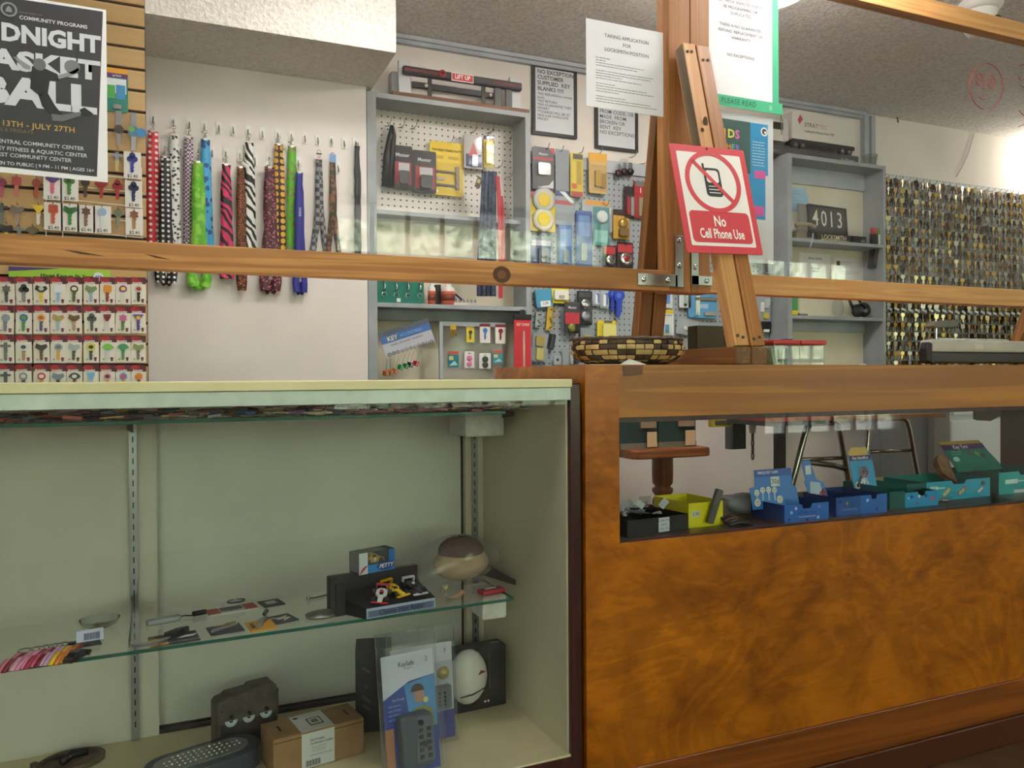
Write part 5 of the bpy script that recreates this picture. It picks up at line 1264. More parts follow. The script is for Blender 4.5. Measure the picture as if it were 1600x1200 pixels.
for bx_, c1, c2, lab in (((1010, 455, 1026, 520), '#8a9298', '#c8ccd0', 'long grey bagged hinge behind the rear brace'), ((988, 505, 1008, 540), '#b0b6ba', '#787c80', 'clear bag of small steel parts above the basket'), ((906, 512, 926, 540), '#8f979d', '#c8b06a', 'clear bag of brass screws above the basket edge')):
    gpk('parts_bag', lab, bx_, m(c1, .4), [('b', .25, .7, .15, .6, .008, m(c2, .3, .6)), ('clear', 0, 1, 0, 1, .018)], .001)
# ============================================================ goods in the right unit
def box_at(x0, y0, x1, y1, Y): return RC(x0, y0, x1, y1, Y)
# paper notes
def note(label, box, Y, mat, texts=(), tilt=0, cut=False, nm='paper_note'):
    cx, cz, w, h = RC(*box, Y)
    t = thing(nm, label, 'paper', (cx, Y-.001, cz), rot=(0, tilt, 0))
    pts = [(-w/2, -h/2), (w/2-(.01 if cut else 0), -h/2), (w/2, -h*.2), (w/2-(.02 if cut else 0), h/2), (-w/2, h/2)]
    B().prism(pts, -.0006, .0006, mat).build('sheet', t)
    for s_, sz, fz, bd in texts: txt(s_, sz, INK, t, (0, -.0012, h*fz), bold=bd, sx=.9)
    return t, w, h
t, w, h = note('pale blue handwritten note on the back of the right shelf unit', (1231, 294, 1264, 331), YUB, m('#9cc4de', .6), cut=True)
lines(t, w, -w/2+.01, h*.36, .012, [.06, .07, 0, .04, .07, 0, 0, 0, .07], m('#5a7c9c', .6), .002, -.0009)
note('white special orders deposit notice on the shelf back', (1249, 396, 1297, 437), YUB, m('#e6e4e2', .6), [('SPECIAL ORDERS', .0135, .30, .01), ('50% deposit\nrequired', .0135, -.12, .01)], nm='deposit_notice')
t, w, h = note('white printed letter with black emblem on the shelf back', (1303, 404, 1349, 446), YUB, m('#e2dfe2', .6), nm='printed_letter')
B().b2(-w*.42, -w*.30, -.0012, -.0006, h*.22, h*.38, INK).build('emblem', t); lines(t, w, -w*.28, h*.36, .010, [.08, .06, .05, 0, 0, .13, .12], GREYINK, .0018, -.0009)
# 4013 number plate and locksmith plate
cx, cz, w, h = RC(1272, 327, 1326, 364, YU+.06)
t = thing('number_plate', 'black house number plate reading 4013 standing on the upper shelf', 'plate', (cx, YU+.085, cz+.01), rot=(-.10, math.radians(1.5), 0))
PB = m('#3b3b39', .5)
B().b2(-w/2-.012, w/2+.012, 0, .012, -h/2-.015, h/2+.012, PB).build('plate', t, bev=.002)
B().b2(-w/2-.012, w/2+.012, -.004, 0, h/2+.004, h/2+.012, m('#2a2a28', .5)).b2(-w/2-.012, w/2+.012, -.004, 0, -h/2-.015, -h/2-.008, m('#2a2a28', .5)).b2(-w/2-.012, -w/2-.005, -.004, 0, -h/2-.008, h/2+.004, m('#2a2a28', .5)).b2(w/2+.005, w/2+.012, -.004, 0, -h/2-.008, h/2+.004, m('#2a2a28', .5)).build('raised_rim', t)
IV = m('#e2ddc8', .5)
for ch, x in zip('4013', (-.36, -.12, .10, .34)): txt(ch, h*.98, IV, t, (w*x, -.002, 0), sx=.72, bold=.005, name='digit')
B().b2(-w/2-.06, -w/2-.014, .01, .02, -h/2-.01, h/2+.012, m('#8b8880', .6)).build('rear_plate', t)
cx, cz, w, h = RC(1280, 356, 1332, 371, YU+.03)
t = thing('trade_plate', 'low black plate lettered locksmith before the number plate', 'plate', (cx, YU+.03, vs1), rot=(-.1, 0, 0))
B().b2(-w/2-.012, w/2+.01, 0, .01, 0, h*.82, m('#34332f', .5)).build('plate', t)
txt('LOCKSMITH', h*.72, IV, t, (-.012, -.001, h*.42), sx=.86, bold=.01)
B().b2(-w/2, w/2-.03, -.01, 0, 0, .006, m('#a89a5c', .5)).build('foot', t)
cx, cz, w, h = RC(1331, 360, 1351, 376, YU+.03)
tag(B().b2(cx-w/2, cx+w/2, YU+.02, YU+.07, vs1, vs1+h*.7, BK).b2(cx+w*.1, cx+w*.4, YU+.0195, YU+.02, vs1+.006, vs1+h*.4, GREYINK).build('black_box', bev=.001), 'small black box with grey print right of the locksmith plate', 'box')
for (x0, x1), c1, c2, lab in (((1361, 1370), '#c04048', '#2a2a2c', 'black marker with red cap at right end of the shelf'), ((1370, 1380), '#58b04c', '#d8dcd8', 'white marker with green cap at right end of the shelf')):
    cx, cz, w, h = RC(x0, 347, x1, 374, YU+.03)
    t = thing('marker_bottle', lab, 'marker', (cx, YU+.03, vs1))
    B().b2(-w/2, w/2, -.01, .01, 0, h*.62, m(c2, .4)).build('body', t, bev=.002)
    B().b2(-w/2*.9, w/2*.9, -.009, .009, h*.62, h, m(c1, .4)).build('cap', t, bev=.002)
t = thing('desk_phone', 'grey and brown old desk telephone at left of the upper shelf', 'telephone', (P(1249, 360, Y=YU+.06).x, YU+.06, vs1))
B().prism([(-.055, 0), (.055, 0), (.05, .03), (-.04, .045), (-.055, .03)], -.04, .04, m('#7c7464', .5)).build('body', t, bev=.004)
B().tube([(-.06, -.045, .062), (-.03, -.045, .072), (.03, -.045, .072), (.055, -.045, .06)], [.014, .009, .009, .013], m('#978c74', .5), 8).build('handset', t)
B().b2(.01, .045, -.043, -.04, .012, .034, INK).build('display', t)
B().tube([(.04, -.05, .03), (.03, -.055, .0), (.02, -.057, -.03), (.012, -.057, -.045)], .0035, m('#b8c4d8', .4), 6).build('cord', t)
B().sph((.05, -.047, .062), .008, m('#e8d8a0', .2), 8).build('lamp_button', t)
cx, cz, w, h = RC(1364, 388, 1380, 420, YU+.06)
tag(B().box((VX1-.03, YU+.055, cz), (.02, .04, h), m('#3c3e40', .5), rot=(.05, .12, 0)).b2(VX1-.041, VX1-.039, YU+.04, YU+.07, cz-h*.3, cz+h*.1, m('#2a2b2d', .5)).build('wall_switch', bev=.003), 'dark grey box fixed inside the right side of the shelf unit', 'box')
# headphones on the middle shelf
p = P(1341, 480, Y=YU+.05)
t = thing('headphones', 'black over-ear headphones lying on the lower shelf', 'headphones', (p.x, YU+.06, vs2))
B().tube([(-.052, 0, .10), (-.05, -.01, .07), (-.035, -.015, .045), (0, 0, .03)], [.006, .008, .01, .012], BK, 8).tube([(-.052, 0, .10), (-.02, .02, .118), (.03, .03, .11), (.055, .02, .08), (.06, 0, .05)], .0065, BK, 8).build('headband', t)
B().sph((-.018, -.02, .035), (.032, .022, .035), BK, 18).build('ear_cup', t)
B().lathe([(.036, -.012), (.04, 0), (.036, .014), (.022, .016)], m('#242428', .3), 18, Matrix.Translation((.045, .0, .045)) @ Matrix.Rotation(1.2, 4, 'Y')).build('ear_cup', t)
B().disc((-.012, -.0425, .04), .014, m('#4a4a50', .2), 12).build('ear_badge', t)
tag(B().sph((P(1314, 470, Y=YU+.08).x, YU+.1, vs2+.055), (.035, .02, .055), BAG, 14).build('clear_bag'), 'crumpled clear bag behind the headphones', 'bag')
cx, cz, w, h = RC(1233, 462, 1246, 494, YU+.03)
t = thing('glue_bottle', 'green and clear bottle at left of the lower shelf', 'bottle', (cx, YU+.035, vs2))
B().b2(-w/2, w/2, -.012, .012, 0, h*.9, m('#4a9a58', .35)).build('body', t, bev=.004); B().b2(-w/2*.8, w/2*.8, -.0135, -.012, h*.05, h*.25, YEL).build('label', t); B().b2(w/2+.004, w/2+.012, -.01, .012, 0, h, CLEAR).build('clear_side', t)
tag(B().cyl((P(1255, 492, Y=YU+.03).x-.03, YU+.03, vs2+.006), (P(1255, 492, Y=YU+.03).x+.025, YU+.03, vs2+.006), .006, m('#8c8c90', .3, .8), 8).sph((P(1255, 492, Y=YU+.03).x-.03, YU+.03, vs2+.007), .007, INK, 8).build('small_tool'), 'tiny steel tool lying on the lower shelf', 'tool')
# bottom bay
for k, (x0, x1, y0, lab) in enumerate(((1339, 1357, 551, 'small white spray bottle in the bottom bay'), (1358, 1376, 555, 'white and yellow round bottle in the bottom bay'))):
    cx, cz, w, h = RC(x0, y0, x1, 570, YU+.05)
    t = thing('spray_bottle', lab, 'bottle', (cx, YU+.05, cz-h/2-.06))
    r_ = w/2
    if k == 0:
        B().lathe([(0, 0), (r_, 0), (r_, h*.7+.06), (r_*.5, h*.85+.06), (r_*.45, h+.06), (0, h+.06)], m('#d4d2cc', .4), 14).build('body', t)
        B().b2(-r_*.7, r_*.4, -.006, .006, h+.055, h+.068, WHITE).build('trigger', t)
    else:
        B().lathe([(0, 0), (r_, 0), (r_, h*.4+.06), (r_*.75, h*.9+.06), (0, h+.062)], WHITE, 16).build('body', t)
        B().lathe([(r_*1.01, .05), (r_*1.02, .07), (r_*1.01, .075)], YEL, 16).build('band', t)
B().b2(VX0+.028, VX1-.017, YU+.003, YW-.02, .98, 1.0, GREYPAINT).build('shelf_board', ub, world=True)
for o in [x for x in bpy.data.objects if x.name.startswith('spray_bottle')]: o.location.z = 1.0
B().sph((P(1355, 527, Y=YU+.08).x+.15, YU+.05, P(1355, 527, Y=YU+.08).z), .012, m('#a89a78', .5), 8).build('knob', ub, world=True)
# ---- model truck on a black base on top of the unit
zb_ = VZ1
t = thing('model_truck', 'white model lorry lettered strattec on a black plinth atop the right shelf unit', 'model truck', (P(1270, 240, Y=3.08).x, 3.08, zb_))
a, b = P(1192, 230, Y=3.05).x-t.location.x, P(1338, 250, Y=3.05).x-t.location.x
B().b2(a, b, -.045, .045, 0, .042, m('#454545', .4)).build('plinth', t, bev=.002)
txt('Big Wheeler', .022, m('#b8b8b4', .5), t, (b-.075, -.046, .014), bold=.01, sx=.8); txt('Giant', .018, m('#9a9a96', .5), t, (a+.06, -.046, .018))
tx0, tx1 = P(1237, 215, Y=3.05).x-t.location.x, P(1338, 215, Y=3.05).x-t.location.x
B().b2(tx0, tx1-.012, -.035, .03, .092, .222, m('#dcd8d0', .4)).build('trailer', t, bev=.002)
B().b2(tx0+.01, tx1-.012, -.03, .028, .074, .092, BK).build('chassis', t)
B().prism([(tx1-.10, .225), (tx1-.002, .235), (tx1, .08), (tx1-.012, .05), (tx1-.016, .2), (tx1-.03, .222)], .02, .034, m('#4a4844', .4)).build('rear_door', t)
for x in (tx0+.02, tx0+.065, tx1-.10, tx1-.055): B().cyl((x, -.036, .062), (x, -.018, .062), .02, BK, 14).cyl((x, -.0375, .062), (x, -.036, .062), .009, CHROME, 10).build('wheel', t)
B().b2(a+.02, tx0-.035, -.03, .03, .07, .17, m('#d0ccc4', .4)).b2(a+.025, tx0-.05, -.031, -.03, .125, .16, m('#30342e', .3)).build('cab', t, bev=.004)
B().b2(tx0-.055, tx0-.02, -.034, .02, .075, .18, m('#c8c4c4', .4)).build('sleeper', t, bev=.003)
B().cyl((tx0-.065, -.03, .1), (tx0-.065, -.03, .21), .004, CHROME, 6).build('exhaust', t)
B().prism([(tx0+.045, .165), (tx0+.065, .19), (tx0+.05, .212), (tx0+.034, .186)], -.0365, -.035, m('#b8444a', .5)).build('diamond_mark', t)
txt('STRAT', .030, INK, t, (tx0+.075, -.0362, .165), align='LEFT'); txt('TEC', .030, m('#c8806a', .5), t, (tx0+.168, -.0362, .165), align='LEFT')
txt('Leading the Industry Since 1908', .0185, INK, t, (tx0+.075, -.0362, .135), align='LEFT', shear=.2, sx=.8)
p = P(1360, 246, Y=3.06)
t = thing('glass_cup', 'small clear tumbler on the right end of the shelf unit top', 'glass', (VX1-.045, 3.06, zb_))
B().lathe([(0, .004), (.026, .004), (.036, .065), (.038, .065), (.0285, 0), (0, 0)], glassy('tumbler', (.9, .9, .88), 2.2, .03, 1.5, .04), 20).build('cup', t)
tag(B().b2(P(1180, 195, Y=3.1).x, P(1231, 195, Y=3.1).x, 3.09, 3.13, 2.235, 2.25, m('#4a4a46', .5)).build('dark_rod'), 'dark flat bar lying on top behind the model truck cab', 'bar')
bpy.data.objects['dark_rod'].location.z = -.09
# ---- hook and cable on the wall
p = P(1393, 186, Y=YW)
tag(B().b2(p.x-.04, p.x+.035, YW-.004, YW, p.z+.006, p.z+.016, m('#c8c0b0', .5)).tube([(p.x+.01, YW-.004, p.z+.012), (p.x+.012, YW-.025, p.z+.008), (p.x+.012, YW-.03, p.z-.015), (p.x+.02, YW-.025, p.z-.022), (p.x+.026, YW-.02, p.z-.014)], .004, m('#3a2c20', .4), 6).build('ceiling_hook'), 'small dark hook high on the white wall right of the trim', 'hook')
tag(B().tube([P(x, y, Y=YW-.006) for x, y in ((1523, 204), (1519, 218), (1513, 240), (1503, 262), (1494, 276))], .003, m('#cfc8bc', .6), 6).build('wall_cable'), 'thin white cable hanging down the wall to the key board', 'cable')
# ceiling camera just above the right top rail
p = P(1532, 4, Z=ZCEIL)
t = thing('ceiling_camera', 'white dome camera on the ceiling above the right screen rail', 'camera', (p.x, p.y, ZCEIL))
B().lathe([(.075, 0), (.075, -.02), (.06, -.035), (0, -.035)], m('#d8d6d0', .4), 24).build('base', t)
B().lathe([(.055, -.03), (.055, -.10), (.04, -.125), (0, -.13)], m('#dcdad4', .4), 24).build('housing', t)
B().sph((.02, -.045, -.085), (.028, .02, .024), BK, 14).build('lens', t)
# ============================================================ key board
KX0, KX1 = 3.385, 5.0
kb = thing('key_board', 'white pegboard crowded with hanging blank keys at right', 'key board', (4.1, YW-.03, 1.0))
PEGK = dotted('key_pegboard', '#c2c6cb', '#33363a', .0254, .0033)
B().b2(KX0, KX1, YW-.022, YW-.014, .93, 2.150, PEGK).build('board', kb, world=True)
YK2 = YW-.022
kcol = [m('#c09a4c', .35, .55), m('#b8b2a4', .3, .6), m('#8c8474', .35, .6), m('#d8b45c', .3, .6), m('#d0c8b4', .28, .6), m('#8a6a34', .38, .6), m('#3a2e22', .45, .4), m('#ecdca4', .25, .55)]
def keymesh(mt, hd, L):
    b = B(); keyshape(b, 0, 0, L, -.0012, mt, hd, None, .0024, .27)
    return b.mesh('key')
KM = [keymesh(c, h_, L) for c in kcol for h_, L in (('round', .046), ('square', .048), ('flower', .046))]
rk = random.Random(11)
spots = []
zz = 2.112
row = 0
while zz > 1.10:
    x = KX0+.035+(row % 2)*.0
    while x < 4.93:
        spots.append((x, zz)); x += .0508
    zz -= .0508; row += 1
hb2 = B()
for x, z in spots:
    hb2.tube([(x, YK2, z+.004), (x, YK2-.058, z), (x, YK2-.064, z+.012)], .0016, WIRE, 4)
stuff(hb2.build('key_hooks', kb, world=True))
lb = B()
for k in range(28):
    x = KX0+.03+k*.0508; lb.box((x, YK2-.067, P(1490, 489, Y=YK2).z+.003*math.sin(k)), (.034, .002, .012), m('#d8dcde', .5), rot=(0, .35, 0))
stuff(lb.build('hook_labels', kb, world=True))
def seen(x, z):
    d = V(x, YK2-.06, z)-CAMPOS; w_ = d.dot(_F); u = 800+FPX*d.dot(_R)/w_; v = 600-FPX*d.dot(_U)/w_
    if u < -5 or u > 1612: return False
    if v > 566: return False
    ry = 429+(u-1180)*.0575
    if ry+2 < v and v < ry+18: return False
    return True
vis = [s_ for s_ in spots if seen(*s_)]
vis.sort(key=lambda s_: s_[0])
ind = set(vis[:300])
rest = B()
def keyinto(b, x, y, z, mt, hd, L, tilt):
    T = Matrix.Translation((x, y, z)) @ Matrix.Rotation(tilt, 4, 'Y') @ Matrix.Rotation(rk.uniform(-.3, .3), 4, 'Z')
    bb = B(); keyshape(bb, 0, 0, L, -.0012, mt, hd, None, .0024, .27); b.add([T @ v for v in bb.v], bb.f, mt)
for x, z in spots:
    base = rk.choice((0, 0, 1, 3, 3, 4, 4, 7, 7, 5, 2))
    hd = rk.choice(('round', 'square', 'round', 'flower'))
    n = rk.choice((2, 3, 4))
    for k in range(n): keyinto(rest, x+rk.uniform(-.005, .005), YK2-.012-.010*k, z+.003, kcol[rk.choice((6, 6, 2, 5))], hd, .046, rk.uniform(-.16, .16))  # rear keys take darker colours, painting in shade behind the front ones
    tl = rk.uniform(-.14, .14)
    if (x, z) in ind:
        o = obj('blank_key', rk.choice(KM) if rk.random() < .3 else KM[base*3+rk.randrange(3)], None, (x, YK2-.056, z+.003), (0, tl, rk.uniform(-.45, .45)))
        tag(o, 'metal blank key hanging in front on a hook of the crowded key board', 'key', 'front keys on the key board')
    else: keyinto(rest, x, YK2-.055, z+.003, kcol[base], hd, .046, tl)
stuff(tag(rest.build('hanging_keys'), 'mass of brass and steel blank keys behind the front ones on the key board', 'keys'))
# ============================================================ things in the glass case (case-local coordinates -> world)
SH1 = SZ1+.0066      # top of middle shelf
def cthing(name, label, cat, px, py, z, rz=0, group=None, rot=None):
    p = CW2(CP(px, py, Z=z))
    r = (0, 0, CA+rz) if rot is None else (rot[0], rot[1], rot[2]+CA)
    return thing(name, label, cat, p, group=group, rot=r)
def cyt(px, py, z, Y=None): return CP(px, py, Z=z)
# jumble of key chains lying on the upper shelf
st = B(); rr = random.Random(5)
pal = [m(c, .4) for c in ('#b04a3c', '#8c8c90', '#d8d4cc', '#3a3a44', '#c8a050', '#4a6a9c', '#6a4a7c', '#a86a74', '#d0c8a8', '#2c2c30', '#7c8c94')]
for k in range(330):
    x = rr.uniform(-1.25, XS2-.02); y = rr.uniform(.085, .29)
    st.box((x, y, SZ2+.0105+rr.uniform(0, .009)), (rr.uniform(.012, .05), rr.uniform(.008, .03), rr.uniform(.002, .006)), rr.choice(pal), rot=(rr.uniform(-.15, .15), rr.uniform(-.12, .12), rr.uniform(0, 3)), T=Matrix.Translation(CO) @ Matrix.Rotation(CA, 4, 'Z'))
stuff(tag(st.build('key_chain_jumble'), 'jumble of flat key chains covering the upper glass shelf', 'key chains'))
# striped ribbon key fobs
SF = [(1, 1052, ('#c8788c', '#8c2438'), 'first pink and maroon ribbon key fob at the left shelf edge'), (21, 1049, ('#e0a8c0', '#d890b0'), 'pale pink ribbon key fob second from left'), (36, 1046, ('#d88098', '#a83850'), 'pink and crimson ribbon key fob'), (52, 1043, ('#d05a7c', '#7c2038'), 'deep pink ribbon key fob mid row'), (65, 1041, ('#e8b0c8', '#c8a0d0'), 'pink and lilac ribbon key fob'), (82, 1040, ('#e8c830', '#d88030'), 'yellow and orange ribbon key fob'), (98, 1037, ('#e08a2c', '#8a2420'), 'orange and dark red ribbon key fob at the row end')]
for x, y, (c1, c2), lab in SF:
    t = cthing('ribbon_fob', lab, 'key fob', x, y, SH1, rz=-.28, group='ribbon key fobs')
    prof = [(0, .002), (.018, .009), (.035, .012), (.05, .0075), (.075, .009)]
    for k, c_ in enumerate((c1, c2)):
        vs, fs = [], []
        for yy, zz in prof: vs += [(-.008+.008*k, yy, zz), (-.0002+.008*k, yy, zz)]
        n0 = len(vs); vs += [(a, b, c-.002) for a, b, c in vs]
        for i in range(len(prof)-1): fs += [(2*i, 2*i+1, 2*i+3, 2*i+2), (n0+2*i, n0+2*i+2, n0+2*i+3, n0+2*i+1), (2*i, 2*i+2, n0+2*i+2, n0+2*i), (2*i+1, n0+2*i+1, n0+2*i+3, 2*i+3)]
        fs += [(0, n0, n0+1, 1)]
        B().add(vs, fs, m(c_, .45), True).build('ribbon', t)
    B().tube([(.012*math.cos(a), .09+.012*math.sin(a), .008) for a in [2*PI*j/12 for j in range(12)]], .0012, CHROME, 4, True).build('split_ring', t)
# clear dish with a watch tag and car fob key chain
t = cthing('glass_dish', 'shallow clear dish with a coin near the left shelf post', 'dish', 156, 980, SH1)
t.scale = (.8, .8, .8)
B().lathe([(0, .002), (.02, .002), (.036, .012), (.044, .022), (.046, .022), (.038, .009), (.02, 0), (0, 0)], glassy('dish_glass', (.9, .92, .9), 2.5, .03, 1.5, .1), 24).build('dish', t)
B().lathe([(0, .004), (.018, .004), (.018, .008), (0, .008)], m('#c0a878', .3, .7), 16).build('coin', t)
t = cthing('tag_chain', 'white barcode tag on a black key fob chain', 'key fob', 131, 1012, SH1, rz=.15)
B().b2(-.012, .032, -.006, .0, .012, .032, m('#cfd4f0', .4)).build('tag', t)
bcb = B()
for k in range(11): bcb.b2(.0+k*.0024, .0014+k*.0024, -.0066, -.006, .015, .027, m('#2c3468', .5))
stuff(bcb.build('barcode', t))
B().prism([(-.03, 0), (.03, .0), (.026, .01), (-.024, .012)], .002, .012, m('#23252a', .3)).build('fob', t)
B().tube([(-.01, -.004, .012), (-.018, -.012, .008), (-.014, -.02, .004), (-.016, -.03, .004)], .0016, CHROME, 5).build('chain', t)
t = cthing('car_fob', 'dark car shaped key fob at the shelf edge', 'key fob', 121, 1028, SH1, rz=1.1)
B().prism([(-.03, 0), (.03, 0), (.03, .006), (.016, .008), (.008, .014), (-.012, .014), (-.02, .008), (-.03, .007)], -.009, .009, m('#2c2e30', .3)).build('body', t, bev=.002)
for x in (-.018, .018): B().cyl((x, -.0105, .004), (x, .0105, .004), .005, BK, 10).build('wheel', t)
# knives on cards
def flatcard(nm, lab, px, py, w, d, rz, mt, cat='card', extra=()):
    t = cthing(nm, lab, cat, px, py, SH1, rz)
    B().b2(-w/2, w/2, -d/2, d/2, .0, .0022, mt).build('card', t)
    return t
DKC = m('#33363a', .5); BLADE = m('#b8babc', .22, 1.0)
t = flatcard('knife_card', 'dark and yellow knife card with curved silver blade at the shelf edge', 272, 999, .085, .062, .1, DKC)
B().b2(-.0425, -.012, -.031, .01, .0022, .0028, m('#d8a030', .5)).build('yellow_print', t)
B().prismz([(-.075, -.02), (-.06, -.028), (-.03, -.03), (-.012, -.02), (-.005, -.008), (-.012, -.002), (-.022, -.016), (-.045, -.02), (-.068, -.012)], .004, .009, BLADE).build('blade', t)
B().prismz([(-.012, .0), (.006, .008), (.02, .022), (.03, .024), (.03, .034), (.01, .032), (-.016, .012)], .004, .012, BK).build('handle', t)
B().prismz([(.006, -.004), (.034, -.002), (.042, .008), (.02, .006)], .0026, .0034, m('#c8ccd0', .4)).build('blade_print', t)
txt('MULTI ACCESSORIES', .0065, WHITE, t, (.012, -.024, .003), rot=(0, 0, 0))
t = cthing('pocket_knife', 'closed grey pocket knife with black cord on the shelf', 'knife', 258, 972, SH1, .25)
B().prismz(rrect(-.036, .03, -.009, .009, .006, 3), 0, .01, m('#9aa0a4', .3, .8)).build('body', t, bev=.002)
B().tube([(.03, 0, .006), (.04, .004, .005), (.05, -.002, .004), (.056, 0, .006)], .0014, BK, 5).tube([(.054, 0, .006), (.08, 0, .006)], .0055, m('#1c2030', .4), 8).build('cord', t)
t = flatcard('blister_card', 'red and white tool card lying at the back of the shelf', 362, 953, .10, .045, .15, m('#d8d4d0', .5))
B().b2(-.05, -.025, -.0225, .02, .0022, .0028, m('#b84a44', .5)).b2(.025, .05, -.018, .0225, .0022, .0028, m('#b84440', .5)).b2(-.022, .022, -.006, .018, .0022, .0028, m('#30343a', .5)).build('print', t)
B().prismz(rrect(-.02, .018, -.016, .012, .004, 2), .0028, .014, CLEAR).build('blister', t)
B().tube([(.012+.018*math.cos(a), .012+.013*math.sin(a), .015) for a in [2*PI*j/14 for j in range(14)]], .0022, m('#6a6e74', .3, .8), 5, True).build('ring', t)
t = flatcard('black_card', 'black card with white print behind the yellow card', 424, 943, .045, .05, .2, m('#2f3634', .5))
B().b2(-.012, .010, -.01, .012, .0022, .0028, m('#c8ccca', .5)).build('print', t)
t = flatcard('knife_card', 'dark card with a small silver and brass folding knife', 352, 984, .062, .055, .12, DKC)
txt('Handy Knife', .0065, WHITE, t, (.0, .021, .003), rot=(0, 0, 0)); B().prismz([(-.03, -.02), (.02, -.004), (.024, .004), (-.024, -.012)], .004, .009, BLADE).prismz([(-.004, .004), (.022, .006), (.022, .014), (.004, .012)], .004, .01, BRASS).build('knife', t)
t = flatcard('knife_card', 'yellow card with a steel multi-tool key chain', 408, 978, .05, .062, .1, m('#dba034', .5))
B().prismz([(-.012, -.024), (-.004, -.026), (.006, .006), (.018, .022), (.012, .026), (-.006, .006)], .003, .011, STEEL).prismz([(-.02, -.016), (-.014, -.016), (-.014, .01), (-.02, .01)], .003, .006, m('#4a4238', .4)).build('tool', t)
B().cyl((.012, .03, .012), (.02, .036, .02), .004, m('#3a2c2c', .4), 8).build('fob', t)
t = flatcard('eagle_card', 'dark card with pale wing-shaped blade print', 440, 968, .05, .055, .28, DKC)
B().prismz([(-.02, .012), (-.004, .0), (-.012, -.006), (.004, -.004), (-.004, -.02), (.012, -.008), (.018, -.004), (.008, .004), (.018, .014), (0, .006)], .0024, .0034, m('#c8ccc6', .5)).build('wing_print', t)
t = cthing('belt_buckle', 'oval pewter belt buckle on the middle shelf', 'buckle', 505, 962, SH1, .1)
B().lathe([(0, .011), (.02, .010), (.032, .007), (.036, .003), (.036, 0), (0, 0)], mottled('pewter', '#5c5a54', '#8c8a82', 90, .35, .8, .6, 160), 28, sy=.68).build('oval', t)
B().lathe([(.034, .004), (.037, .006), (.036, .002)], m('#8a8880', .3, .9), 28, sy=.68).build('rim', t)
tag(B().tube([CW2(CP(x, y, Z=SH1+.003)) for x, y in ((478, 935), (492, 934), (505, 931), (515, 928))], .0022, m('#8a8478', .3, .6), 6).sph(CW2(CP(482, 934, Z=SH1+.006)), .004, CHROME, 8).build('bent_wire'), 'thin bent wire key chain left of the black car stand', 'key chain')
# black car display stand: top faces the viewer in a slope
pL, pR = CP(572, 968, Z=SH1), CP(680, 949, Z=SH1)
t = thing('car_stand', 'black display stand with three small racing cars and a silver label', 'display', CW2((pL+pR)/2), rot=(0, 0, CA+math.atan2(pR.y-pL.y, pR.x-pL.x)))
Wd = (pR-pL).length
D_ = .105
hf, hb3 = .022, .074
BS = m('#17171a', .35)
Lx = -Wd/2-.045
B().add([(-Wd/2, 0, 0), (Wd/2, 0, 0), (Wd/2, D_, 0), (Lx, D_, 0), (-Wd/2, 0, hf), (Wd/2, 0, hf), (Wd/2, D_*.8, hf+.018), (Lx, D_*.8, hf+.018)],
        [(3, 2, 1, 0), (0, 1, 5, 4), (1, 2, 6, 5), (2, 3, 7, 6), (3, 0, 4, 7), (4, 5, 6, 7)], BS).build('base', t)
B().b2(Lx-.002, Wd/2, D_*.8, D_, 0, hb3, BS).b2(Lx-.002, Lx+.02, D_*.45, D_*.8, 0, hb3-.006, BS).build('back_wall', t, bev=.003)
B().b2(-Wd/2+.001, Wd/2-.001, -.0016, 0, .001, hf-.001, m('#a8b8d8', .3)).b2(-Wd/2+.004, Wd/2-.004, -.002, -.0016, .003, hf-.006, m('#5a6a8c', .35)).build('label', t)
txt('Classic Hot Rider', .0155, m('#20304c', .4), t, (0, -.0024, hf*.45), bold=.02, sx=.92)
slope_ = math.atan2(.018, D_*.8)
def racecar(x, y, rz, c1, c2, lab):
    k = cthing('toy_race_car', lab, 'toy car', 600, 960, SH1)
    Mw = wm(t) @ Matrix.Translation((x, y, hf+.018*y/(D_*.8)+.0015)) @ Matrix.Rotation(slope_, 4, 'X') @ Matrix.Rotation(rz, 4, 'Z')
    k.matrix_basis = Mw @ Matrix.Scale(1.3, 4)
    A, Bm = m(c1, .3), m(c2, .3)
    B().prismz([(-.0035, -.024), (.0035, -.024), (.0045, -.006), (.009, .0), (.009, .014), (.004, .02), (-.004, .02), (-.009, .014), (-.009, 0), (-.0045, -.006)], .003, .008, A).build('body', k, bev=.001)
    B().b2(-.013, .013, -.026, -.0215, .003, .0045, Bm).build('front_wing', k)
    B().b2(-.011, .011, .02, .026, .012, .0138, Bm).b2(-.011, -.009, .02, .026, .006, .0125, Bm).b2(.009, .011, .02, .026, .006, .0125, Bm).build('rear_wing', k)
    B().prismz([(-.003, -.004), (.003, -.004), (.0035, .005), (-.0035, .005)], .008, .0095, BK).sph((0, .004, .0105), .003, Bm, 8).build('cockpit', k)
    for wx, wy in ((-.0105, -.014), (.0105, -.014), (-.0125, .014), (.0125, .014)): B().cyl((wx-.0028, wy, .0045), (wx+.0028, wy, .0045), .0052, BK, 10).build('wheel', k)
racecar(-.033, .03, -.5, '#dcdde0', '#b8303c', 'white toy racing car with red wing on the black stand')
racecar(.004, .045, .25, '#e4c018', '#d8a810', 'yellow toy racing car in the middle of the black stand')
racecar(.048, .042, .05, '#2a2438', '#c8c8d4', 'dark purple and white toy racing car on the right of the black stand')
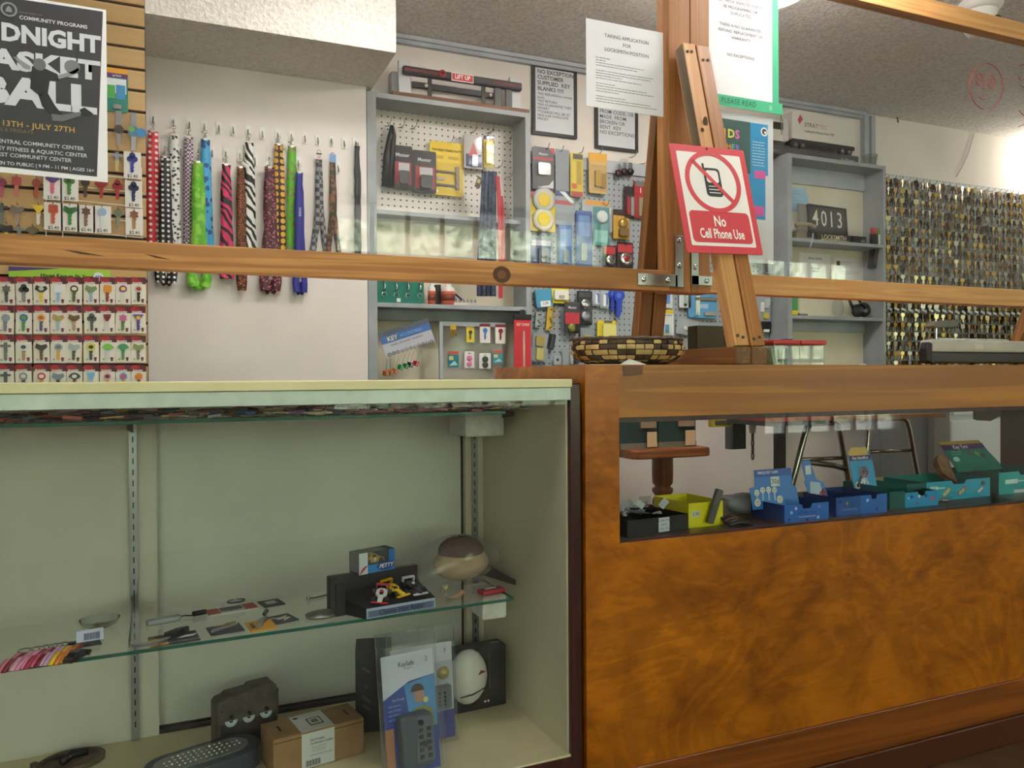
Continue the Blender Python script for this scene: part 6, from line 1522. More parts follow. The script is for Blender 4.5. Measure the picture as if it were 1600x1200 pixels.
# boxed car on the stand
q = CP(582, 893, Y=CP(630, 950, Z=SH1).y+D_*.86)
pb_ = wm(t) @ V(-.026, D_*.9, hb3)
t2 = thing('boxed_toy_car', 'blue and white boxed toy car number 9 on top of the black stand', 'toy box', pb_, rot=(0, 0, CA+.3))
bw, bd, bh = .068, .03, .036
t2.scale = (1.3, 1.3, 1.25)
B().b2(-bw/2, bw/2, -bd/2, bd/2, 0, .003, m('#20242c', .4)).b2(-bw/2, bw/2, bd/2-.002, bd/2, .003, bh, m('#1c2026', .4)).b2(bw/2-.014, bw/2, -bd/2, bd/2-.002, .003, bh, m('#2a2e36', .4)).b2(-bw/2, -bw/2+.002, -bd/2, bd/2-.002, .003, bh, m('#8a8c90', .4)).build('carton', t2)
B().b2(-bw/2, bw/2, -bd/2-.0008, -bd/2, 0, .014, m('#2f86d0', .35)).b2(-bw/2, -bw/2+.016, -bd/2-.0012, -bd/2, 0, bh, m('#c8d0dc', .35)).b2(bw/2-.012, bw/2, -bd/2-.0012, -bd/2, .012, bh, m('#2f6ab8', .35)).build('front_print', t2)
B().prism(circ(-bw/2+.016, .0, .014, 12, PI/2, PI), -bd/2-.0018, -bd/2-.0012, m('#b83a3c', .4)).build('red_swoosh', t2)
txt('PETTY', .0095, m('#e8ecf4', .4), t2, (.016, -bd/2-.0022, .009), bold=.03, shear=.3)
B().prism(circ(.016, .009, .0075, 18, sx=2.2), -bd/2-.0016, -bd/2-.0009, m('#27408c', .4)).build('oval_badge', t2)
B().prism([(-.02, .015), (.02, .015), (.018, .022), (.008, .024), (.003, .030), (-.006, .030), (-.011, .023), (-.02, .021)], -.008, .008, m('#c8a028', .3)).prism([(-.004, .024), (.004, .024), (.002, .029), (-.004, .029)], -.0085, .0085, BK).build('car', t2, bev=.001)
for x in (-.012, .012): B().cyl((x, -.009, .0175), (x, .009, .0175), .0045, BK, 10).build('wheel', t2)
txt('9', .011, WHITE, t2, (-.0, -.0095, .0195), bold=.03)
B().b2(-bw/2+.016, bw/2-.014, -bd/2-.0004, -bd/2, .014, bh, CLEAR).b2(-bw/2+.002, bw/2-.014, -bd/2, bd/2-.002, bh-.0006, bh, CLEAR).build('window', t2)
# bagged plush ball (plain)
t = cthing('bagged_plush', 'tan and dark brown stuffed toy wrapped in a clear bag at shelf right', 'plush toy', 733, 914, SH1, .0)
t.scale = (1.25, 1.1, 1.15)
TAN = mottled('tan_plush', '#b99a74', '#cdb08a', 30, .8); DBR = mottled('brown_plush', '#4c2820', '#6a3a30', 30, .8)
B().sph((0, .05, .036), (.056, .042, .036), TAN, 22).build('lower_ball', t)
B().sph((0, .05, .062), (.046, .038, .032), DBR, 18).build('upper_ball', t)
bagb = B(); n1, n2 = 22, 11
vs, fs = [], []
rb = random.Random(3)
for i in range(n2+1):
    a = -PI/2+PI*i/n2
    for k in range(n1):
        th = 2*PI*k/n1
        f_ = 1+rb.uniform(-.05, .05)
        x = .075*math.cos(a)*math.cos(th)*f_
        if x < -.03: x *= 1.55
        if x > .05: x *= 1.12
        vs.append((x-.004, .05+.055*math.cos(a)*math.sin(th)*f_, max(.001, .045+.05*math.sin(a)*f_-.25*max(0, -x-.03))))
for i in range(n2):
    for k in range(n1): fs.append((i*n1+k, i*n1+(k+1) % n1, (i+1)*n1+(k+1) % n1, (i+1)*n1+k))
bagb.add(vs, fs, BAG, False)
bagb.build('bag', t)
t = cthing('paper_strip', 'curled tan paper strip on the shelf before the plush', 'paper', 711, 935, SH1, .2)
vs, fs = [], []
for i in range(9):
    u = i/8; vs += [(-.024+.05*u, -.008+.008*u, .001+.016*(u-.45)**2*4*.5), (-.02+.05*u, .012+.006*u, .001+.016*(u-.45)**2*4*.5)]
for i in range(8): fs.append((2*i, 2*i+2, 2*i+3, 2*i+1))
B().add(vs, fs, m('#c89c7c', .6), True).add([(a, b, c-.0006) for a, b, c in vs], [f[::-1] for f in fs], m('#c89c7c', .6), True).build('strip', t)
t = cthing('heart_charm', 'small pale yellow heart charm on the shelf', 'charm', 696, 924, SH1, .2)
B().prism([(0, .002), (.006, .010), (.005, .014), (.002, .014), (0, .011), (-.003, .014), (-.006, .013), (-.006, .009)], -.0015, .0015, m('#e0dca4', .3)).build('heart', t); B().b2(-.012, -.006, -.001, .001, .0, .012, m('#8c8c88', .4)).build('back_leaf', t)
t = cthing('knife_box', 'open red box with a silver hook blade on the shelf', 'box', 768, 926, SH1, .18)
B().b2(-.03, .03, -.012, .014, 0, .009, m('#9c1f2c', .5)).build('tray', t, bev=.001)
B().b2(-.028, .028, -.010, .012, .009, .0096, m('#6c1420', .6)).build('lining', t)
B().tube([(-.018, .002, .0105), (.004, 0, .0105), (.01, -.004, .0105), (.006, -.008, .0105)], .0016, CHROME, 5).build('hook', t)
B().b2(-.042, .02, .016, .018, 0, .016, CLEAR).build('lid', t)
# ------------------------------------------------------------ case floor
t = cthing('rust_plate', 'rusty oval plate with a dark grip lying on the case floor at left', 'plate', 112, 1192, CFL, .15)
RUST = mottled('rusted_iron', '#5a4c3e', '#7c6c58', 25, .7, .3)
B().lathe([(0, .006), (.06, .006), (.066, .003), (.066, 0), (0, 0)], RUST, 28, sy=.75).build('plate', t)
B().lathe([(.056, .0061), (.056, .010), (.066, .010), (.066, .006)], RUST, 28, sy=.75).build('rim', t)
B().tube([(-.02, -.02, .014), (0, -.004, .02), (.03, .004, .016)], [.008, .010, .008], BK, 8).build('grip', t)
B().tube([(-.06, .01, .008), (-.03, .03, .01), (.0, .015, .012)], .004, m('#3e342a', .5, .4), 6).build('bar', t)
B().cyl((-.07, .0, 0), (-.07, 0, .018), .008, m('#4a4036', .5, .4), 10).build('stub', t)
# blue-grey oval device with studded metal top
a = CP(425, 1196, Z=CFL); b = CP(205, 1252, Z=CFL)
t = thing('studded_device', 'dark blue oval device with a studded silver top on the case floor', 'device', CW2((a+b)/2+V(0, .02, 0)), rot=(0, 0, CA+.30))
Lq = .118
sl = [(x*1, y) for x, y in rrect(-Lq, Lq, -.056, .056, .0559, 8)]
B().prismz(sl, .008, .050, m('#333c4c', .35)).build('body', t, bev=.010)
B().prismz([(x*1.01, y*1.03) for x, y in sl], 0, .010, m('#a8a49c', .4)).build('base_rim', t)
B().prismz([(x*.82-.004, y*.62) for x, y in sl], .050, .053, m('#9a9c9c', .3, .8)).build('top_plate', t)
sd = B().sph((0, 0, 0), (.0032, .0032, .0022), CHROME, 8).mesh('stud')
for i in range(15):
    for j in range(4):
        x, y = -.078+.0108*i, -.021+.014*j
        if abs(x+.004) < .055 or abs(y) < .012: obj('stud', sd, t, (x, y, .0535))
# lock box with dials
pl0, pr0 = CP(330, 1182, Z=CFL), CP(432, 1165, Z=CFL)
t = thing('dial_lock_box', 'weathered grey lock body with three white number dials', 'lock', CW2(CP(388, 1170, Z=CFL)+V(0, .0, 0)), rot=(0, 0, CA+.22))
LB = mottled('weathered_zinc', '#4c4840', '#68625a', 30, .6, .4, .2, 90)
wl_ = (pr0-pl0).length*.98
hl = .136
B().prism([(-wl_/2, 0), (wl_/2, 0), (wl_/2, hl*.93), (wl_/2-.008, hl), (wl_*.08, hl), (wl_*.05, hl-.006), (-wl_*.3, hl-.008), (-wl_*.34, hl-.014), (-wl_/2+.008, hl-.016), (-wl_/2, hl-.024)], 0, .05, LB).build('body', t, bev=.003)
B().b2(-wl_/2+.007, wl_/2-.004, -.0008, .0002, 0, hl*.50, m('#33302c', .6)).build('lower_plate', t)
for k in range(3):
    x = -wl_*.28+k*wl_*.29; z = hl*.545
    B().prism(circ(x, z, .0135, 14, PI, 2*PI), -.0024, -.0008, m('#c8d2dc', .5)).prism(circ(x, z, .0045, 10, PI, 2*PI), -.0028, -.0024, INK).build('dial', t)
    B().cyl((x+.001, -.006, z+.008), (x+.001, 0, z+.008), .0042, m('#2c2824', .5, .5), 10).build('dial_knob', t)
    tk = B()
    for j in range(7):
        an = PI+PI*(j+.5)/7; tk.b2(x+.0105*math.cos(an)-.0006, x+.0105*math.cos(an)+.0006, -.0026, -.0023, z+.0105*math.sin(an)-.001, z+.0105*math.sin(an)+.001, INK)
    stuff(tk.build('dial_marks', t))
B().b2(wl_/2, wl_/2+.006, .01, .04, hl*.45, hl*.85, LB).build('side_lug', t); B().sph((-wl_/2+.01, -.0005, hl*.72), .0022, INK, 8).build('rivet', t)
# brown carton with white label
a, b = CP(425, 1217, Z=CFL), CP(571, 1176, Z=CFL)
wc, dc, hc = (b-a).length*.97, .095, .08
t = thing('keybox_carton', 'brown cardboard carton with a white printed label on the case floor', 'carton', CW2((a+b)/2+V(0, .0, 0)), rot=(0, 0, CA+math.atan2(b.y-a.y, b.x-a.x)))
CARD = mottled('brown_cardboard', '#8c6c48', '#9c7c56', 18, .75)
B().b2(-wc/2, wc/2, 0, dc, 0, hc, CARD).build('box', t, bev=.002)
B().b2(-wc/2+.002, wc/2-.002, -.0006, .0, hc-.010, hc-.0085, m('#4a3622', .7)).build('flap_seam', t)
B().b2(-wc*.2, wc*.16, -.0009, 0, .002, hc-.004, m('#ccd0d4', .6)).b2(-wc*.2, wc*.16, .0, dc-.004, hc, hc+.0006, m('#d0d2d2', .6)).build('label', t)
txt('Dial Portable\nCombination KeyBox', .0074, INK, t, (-wc*.11, -.0014, hc*.70), align='LEFT', bold=.01, sx=.8)
txt('- Mounts anywhere\n- Use with any lock\n- User changeable', .0046, GREYINK, t, (-wc*.11, -.0014, hc*.50), align='LEFT')
txt('GSA Master Stock Warehouse', .0046, INK, t, (-wc*.11, -.0014, hc*.34), align='LEFT', sx=.85)
bcb = B()
for k in range(16): bcb.b2(-wc*.16+k*.0021, -.0012 if k % 3 else -.0012, -.0013, -.0009, hc*.06, hc*.22, INK) if False else bcb.b2(-wc*.16+k*.0021, -wc*.16+k*.0021+(.0013 if k % 3 else .0007), -.0013, -.0009, hc*.06, hc*.22, INK)
stuff(bcb.build('barcode', t))
B().b2(.004-.016, .004+.014, dc*.25, dc*.65, hc+.0006, hc+.001, INK).b2(.004-.0135, .004+.0115, dc*.29, dc*.61, hc+.001, hc+.0012, m('#d0d2d2', .6)).b2(-.005, .010, dc*.36, dc*.54, hc+.0012, hc+.0014, GREYINK).build('drawing_print', t)
txt('ProblemFree', .007, GREYINK, t, (-.005, dc*.82, hc+.001), rot=(0, 0, 0))
B().prismz(circ(-wc*.15, dc*.8, .004, 10, sx=1.6), hc+.0006, hc+.001, INK).build('logo', t)
for x in (-wc*.37, wc*.38): B().prismz(rrect(x-.0022, x+.0022, dc*.35, dc*.65, .002, 2), hc+.0001, hc+.0006, m('#3a2818', .8)).build('slot', t)
# grey label lying behind
t = cthing('grey_label', 'grey printed label lying behind the brown carton', 'label', 508, 1112, CFL, .2)
B().prismz([(-.045, -.012), (.04, -.014), (.046, .004), (.02, .014), (-.02, .012)], 0, .0008, m('#77786f', .6)).build('sheet', t); txt('21', .014, INK, t, (-.028, -.004, .0012), rot=(0, 0, 0))
# dark box at the back and black helmet box
a, b = CP(557, 1020, Y=.29), CP(604, 1140, Y=.29)
t = thing('dark_carton', 'dark green-black carton with faint white print behind the clam packs', 'carton', CW2(V((a.x+b.x)/2, .30, CFL)), rot=(0, 0, CA-.25))
hh = a.z-CFL
B().b2(-.035, .05, 0, .085, 0, hh, m('#23272a', .5)).build('box', t, bev=.002)
for z, w_ in ((.75, .02), (.55, .012), (.4, .025), (.3, .02)): B().box((-.01, -.0006, hh*z), (w_, .0008, .006), m('#4c5250', .5), rot=(0, .7, 0)).build('print_patch', t)
a, b = CP(795, 1010, Y=.24), CP(720, 1125, Y=.24)
t = thing('helmet_box', 'black carton with a window showing a white helmet shell', 'carton', CW2(V(CP(791, 1097, Y=.315).x, .315, CFL)), rot=(0, 0, CA+.06))
hh = CP(790, 1006, Y=.315).z-CFL
wB = .15
B().b2(-wB, 0, .0, .05, 0, hh, m('#2a2a2c', .45)).build('box', t, bev=.002)
shell = B().sph((0, 0, 0), (.052, .03, .068), m('#dcdcda', .35), 20)
shell.build('helmet_shell', t, (-wB*.74, -.008, hh*.60))
B().tube([(-wB*.74-.03, -.03, hh*.34), (-wB*.74, -.037, hh*.37), (-wB*.74+.04, -.027, hh*.42)], .0016, m('#2a1c1c', .5), 5).build('helmet_line', t)
B().prism([(-wB*.55-.014, hh*.66), (-wB*.55+.008, hh*.70), (-wB*.55-.004, hh*.73)], -.036, -.025, m('#8c2a34', .5)).build('red_mark', t)
B().b2(-wB*.32, -wB*.30, -.0008, 0, hh*.3, hh*.9, m('#4c4844', .5)).build('fold_line', t)
B().prism(circ(-wB*.40, .018, .003, 8), -.0012, 0, WHITE).prism(circ(-wB*.34, .018, .003, 8), -.0012, 0, WHITE).build('small_logo', t)
B().b2(-wB*.2, -wB*.05, .02, .03, hh, hh+.0006, m('#8c8c90', .4)).build('top_print', t)
# clam-shell packs
def clam(nm, lab, box, Y, lean, rz, feats, zf=CFL):
    """transparent clam pack standing on the case floor, leaning back; box gives its printed card"""
    x0, y0, x1, y1 = box
    a, b = CP(x0, (y0+y1)/2, Y=Y), CP(x1, (y0+y1)/2, Y=Y)
    w_ = b.x-a.x
    top = CP((x0+x1)/2, y0, Y=Y+math.sin(lean)*.15).z
    hh_ = (top-zf)/math.cos(lean)
    t = thing(nm, lab, 'pack', CW2(V((a.x+b.x)/2, Y, zf)), rot=(-lean, 0, CA+rz))
    feats(t, w_, hh_)
    return t
def feat_ap(t, w, h):
    B().b2(-w/2, w/2, 0, .001, .012, h*.86, m('#b8bed0', .5)).build('card', t)
    B().b2(-w/2, w/2, -.0006, 0, h*.70, h*.86, m('#d6d8e4', .5)).b2(0, w/2, -.0006, 0, .012, h*.28, m('#3a3a8c', .5)).b2(0, w*.3, -.001, -.0006, .012, h*.05, m('#d88a3c', .5)).build('print', t)
    txt('AccessPoint', .013, m('#2c2c64', .5), t, (0, -.0012, h*.80), bold=.01, sx=.85); txt('Kidde', .010, m('#c03a3c', .5), t, (-w*.26, -.0012, h*.735), bold=.02, sx=.85); txt('3', .014, m('#4a4a80', .5), t, (w*.38, -.0012, h*.79))
    txt('Push Lock', .007, m('#8a8aa8', .5), t, (.0, -.0012, h*.765))
    B().lathe([(0, .012), (.011, .010), (.0145, .004), (.0145, 0)], m('#b8a868', .3, .7), 18, Matrix.Translation((w*.34, 0, h*.60)) @ Matrix.Rotation(PI/2, 4, 'X')).build('dial_knob', t)
    B().prism(rrect(w*.1, w*.44, h*.30, h*.50, .004), -.012, 0, m('#66686c', .4)).build('lock_body', t)
    for k in range(8): B().sph((w*.24+(k % 2)*w*.09, -.0125, h*.34+(k//2)*h*.033), .0028, BK, 6).build('button', t)
    shell_(t, w, h, .022)
def shell_(t, w, h, d):
    e = .008
    b = B()
    x0, x1, z0, z1 = -w/2-e, w/2+e, 0, h
    vs = [(x0, .003, z0), (x1, .003, z0), (x1, .003, z1), (x0, .003, z1), (x0+e, -d, z0+e), (x1-e, -d, z0+e), (x1-e, -d*.6, z1-e*3), (x0+e, -d*.6, z1-e*3)]
    b.add(vs, [(4, 5, 6, 7), (0, 1, 5, 4), (1, 2, 6, 5), (2, 3, 7, 6), (3, 0, 4, 7), (3, 2, 1, 0)], CLEAR)
    b.tube([(x0, .003, z0), (x1, .003, z0), (x1, .003, z1), (x0, .003, z1)], .0016, BAG, 5, True)
    b.build('clear_shell', t)
    for k in range(4): B().sph((-w*.05+k*.012, 0, h-.004), (.005, .004, .004), BAG, 8).build('shell_nub', t)
clam('access_pack', 'clear clam pack with push button lock and white access point card', (614, 985, 712, 1150), CP(715, 1158, Z=CFL).y, .10, .05, feat_ap)
def feat_ks(t, w, h):
    B().b2(-w/2, w/2, 0, .001, .002, h*.84, m('#22409c', .45)).build('card', t)
    B().prism([(-w/2, h*.84), (w/2, h*.84), (w/2, h*.66), (0, h*.64), (-w/2, h*.54)], -.0006, 0, m('#ccd2e4', .5)).prism([(-w*.1, h*.62), (w/2, h*.66), (w/2, h*.3), (0, h*.3)], -.0008, -.0002, m('#4a8cc8', .5)).b2(-w/2, -w*.34, -.0008, 0, h*.08, h*.34, m('#b07a58', .5)).build('print', t)
    txt('KeySafe', .0145, m('#2c3464', .5), t, (-.004, -.0012, h*.765), bold=.01, sx=.8); txt('Original', .008, m('#7c84a0', .5), t, (.0, -.0012, h*.735), sx=.8); txt('2', .014, m('#4a4a80', .5), t, (w*.36, -.0012, h*.775))
    txt('Key Storage', .007, m('#c8d0f0', .5), t, (-w*.22, -.0012, h*.53), sx=.8)
    lines(t, w, -w*.42, h*.49, .009, [.028, .03, .026, .03], m('#8aa0d8', .5), .002, -.001)
    # printed figure: plain head and shoulders holding a phone
    pf = B().prism(circ(w*.18, h*.525, .0145, 14, sx=.85), -.0014, -.0008, m('#b58a74', .5)).prism(circ(w*.15, h*.56, .0155, 12, 0, PI), -.0018, -.0014, m('#3a2a24', .5)).prism([(-w*.02, h*.3), (w*.45, h*.3), (w*.42, h*.42), (w*.25, h*.46), (w*.05, h*.44)], -.0014, -.0008, m('#7a8450', .5)).prism(circ(w*.30, h*.49, .006, 10), -.0019, -.0014, m('#c8d08c', .5)).prism(circ(w*.34, h*.36, .008, 10), -.0019, -.0014, m('#b8502c', .5))
    pf.build('figure_print', t)
    # grey key safe body
    B().prism(rrect(-w*.30, w*.30, h*.06, h*.43, .010), -.030, 0, m('#3f4854', .45)).build('safe_body', t, bev=.004)
    B().prism([(w*-.06, h*.10), (w*.30, h*.10), (w*.30, h*.40), (w*.02, h*.41)], -.0318, -.030, m('#59616c', .45)).build('safe_face', t)
    for k in range(10): B().b2(w*.02+(k % 2)*w*.15, w*.09+(k % 2)*w*.15, -.0345, -.0318, h*.125+(k//2)*h*.045, h*.15+(k//2)*h*.045, BK).build('push_button', t)
    B().cyl((w*.12, -.036, h*.22), (w*.12, -.0318, h*.22), .006, BK, 10).build('latch', t); B().cyl((w*.06, -.036, h*.37), (w*.06, -.0318, h*.37), .006, BK, 10).build('latch', t)
    shell_(t, w, h, .042)
clam('keysafe_pack', 'clear clam pack with grey key safe on blue card, front of the pair', (604, 988, 690, 1215), CP(690, 1205, Z=CFL).y+.012, .16, .12, feat_ks)
# ============================================================ things standing on the counters
ZC = 1.0985
# woven basket: interlaced strips round a shallow bowl
p = P(987, 560, Y=1.68)
bk = thing('woven_basket', 'shallow woven basket of dark and pale strips on the counter left of the brace', 'basket', (p.x, 1.70, ZC))
DK, PL = mottled('dark_cane', '#3e2c22', '#54402f', 40, .6), mottled('pale_cane', '#b8985c', '#cfb27a', 40, .6)
RD = m('#8c2a2c', .6)
RB = RC(908, 540, 1064, 560, 1.68)[2]/2
NS, NR = 40, 5
prof = [(.70, .004), (.86, .012), (.955, .023), (1.0, .036), (1.0, .049), (.985, .060)]
sm = {}
for r in range(NR):
    (r0, z0), (r1, z1) = prof[r], prof[r+1]
    for c in range(NS):
        overc = (c+r) % 2 == 0
        a0, a1 = 2*PI*c/NS+.006, 2*PI*(c+1)/NS-.006
        off = .0035 if overc else 0
        pts = []
        for a in (a0, (a0+a1)/2, a1):
            for rr_, zz_, e in ((r0, z0+.001, 0), ((r0+r1)/2, (z0+z1)/2, 1), (r1, z1-.001, 0)):
                R2 = RB*rr_+off+.0022*(e+(1 if a == (a0+a1)/2 else 0))
                pts.append((R2*math.cos(a), R2*math.sin(a)*.8, zz_))
        fs = [(3*i+j, 3*(i+1)+j, 3*(i+1)+j+1, 3*i+j+1) for i in range(2) for j in range(2)]
        pat = (c*7+r*3) % 5
        mt = DK if (c//2+r) % 3 == 0 or r == NR-1 and c % 3 else PL
        B().add(pts, fs, mt, True).build('strip', bk)
B().lathe([(0, .002), (RB*.72, .002), (RB*.87, .013), (RB*.95, .024), (RB*.99, .037), (RB*.985, .058)], m('#3a2a20', .8), 40, sy=.8).build('liner', bk)
rim = [(RB*.99*math.cos(2*PI*k/60), RB*.99*.8*math.sin(2*PI*k/60), .0625+.001*math.sin(k*2.5)) for k in range(60)]
B().tube(rim, .005, DK, 7, True).build('rim', bk)
tag(B().prismz([(p.x-.16, 1.60), (p.x-.02, 1.585), (p.x+.01, 1.68), (p.x-.12, 1.70)], ZC+.0002, ZC+.001, WHITE).add([(p.x-.02, 1.585, ZC+.001), (p.x-.055, 1.60, ZC+.014), (p.x-.07, 1.62, ZC+.001)], [(0, 1, 2)], WHITE).build('loose_papers'), 'loose white papers lying under the woven basket', 'papers')
# dark box and black wedge behind base timber
for (x0, y0, x1, y1), mt, lab, nm in (((1046, 509, 1089, 568), m('#3a321f', .6), 'dark olive box standing behind the base timbers', 'olive_box'), ((1090, 522, 1110, 568), BK, 'black curved stand behind the base timbers', 'black_stand')):
    cx, cz, w, h = RC(x0, y0, x1, y1, 2.03)
    b = B()
    if nm == 'olive_box': b.b2(cx-w/2, cx+w/2, 2.0, 2.05, ZC, cz+h/2, mt)
    else: b.prism([(cx-w/2, ZC), (cx+w/2, ZC), (cx+w/2, cz+h/2), (cx+w*.15, cz+h/2), (cx-w*.1, cz+h*.15), (cx-w/2, cz)], 2.02, 2.05, mt)
    tag(b.build(nm, bev=.002), lab, 'box' if nm == 'olive_box' else 'stand')
bpy.data.objects['olive_box'].location.x += .08; bpy.data.objects['black_stand'].location.x += .08
# glass canister with red lid
cx, cz, w, h = RC(1200, 519, 1281, 569, 1.72)
t = thing('glass_canister', 'square clear container with a red lid beside the brace foot', 'container', (cx, 1.75, ZC))
hG = .058
CG = glassy('container_glass', (.93, .97, .95), 2.2, .02, 1.5, .07, '#b8ccc4')
B().b2(-w/2+.003, w/2-.003, -.05, .05, 0, hG, CG).build('body', t, bev=.003)
for x in (-w/2+.004, 0, w/2-.004, w*.2): B().b2(x-.001, x+.001, -.0512, -.05, .002, hG, m('#8fb0a4', .2)).build('edge', t)
B().prism(rrect(-w/2-.004, .0, hG, hG+.012, .004, 2), -.055, .055, m('#b22a2c', .35)).build('lid_half', t, bev=.003)
B().prism(rrect(.001, w/2+.003, hG, hG+.012, .004, 2), -.055, .055, m('#a82428', .35)).build('lid_half', t, bev=.003)
B().b2(-.012, .012, -.012, .012, hG+.012, hG+.017, BK).build('catch', t)
for k in range(5): B().box((-w*.38+k*.012, .0, .025), (.008, .05, .045), m(('#9fc0b0', '#c8d4cc', '#7c9c8c', '#b4c8c0', '#5c7c70')[k], .4), rot=(0, .1*k-.2, 0)).build('packet', t)
# electronic scale / till printer at the right
a, b = P(1445, 560, Y=1.76), P(1640, 560, Y=1.76)
t = thing('counter_machine', 'grey and black counter machine with a flip-up lid at right of the counter', 'machine', (a.x, 1.80, ZC))
t.scale = (1, 1, 1.4)
w = b.x-a.x
LG, DG2 = mottled('light_grey_plastic', '#a09e98', '#b2b0aa', 10, .45), m('#2e2e30', .45)
B().b2(.01, w, -.06, -.01, .006, .030, DG2).build('lower_body', t, bev=.004)
B().b2(.012, w, -.058, -.01, .031, .058, LG).build('upper_body', t, bev=.005)
B().prism([(-.012, .012), (.012, .006), (.012, .05), (-.004, .053), (-.012, .038)], -.058, -.03, BK).build('end_cap', t, bev=.003)
B().b2(w*.34, w*.40, -.0595, -.058, .038, .049, m('#c2c0ba', .4)).build('button', t)
B().cyl((w*.80, -.072, .043), (w*.80, -.055, .043), .018, m('#4a4c50', .4), 18).build('knob', t)
B().b2(.05, w*.62, -.05, -.014, .0585, .062, m('#c4c4c4', .25, .5)).build('bed', t)
B().prism([(.02, .088), (.045, .100), (.12, .104), (.135, .098), (.14, .088), (.10, .086), (.045, .084)], -.05, -.014, m('#56564e', .35)).build('lid', t, bev=.002)
B().cyl((.05, -.04, .06), (.05, -.04, .092), .003, CHROME, 8).build('lid_post', t)
for x in (.03, w*.35, w*.7): B().cyl((x, -.045, 0), (x, -.045, .007), .008, BK, 8).build('foot', t)
# dark timber end at far right edge
# ============================================================ inside the wooden counter window
ZI = OPZ0-.004
def carton(nm, lab, px0, px1, pyb, Yf, D, H, side, top_in, front_feats=None, notch=True, rz=0.0, th=.0015):
    """open display tray: bottom-front edge at pixel row pyb, front face on plane Yf"""
    a, b = P(px0, pyb, Y=Yf), P(px1, pyb, Y=Yf)
    w = b.x-a.x
    t = thing(nm, lab, 'display box', (a.x, Yf, ZI), rot=(0, 0, rz))
    sd = B()
    if notch:
        sd.prism([(0, 0), (w, 0), (w, H), (w*.62, H), (w*.58, H-.012), (w*.42, H-.012), (w*.38, H), (0, H)], 0, th, front_feats or side)
    else: sd.b2(0, w, 0, th, 0, H, front_feats or side)
    sd.build('front', t)
    B().b2(0, th, th, D, 0, H, side).b2(w-th, w, th, D, 0, H, side).b2(th, w-th, D-th, D, 0, H, side).b2(th, w-th, th, D-th, 0, th, top_in).build('tray', t)
    return t, w
NBL, CBL = m('#2467c4', .4), m('#2b9bd6', .4)
DBL = m('#1c3f86', .45)
# black box of keys and yellow box
t, w = carton('black_tray', 'black tray heaped with tagged keys at left of the counter window', 980, 1085, 836, YC+.07, .16, .04, BK, BK, notch=False, rz=.12)
for k in range(14):
    rx = random.Random(40+k)
    b = B(); keyshape(b, 0, 0, .05, -.001, rx.choice((STEEL, m('#3a3c40', .3, .8), CHROME)), rx.choice(('round', 'square')))
    b.build('key', t, (rx.uniform(.025, w-.025), rx.uniform(.03, .13), .036+rx.uniform(0, .016)), (rx.uniform(1.2, 1.9), rx.uniform(-.4, .4), rx.uniform(0, 6)))
for k in range(7):
    rx = random.Random(80+k)
    B().box((rx.uniform(.02, w-.03), rx.uniform(.02, .12), .056+rx.uniform(0, .014)), (.024, .001, .016), m('#b8c0cc', .5), rot=(rx.uniform(-.5, .5), rx.uniform(-.9, .9), rx.uniform(-.6, .6))).build('price_tag', t)
B().b2(w*.5, w*.5+.034, -.0012, 0, .004, .038, m('#cfd8e4', .5)).build('sticker', t); txt('CHROME\nKEYS\n100-150', .009, m('#44506c', .5), t, (w*.5+.017, -.0016, .021), line=1.1)
t, w = carton('yellow_tray', 'bright yellow tray with a grey remote beside the black key tray', 1076, 1131, 832, YC+.11, .15, .062, m('#e6dc18', .45), m('#c8bc14', .5), notch=False, rz=.03)
B().b2(w*.08, w*.32, -.0012, 0, .026, .042, m('#d8dcc8', .5)).build('sticker', t); txt('2.90', .012, INK, t, (w*.2, -.0016, .034))
B().prism(rrect(-.009, .009, -.045, .045, .004), -.006, .006, m('#55585a', .4)).build('grey_remote', t, (w*.66, -.012, .052), (0, .38, 0))
tw = thing('strap_pile', 'pile of black leather straps beside the yellow tray', 'straps', P(1146, 826, Y=YC+.10))
tw.location.z = ZI
for k in range(4): B().tube([(-.03, -.02+.01*k, .004+.004*k), (0, -.022+.012*k, .010+.004*k), (.035, -.03+.012*k, .003+.002*k)], .005, m(('#1f1f22', '#2c2a2c', '#6c4438', '#3a3a3e')[k], .4), 6).build('strap', tw)
# blue key cap displays
def header(t, w, D, pts, mt, H, lean=.12):
    o = B().prism(pts, 0, .0015, mt).build('header_card', t, (0, D*.62, H*.55), (-lean, 0, 0)); return o
t, w = carton('key_cap_display', 'blue emoji key caps display box with a 30 cent sticker', 1226, 1295, 819, YC+.06, .13, .046, DBL, DBL, NBL)
h1 = .10
hd = header(t, w, .13, [(-.035, 0), (w-.025, 0), (w-.03, .052), (w-.043, .056), (w-.043, .105), (-.02, .105), (-.022, .060), (-.04, .058)], m('#3a7fd4', .4), .046)
B().b2(-.02, w-.043, -.0008, 0, .085, .105, m('#2a5cb4', .4)).build('title_band', hd)
txt('EMOJI KEY CAPS', .0095, WHITE, hd, (.024, -.0014, .096), bold=.02)
B().b2(.032, .062, -.0012, -.0004, .058, .084, m('#dfe8ec', .5)).build('price_sticker', hd); txt('30¢', .019, INK, hd, (.047, -.0018, .071))
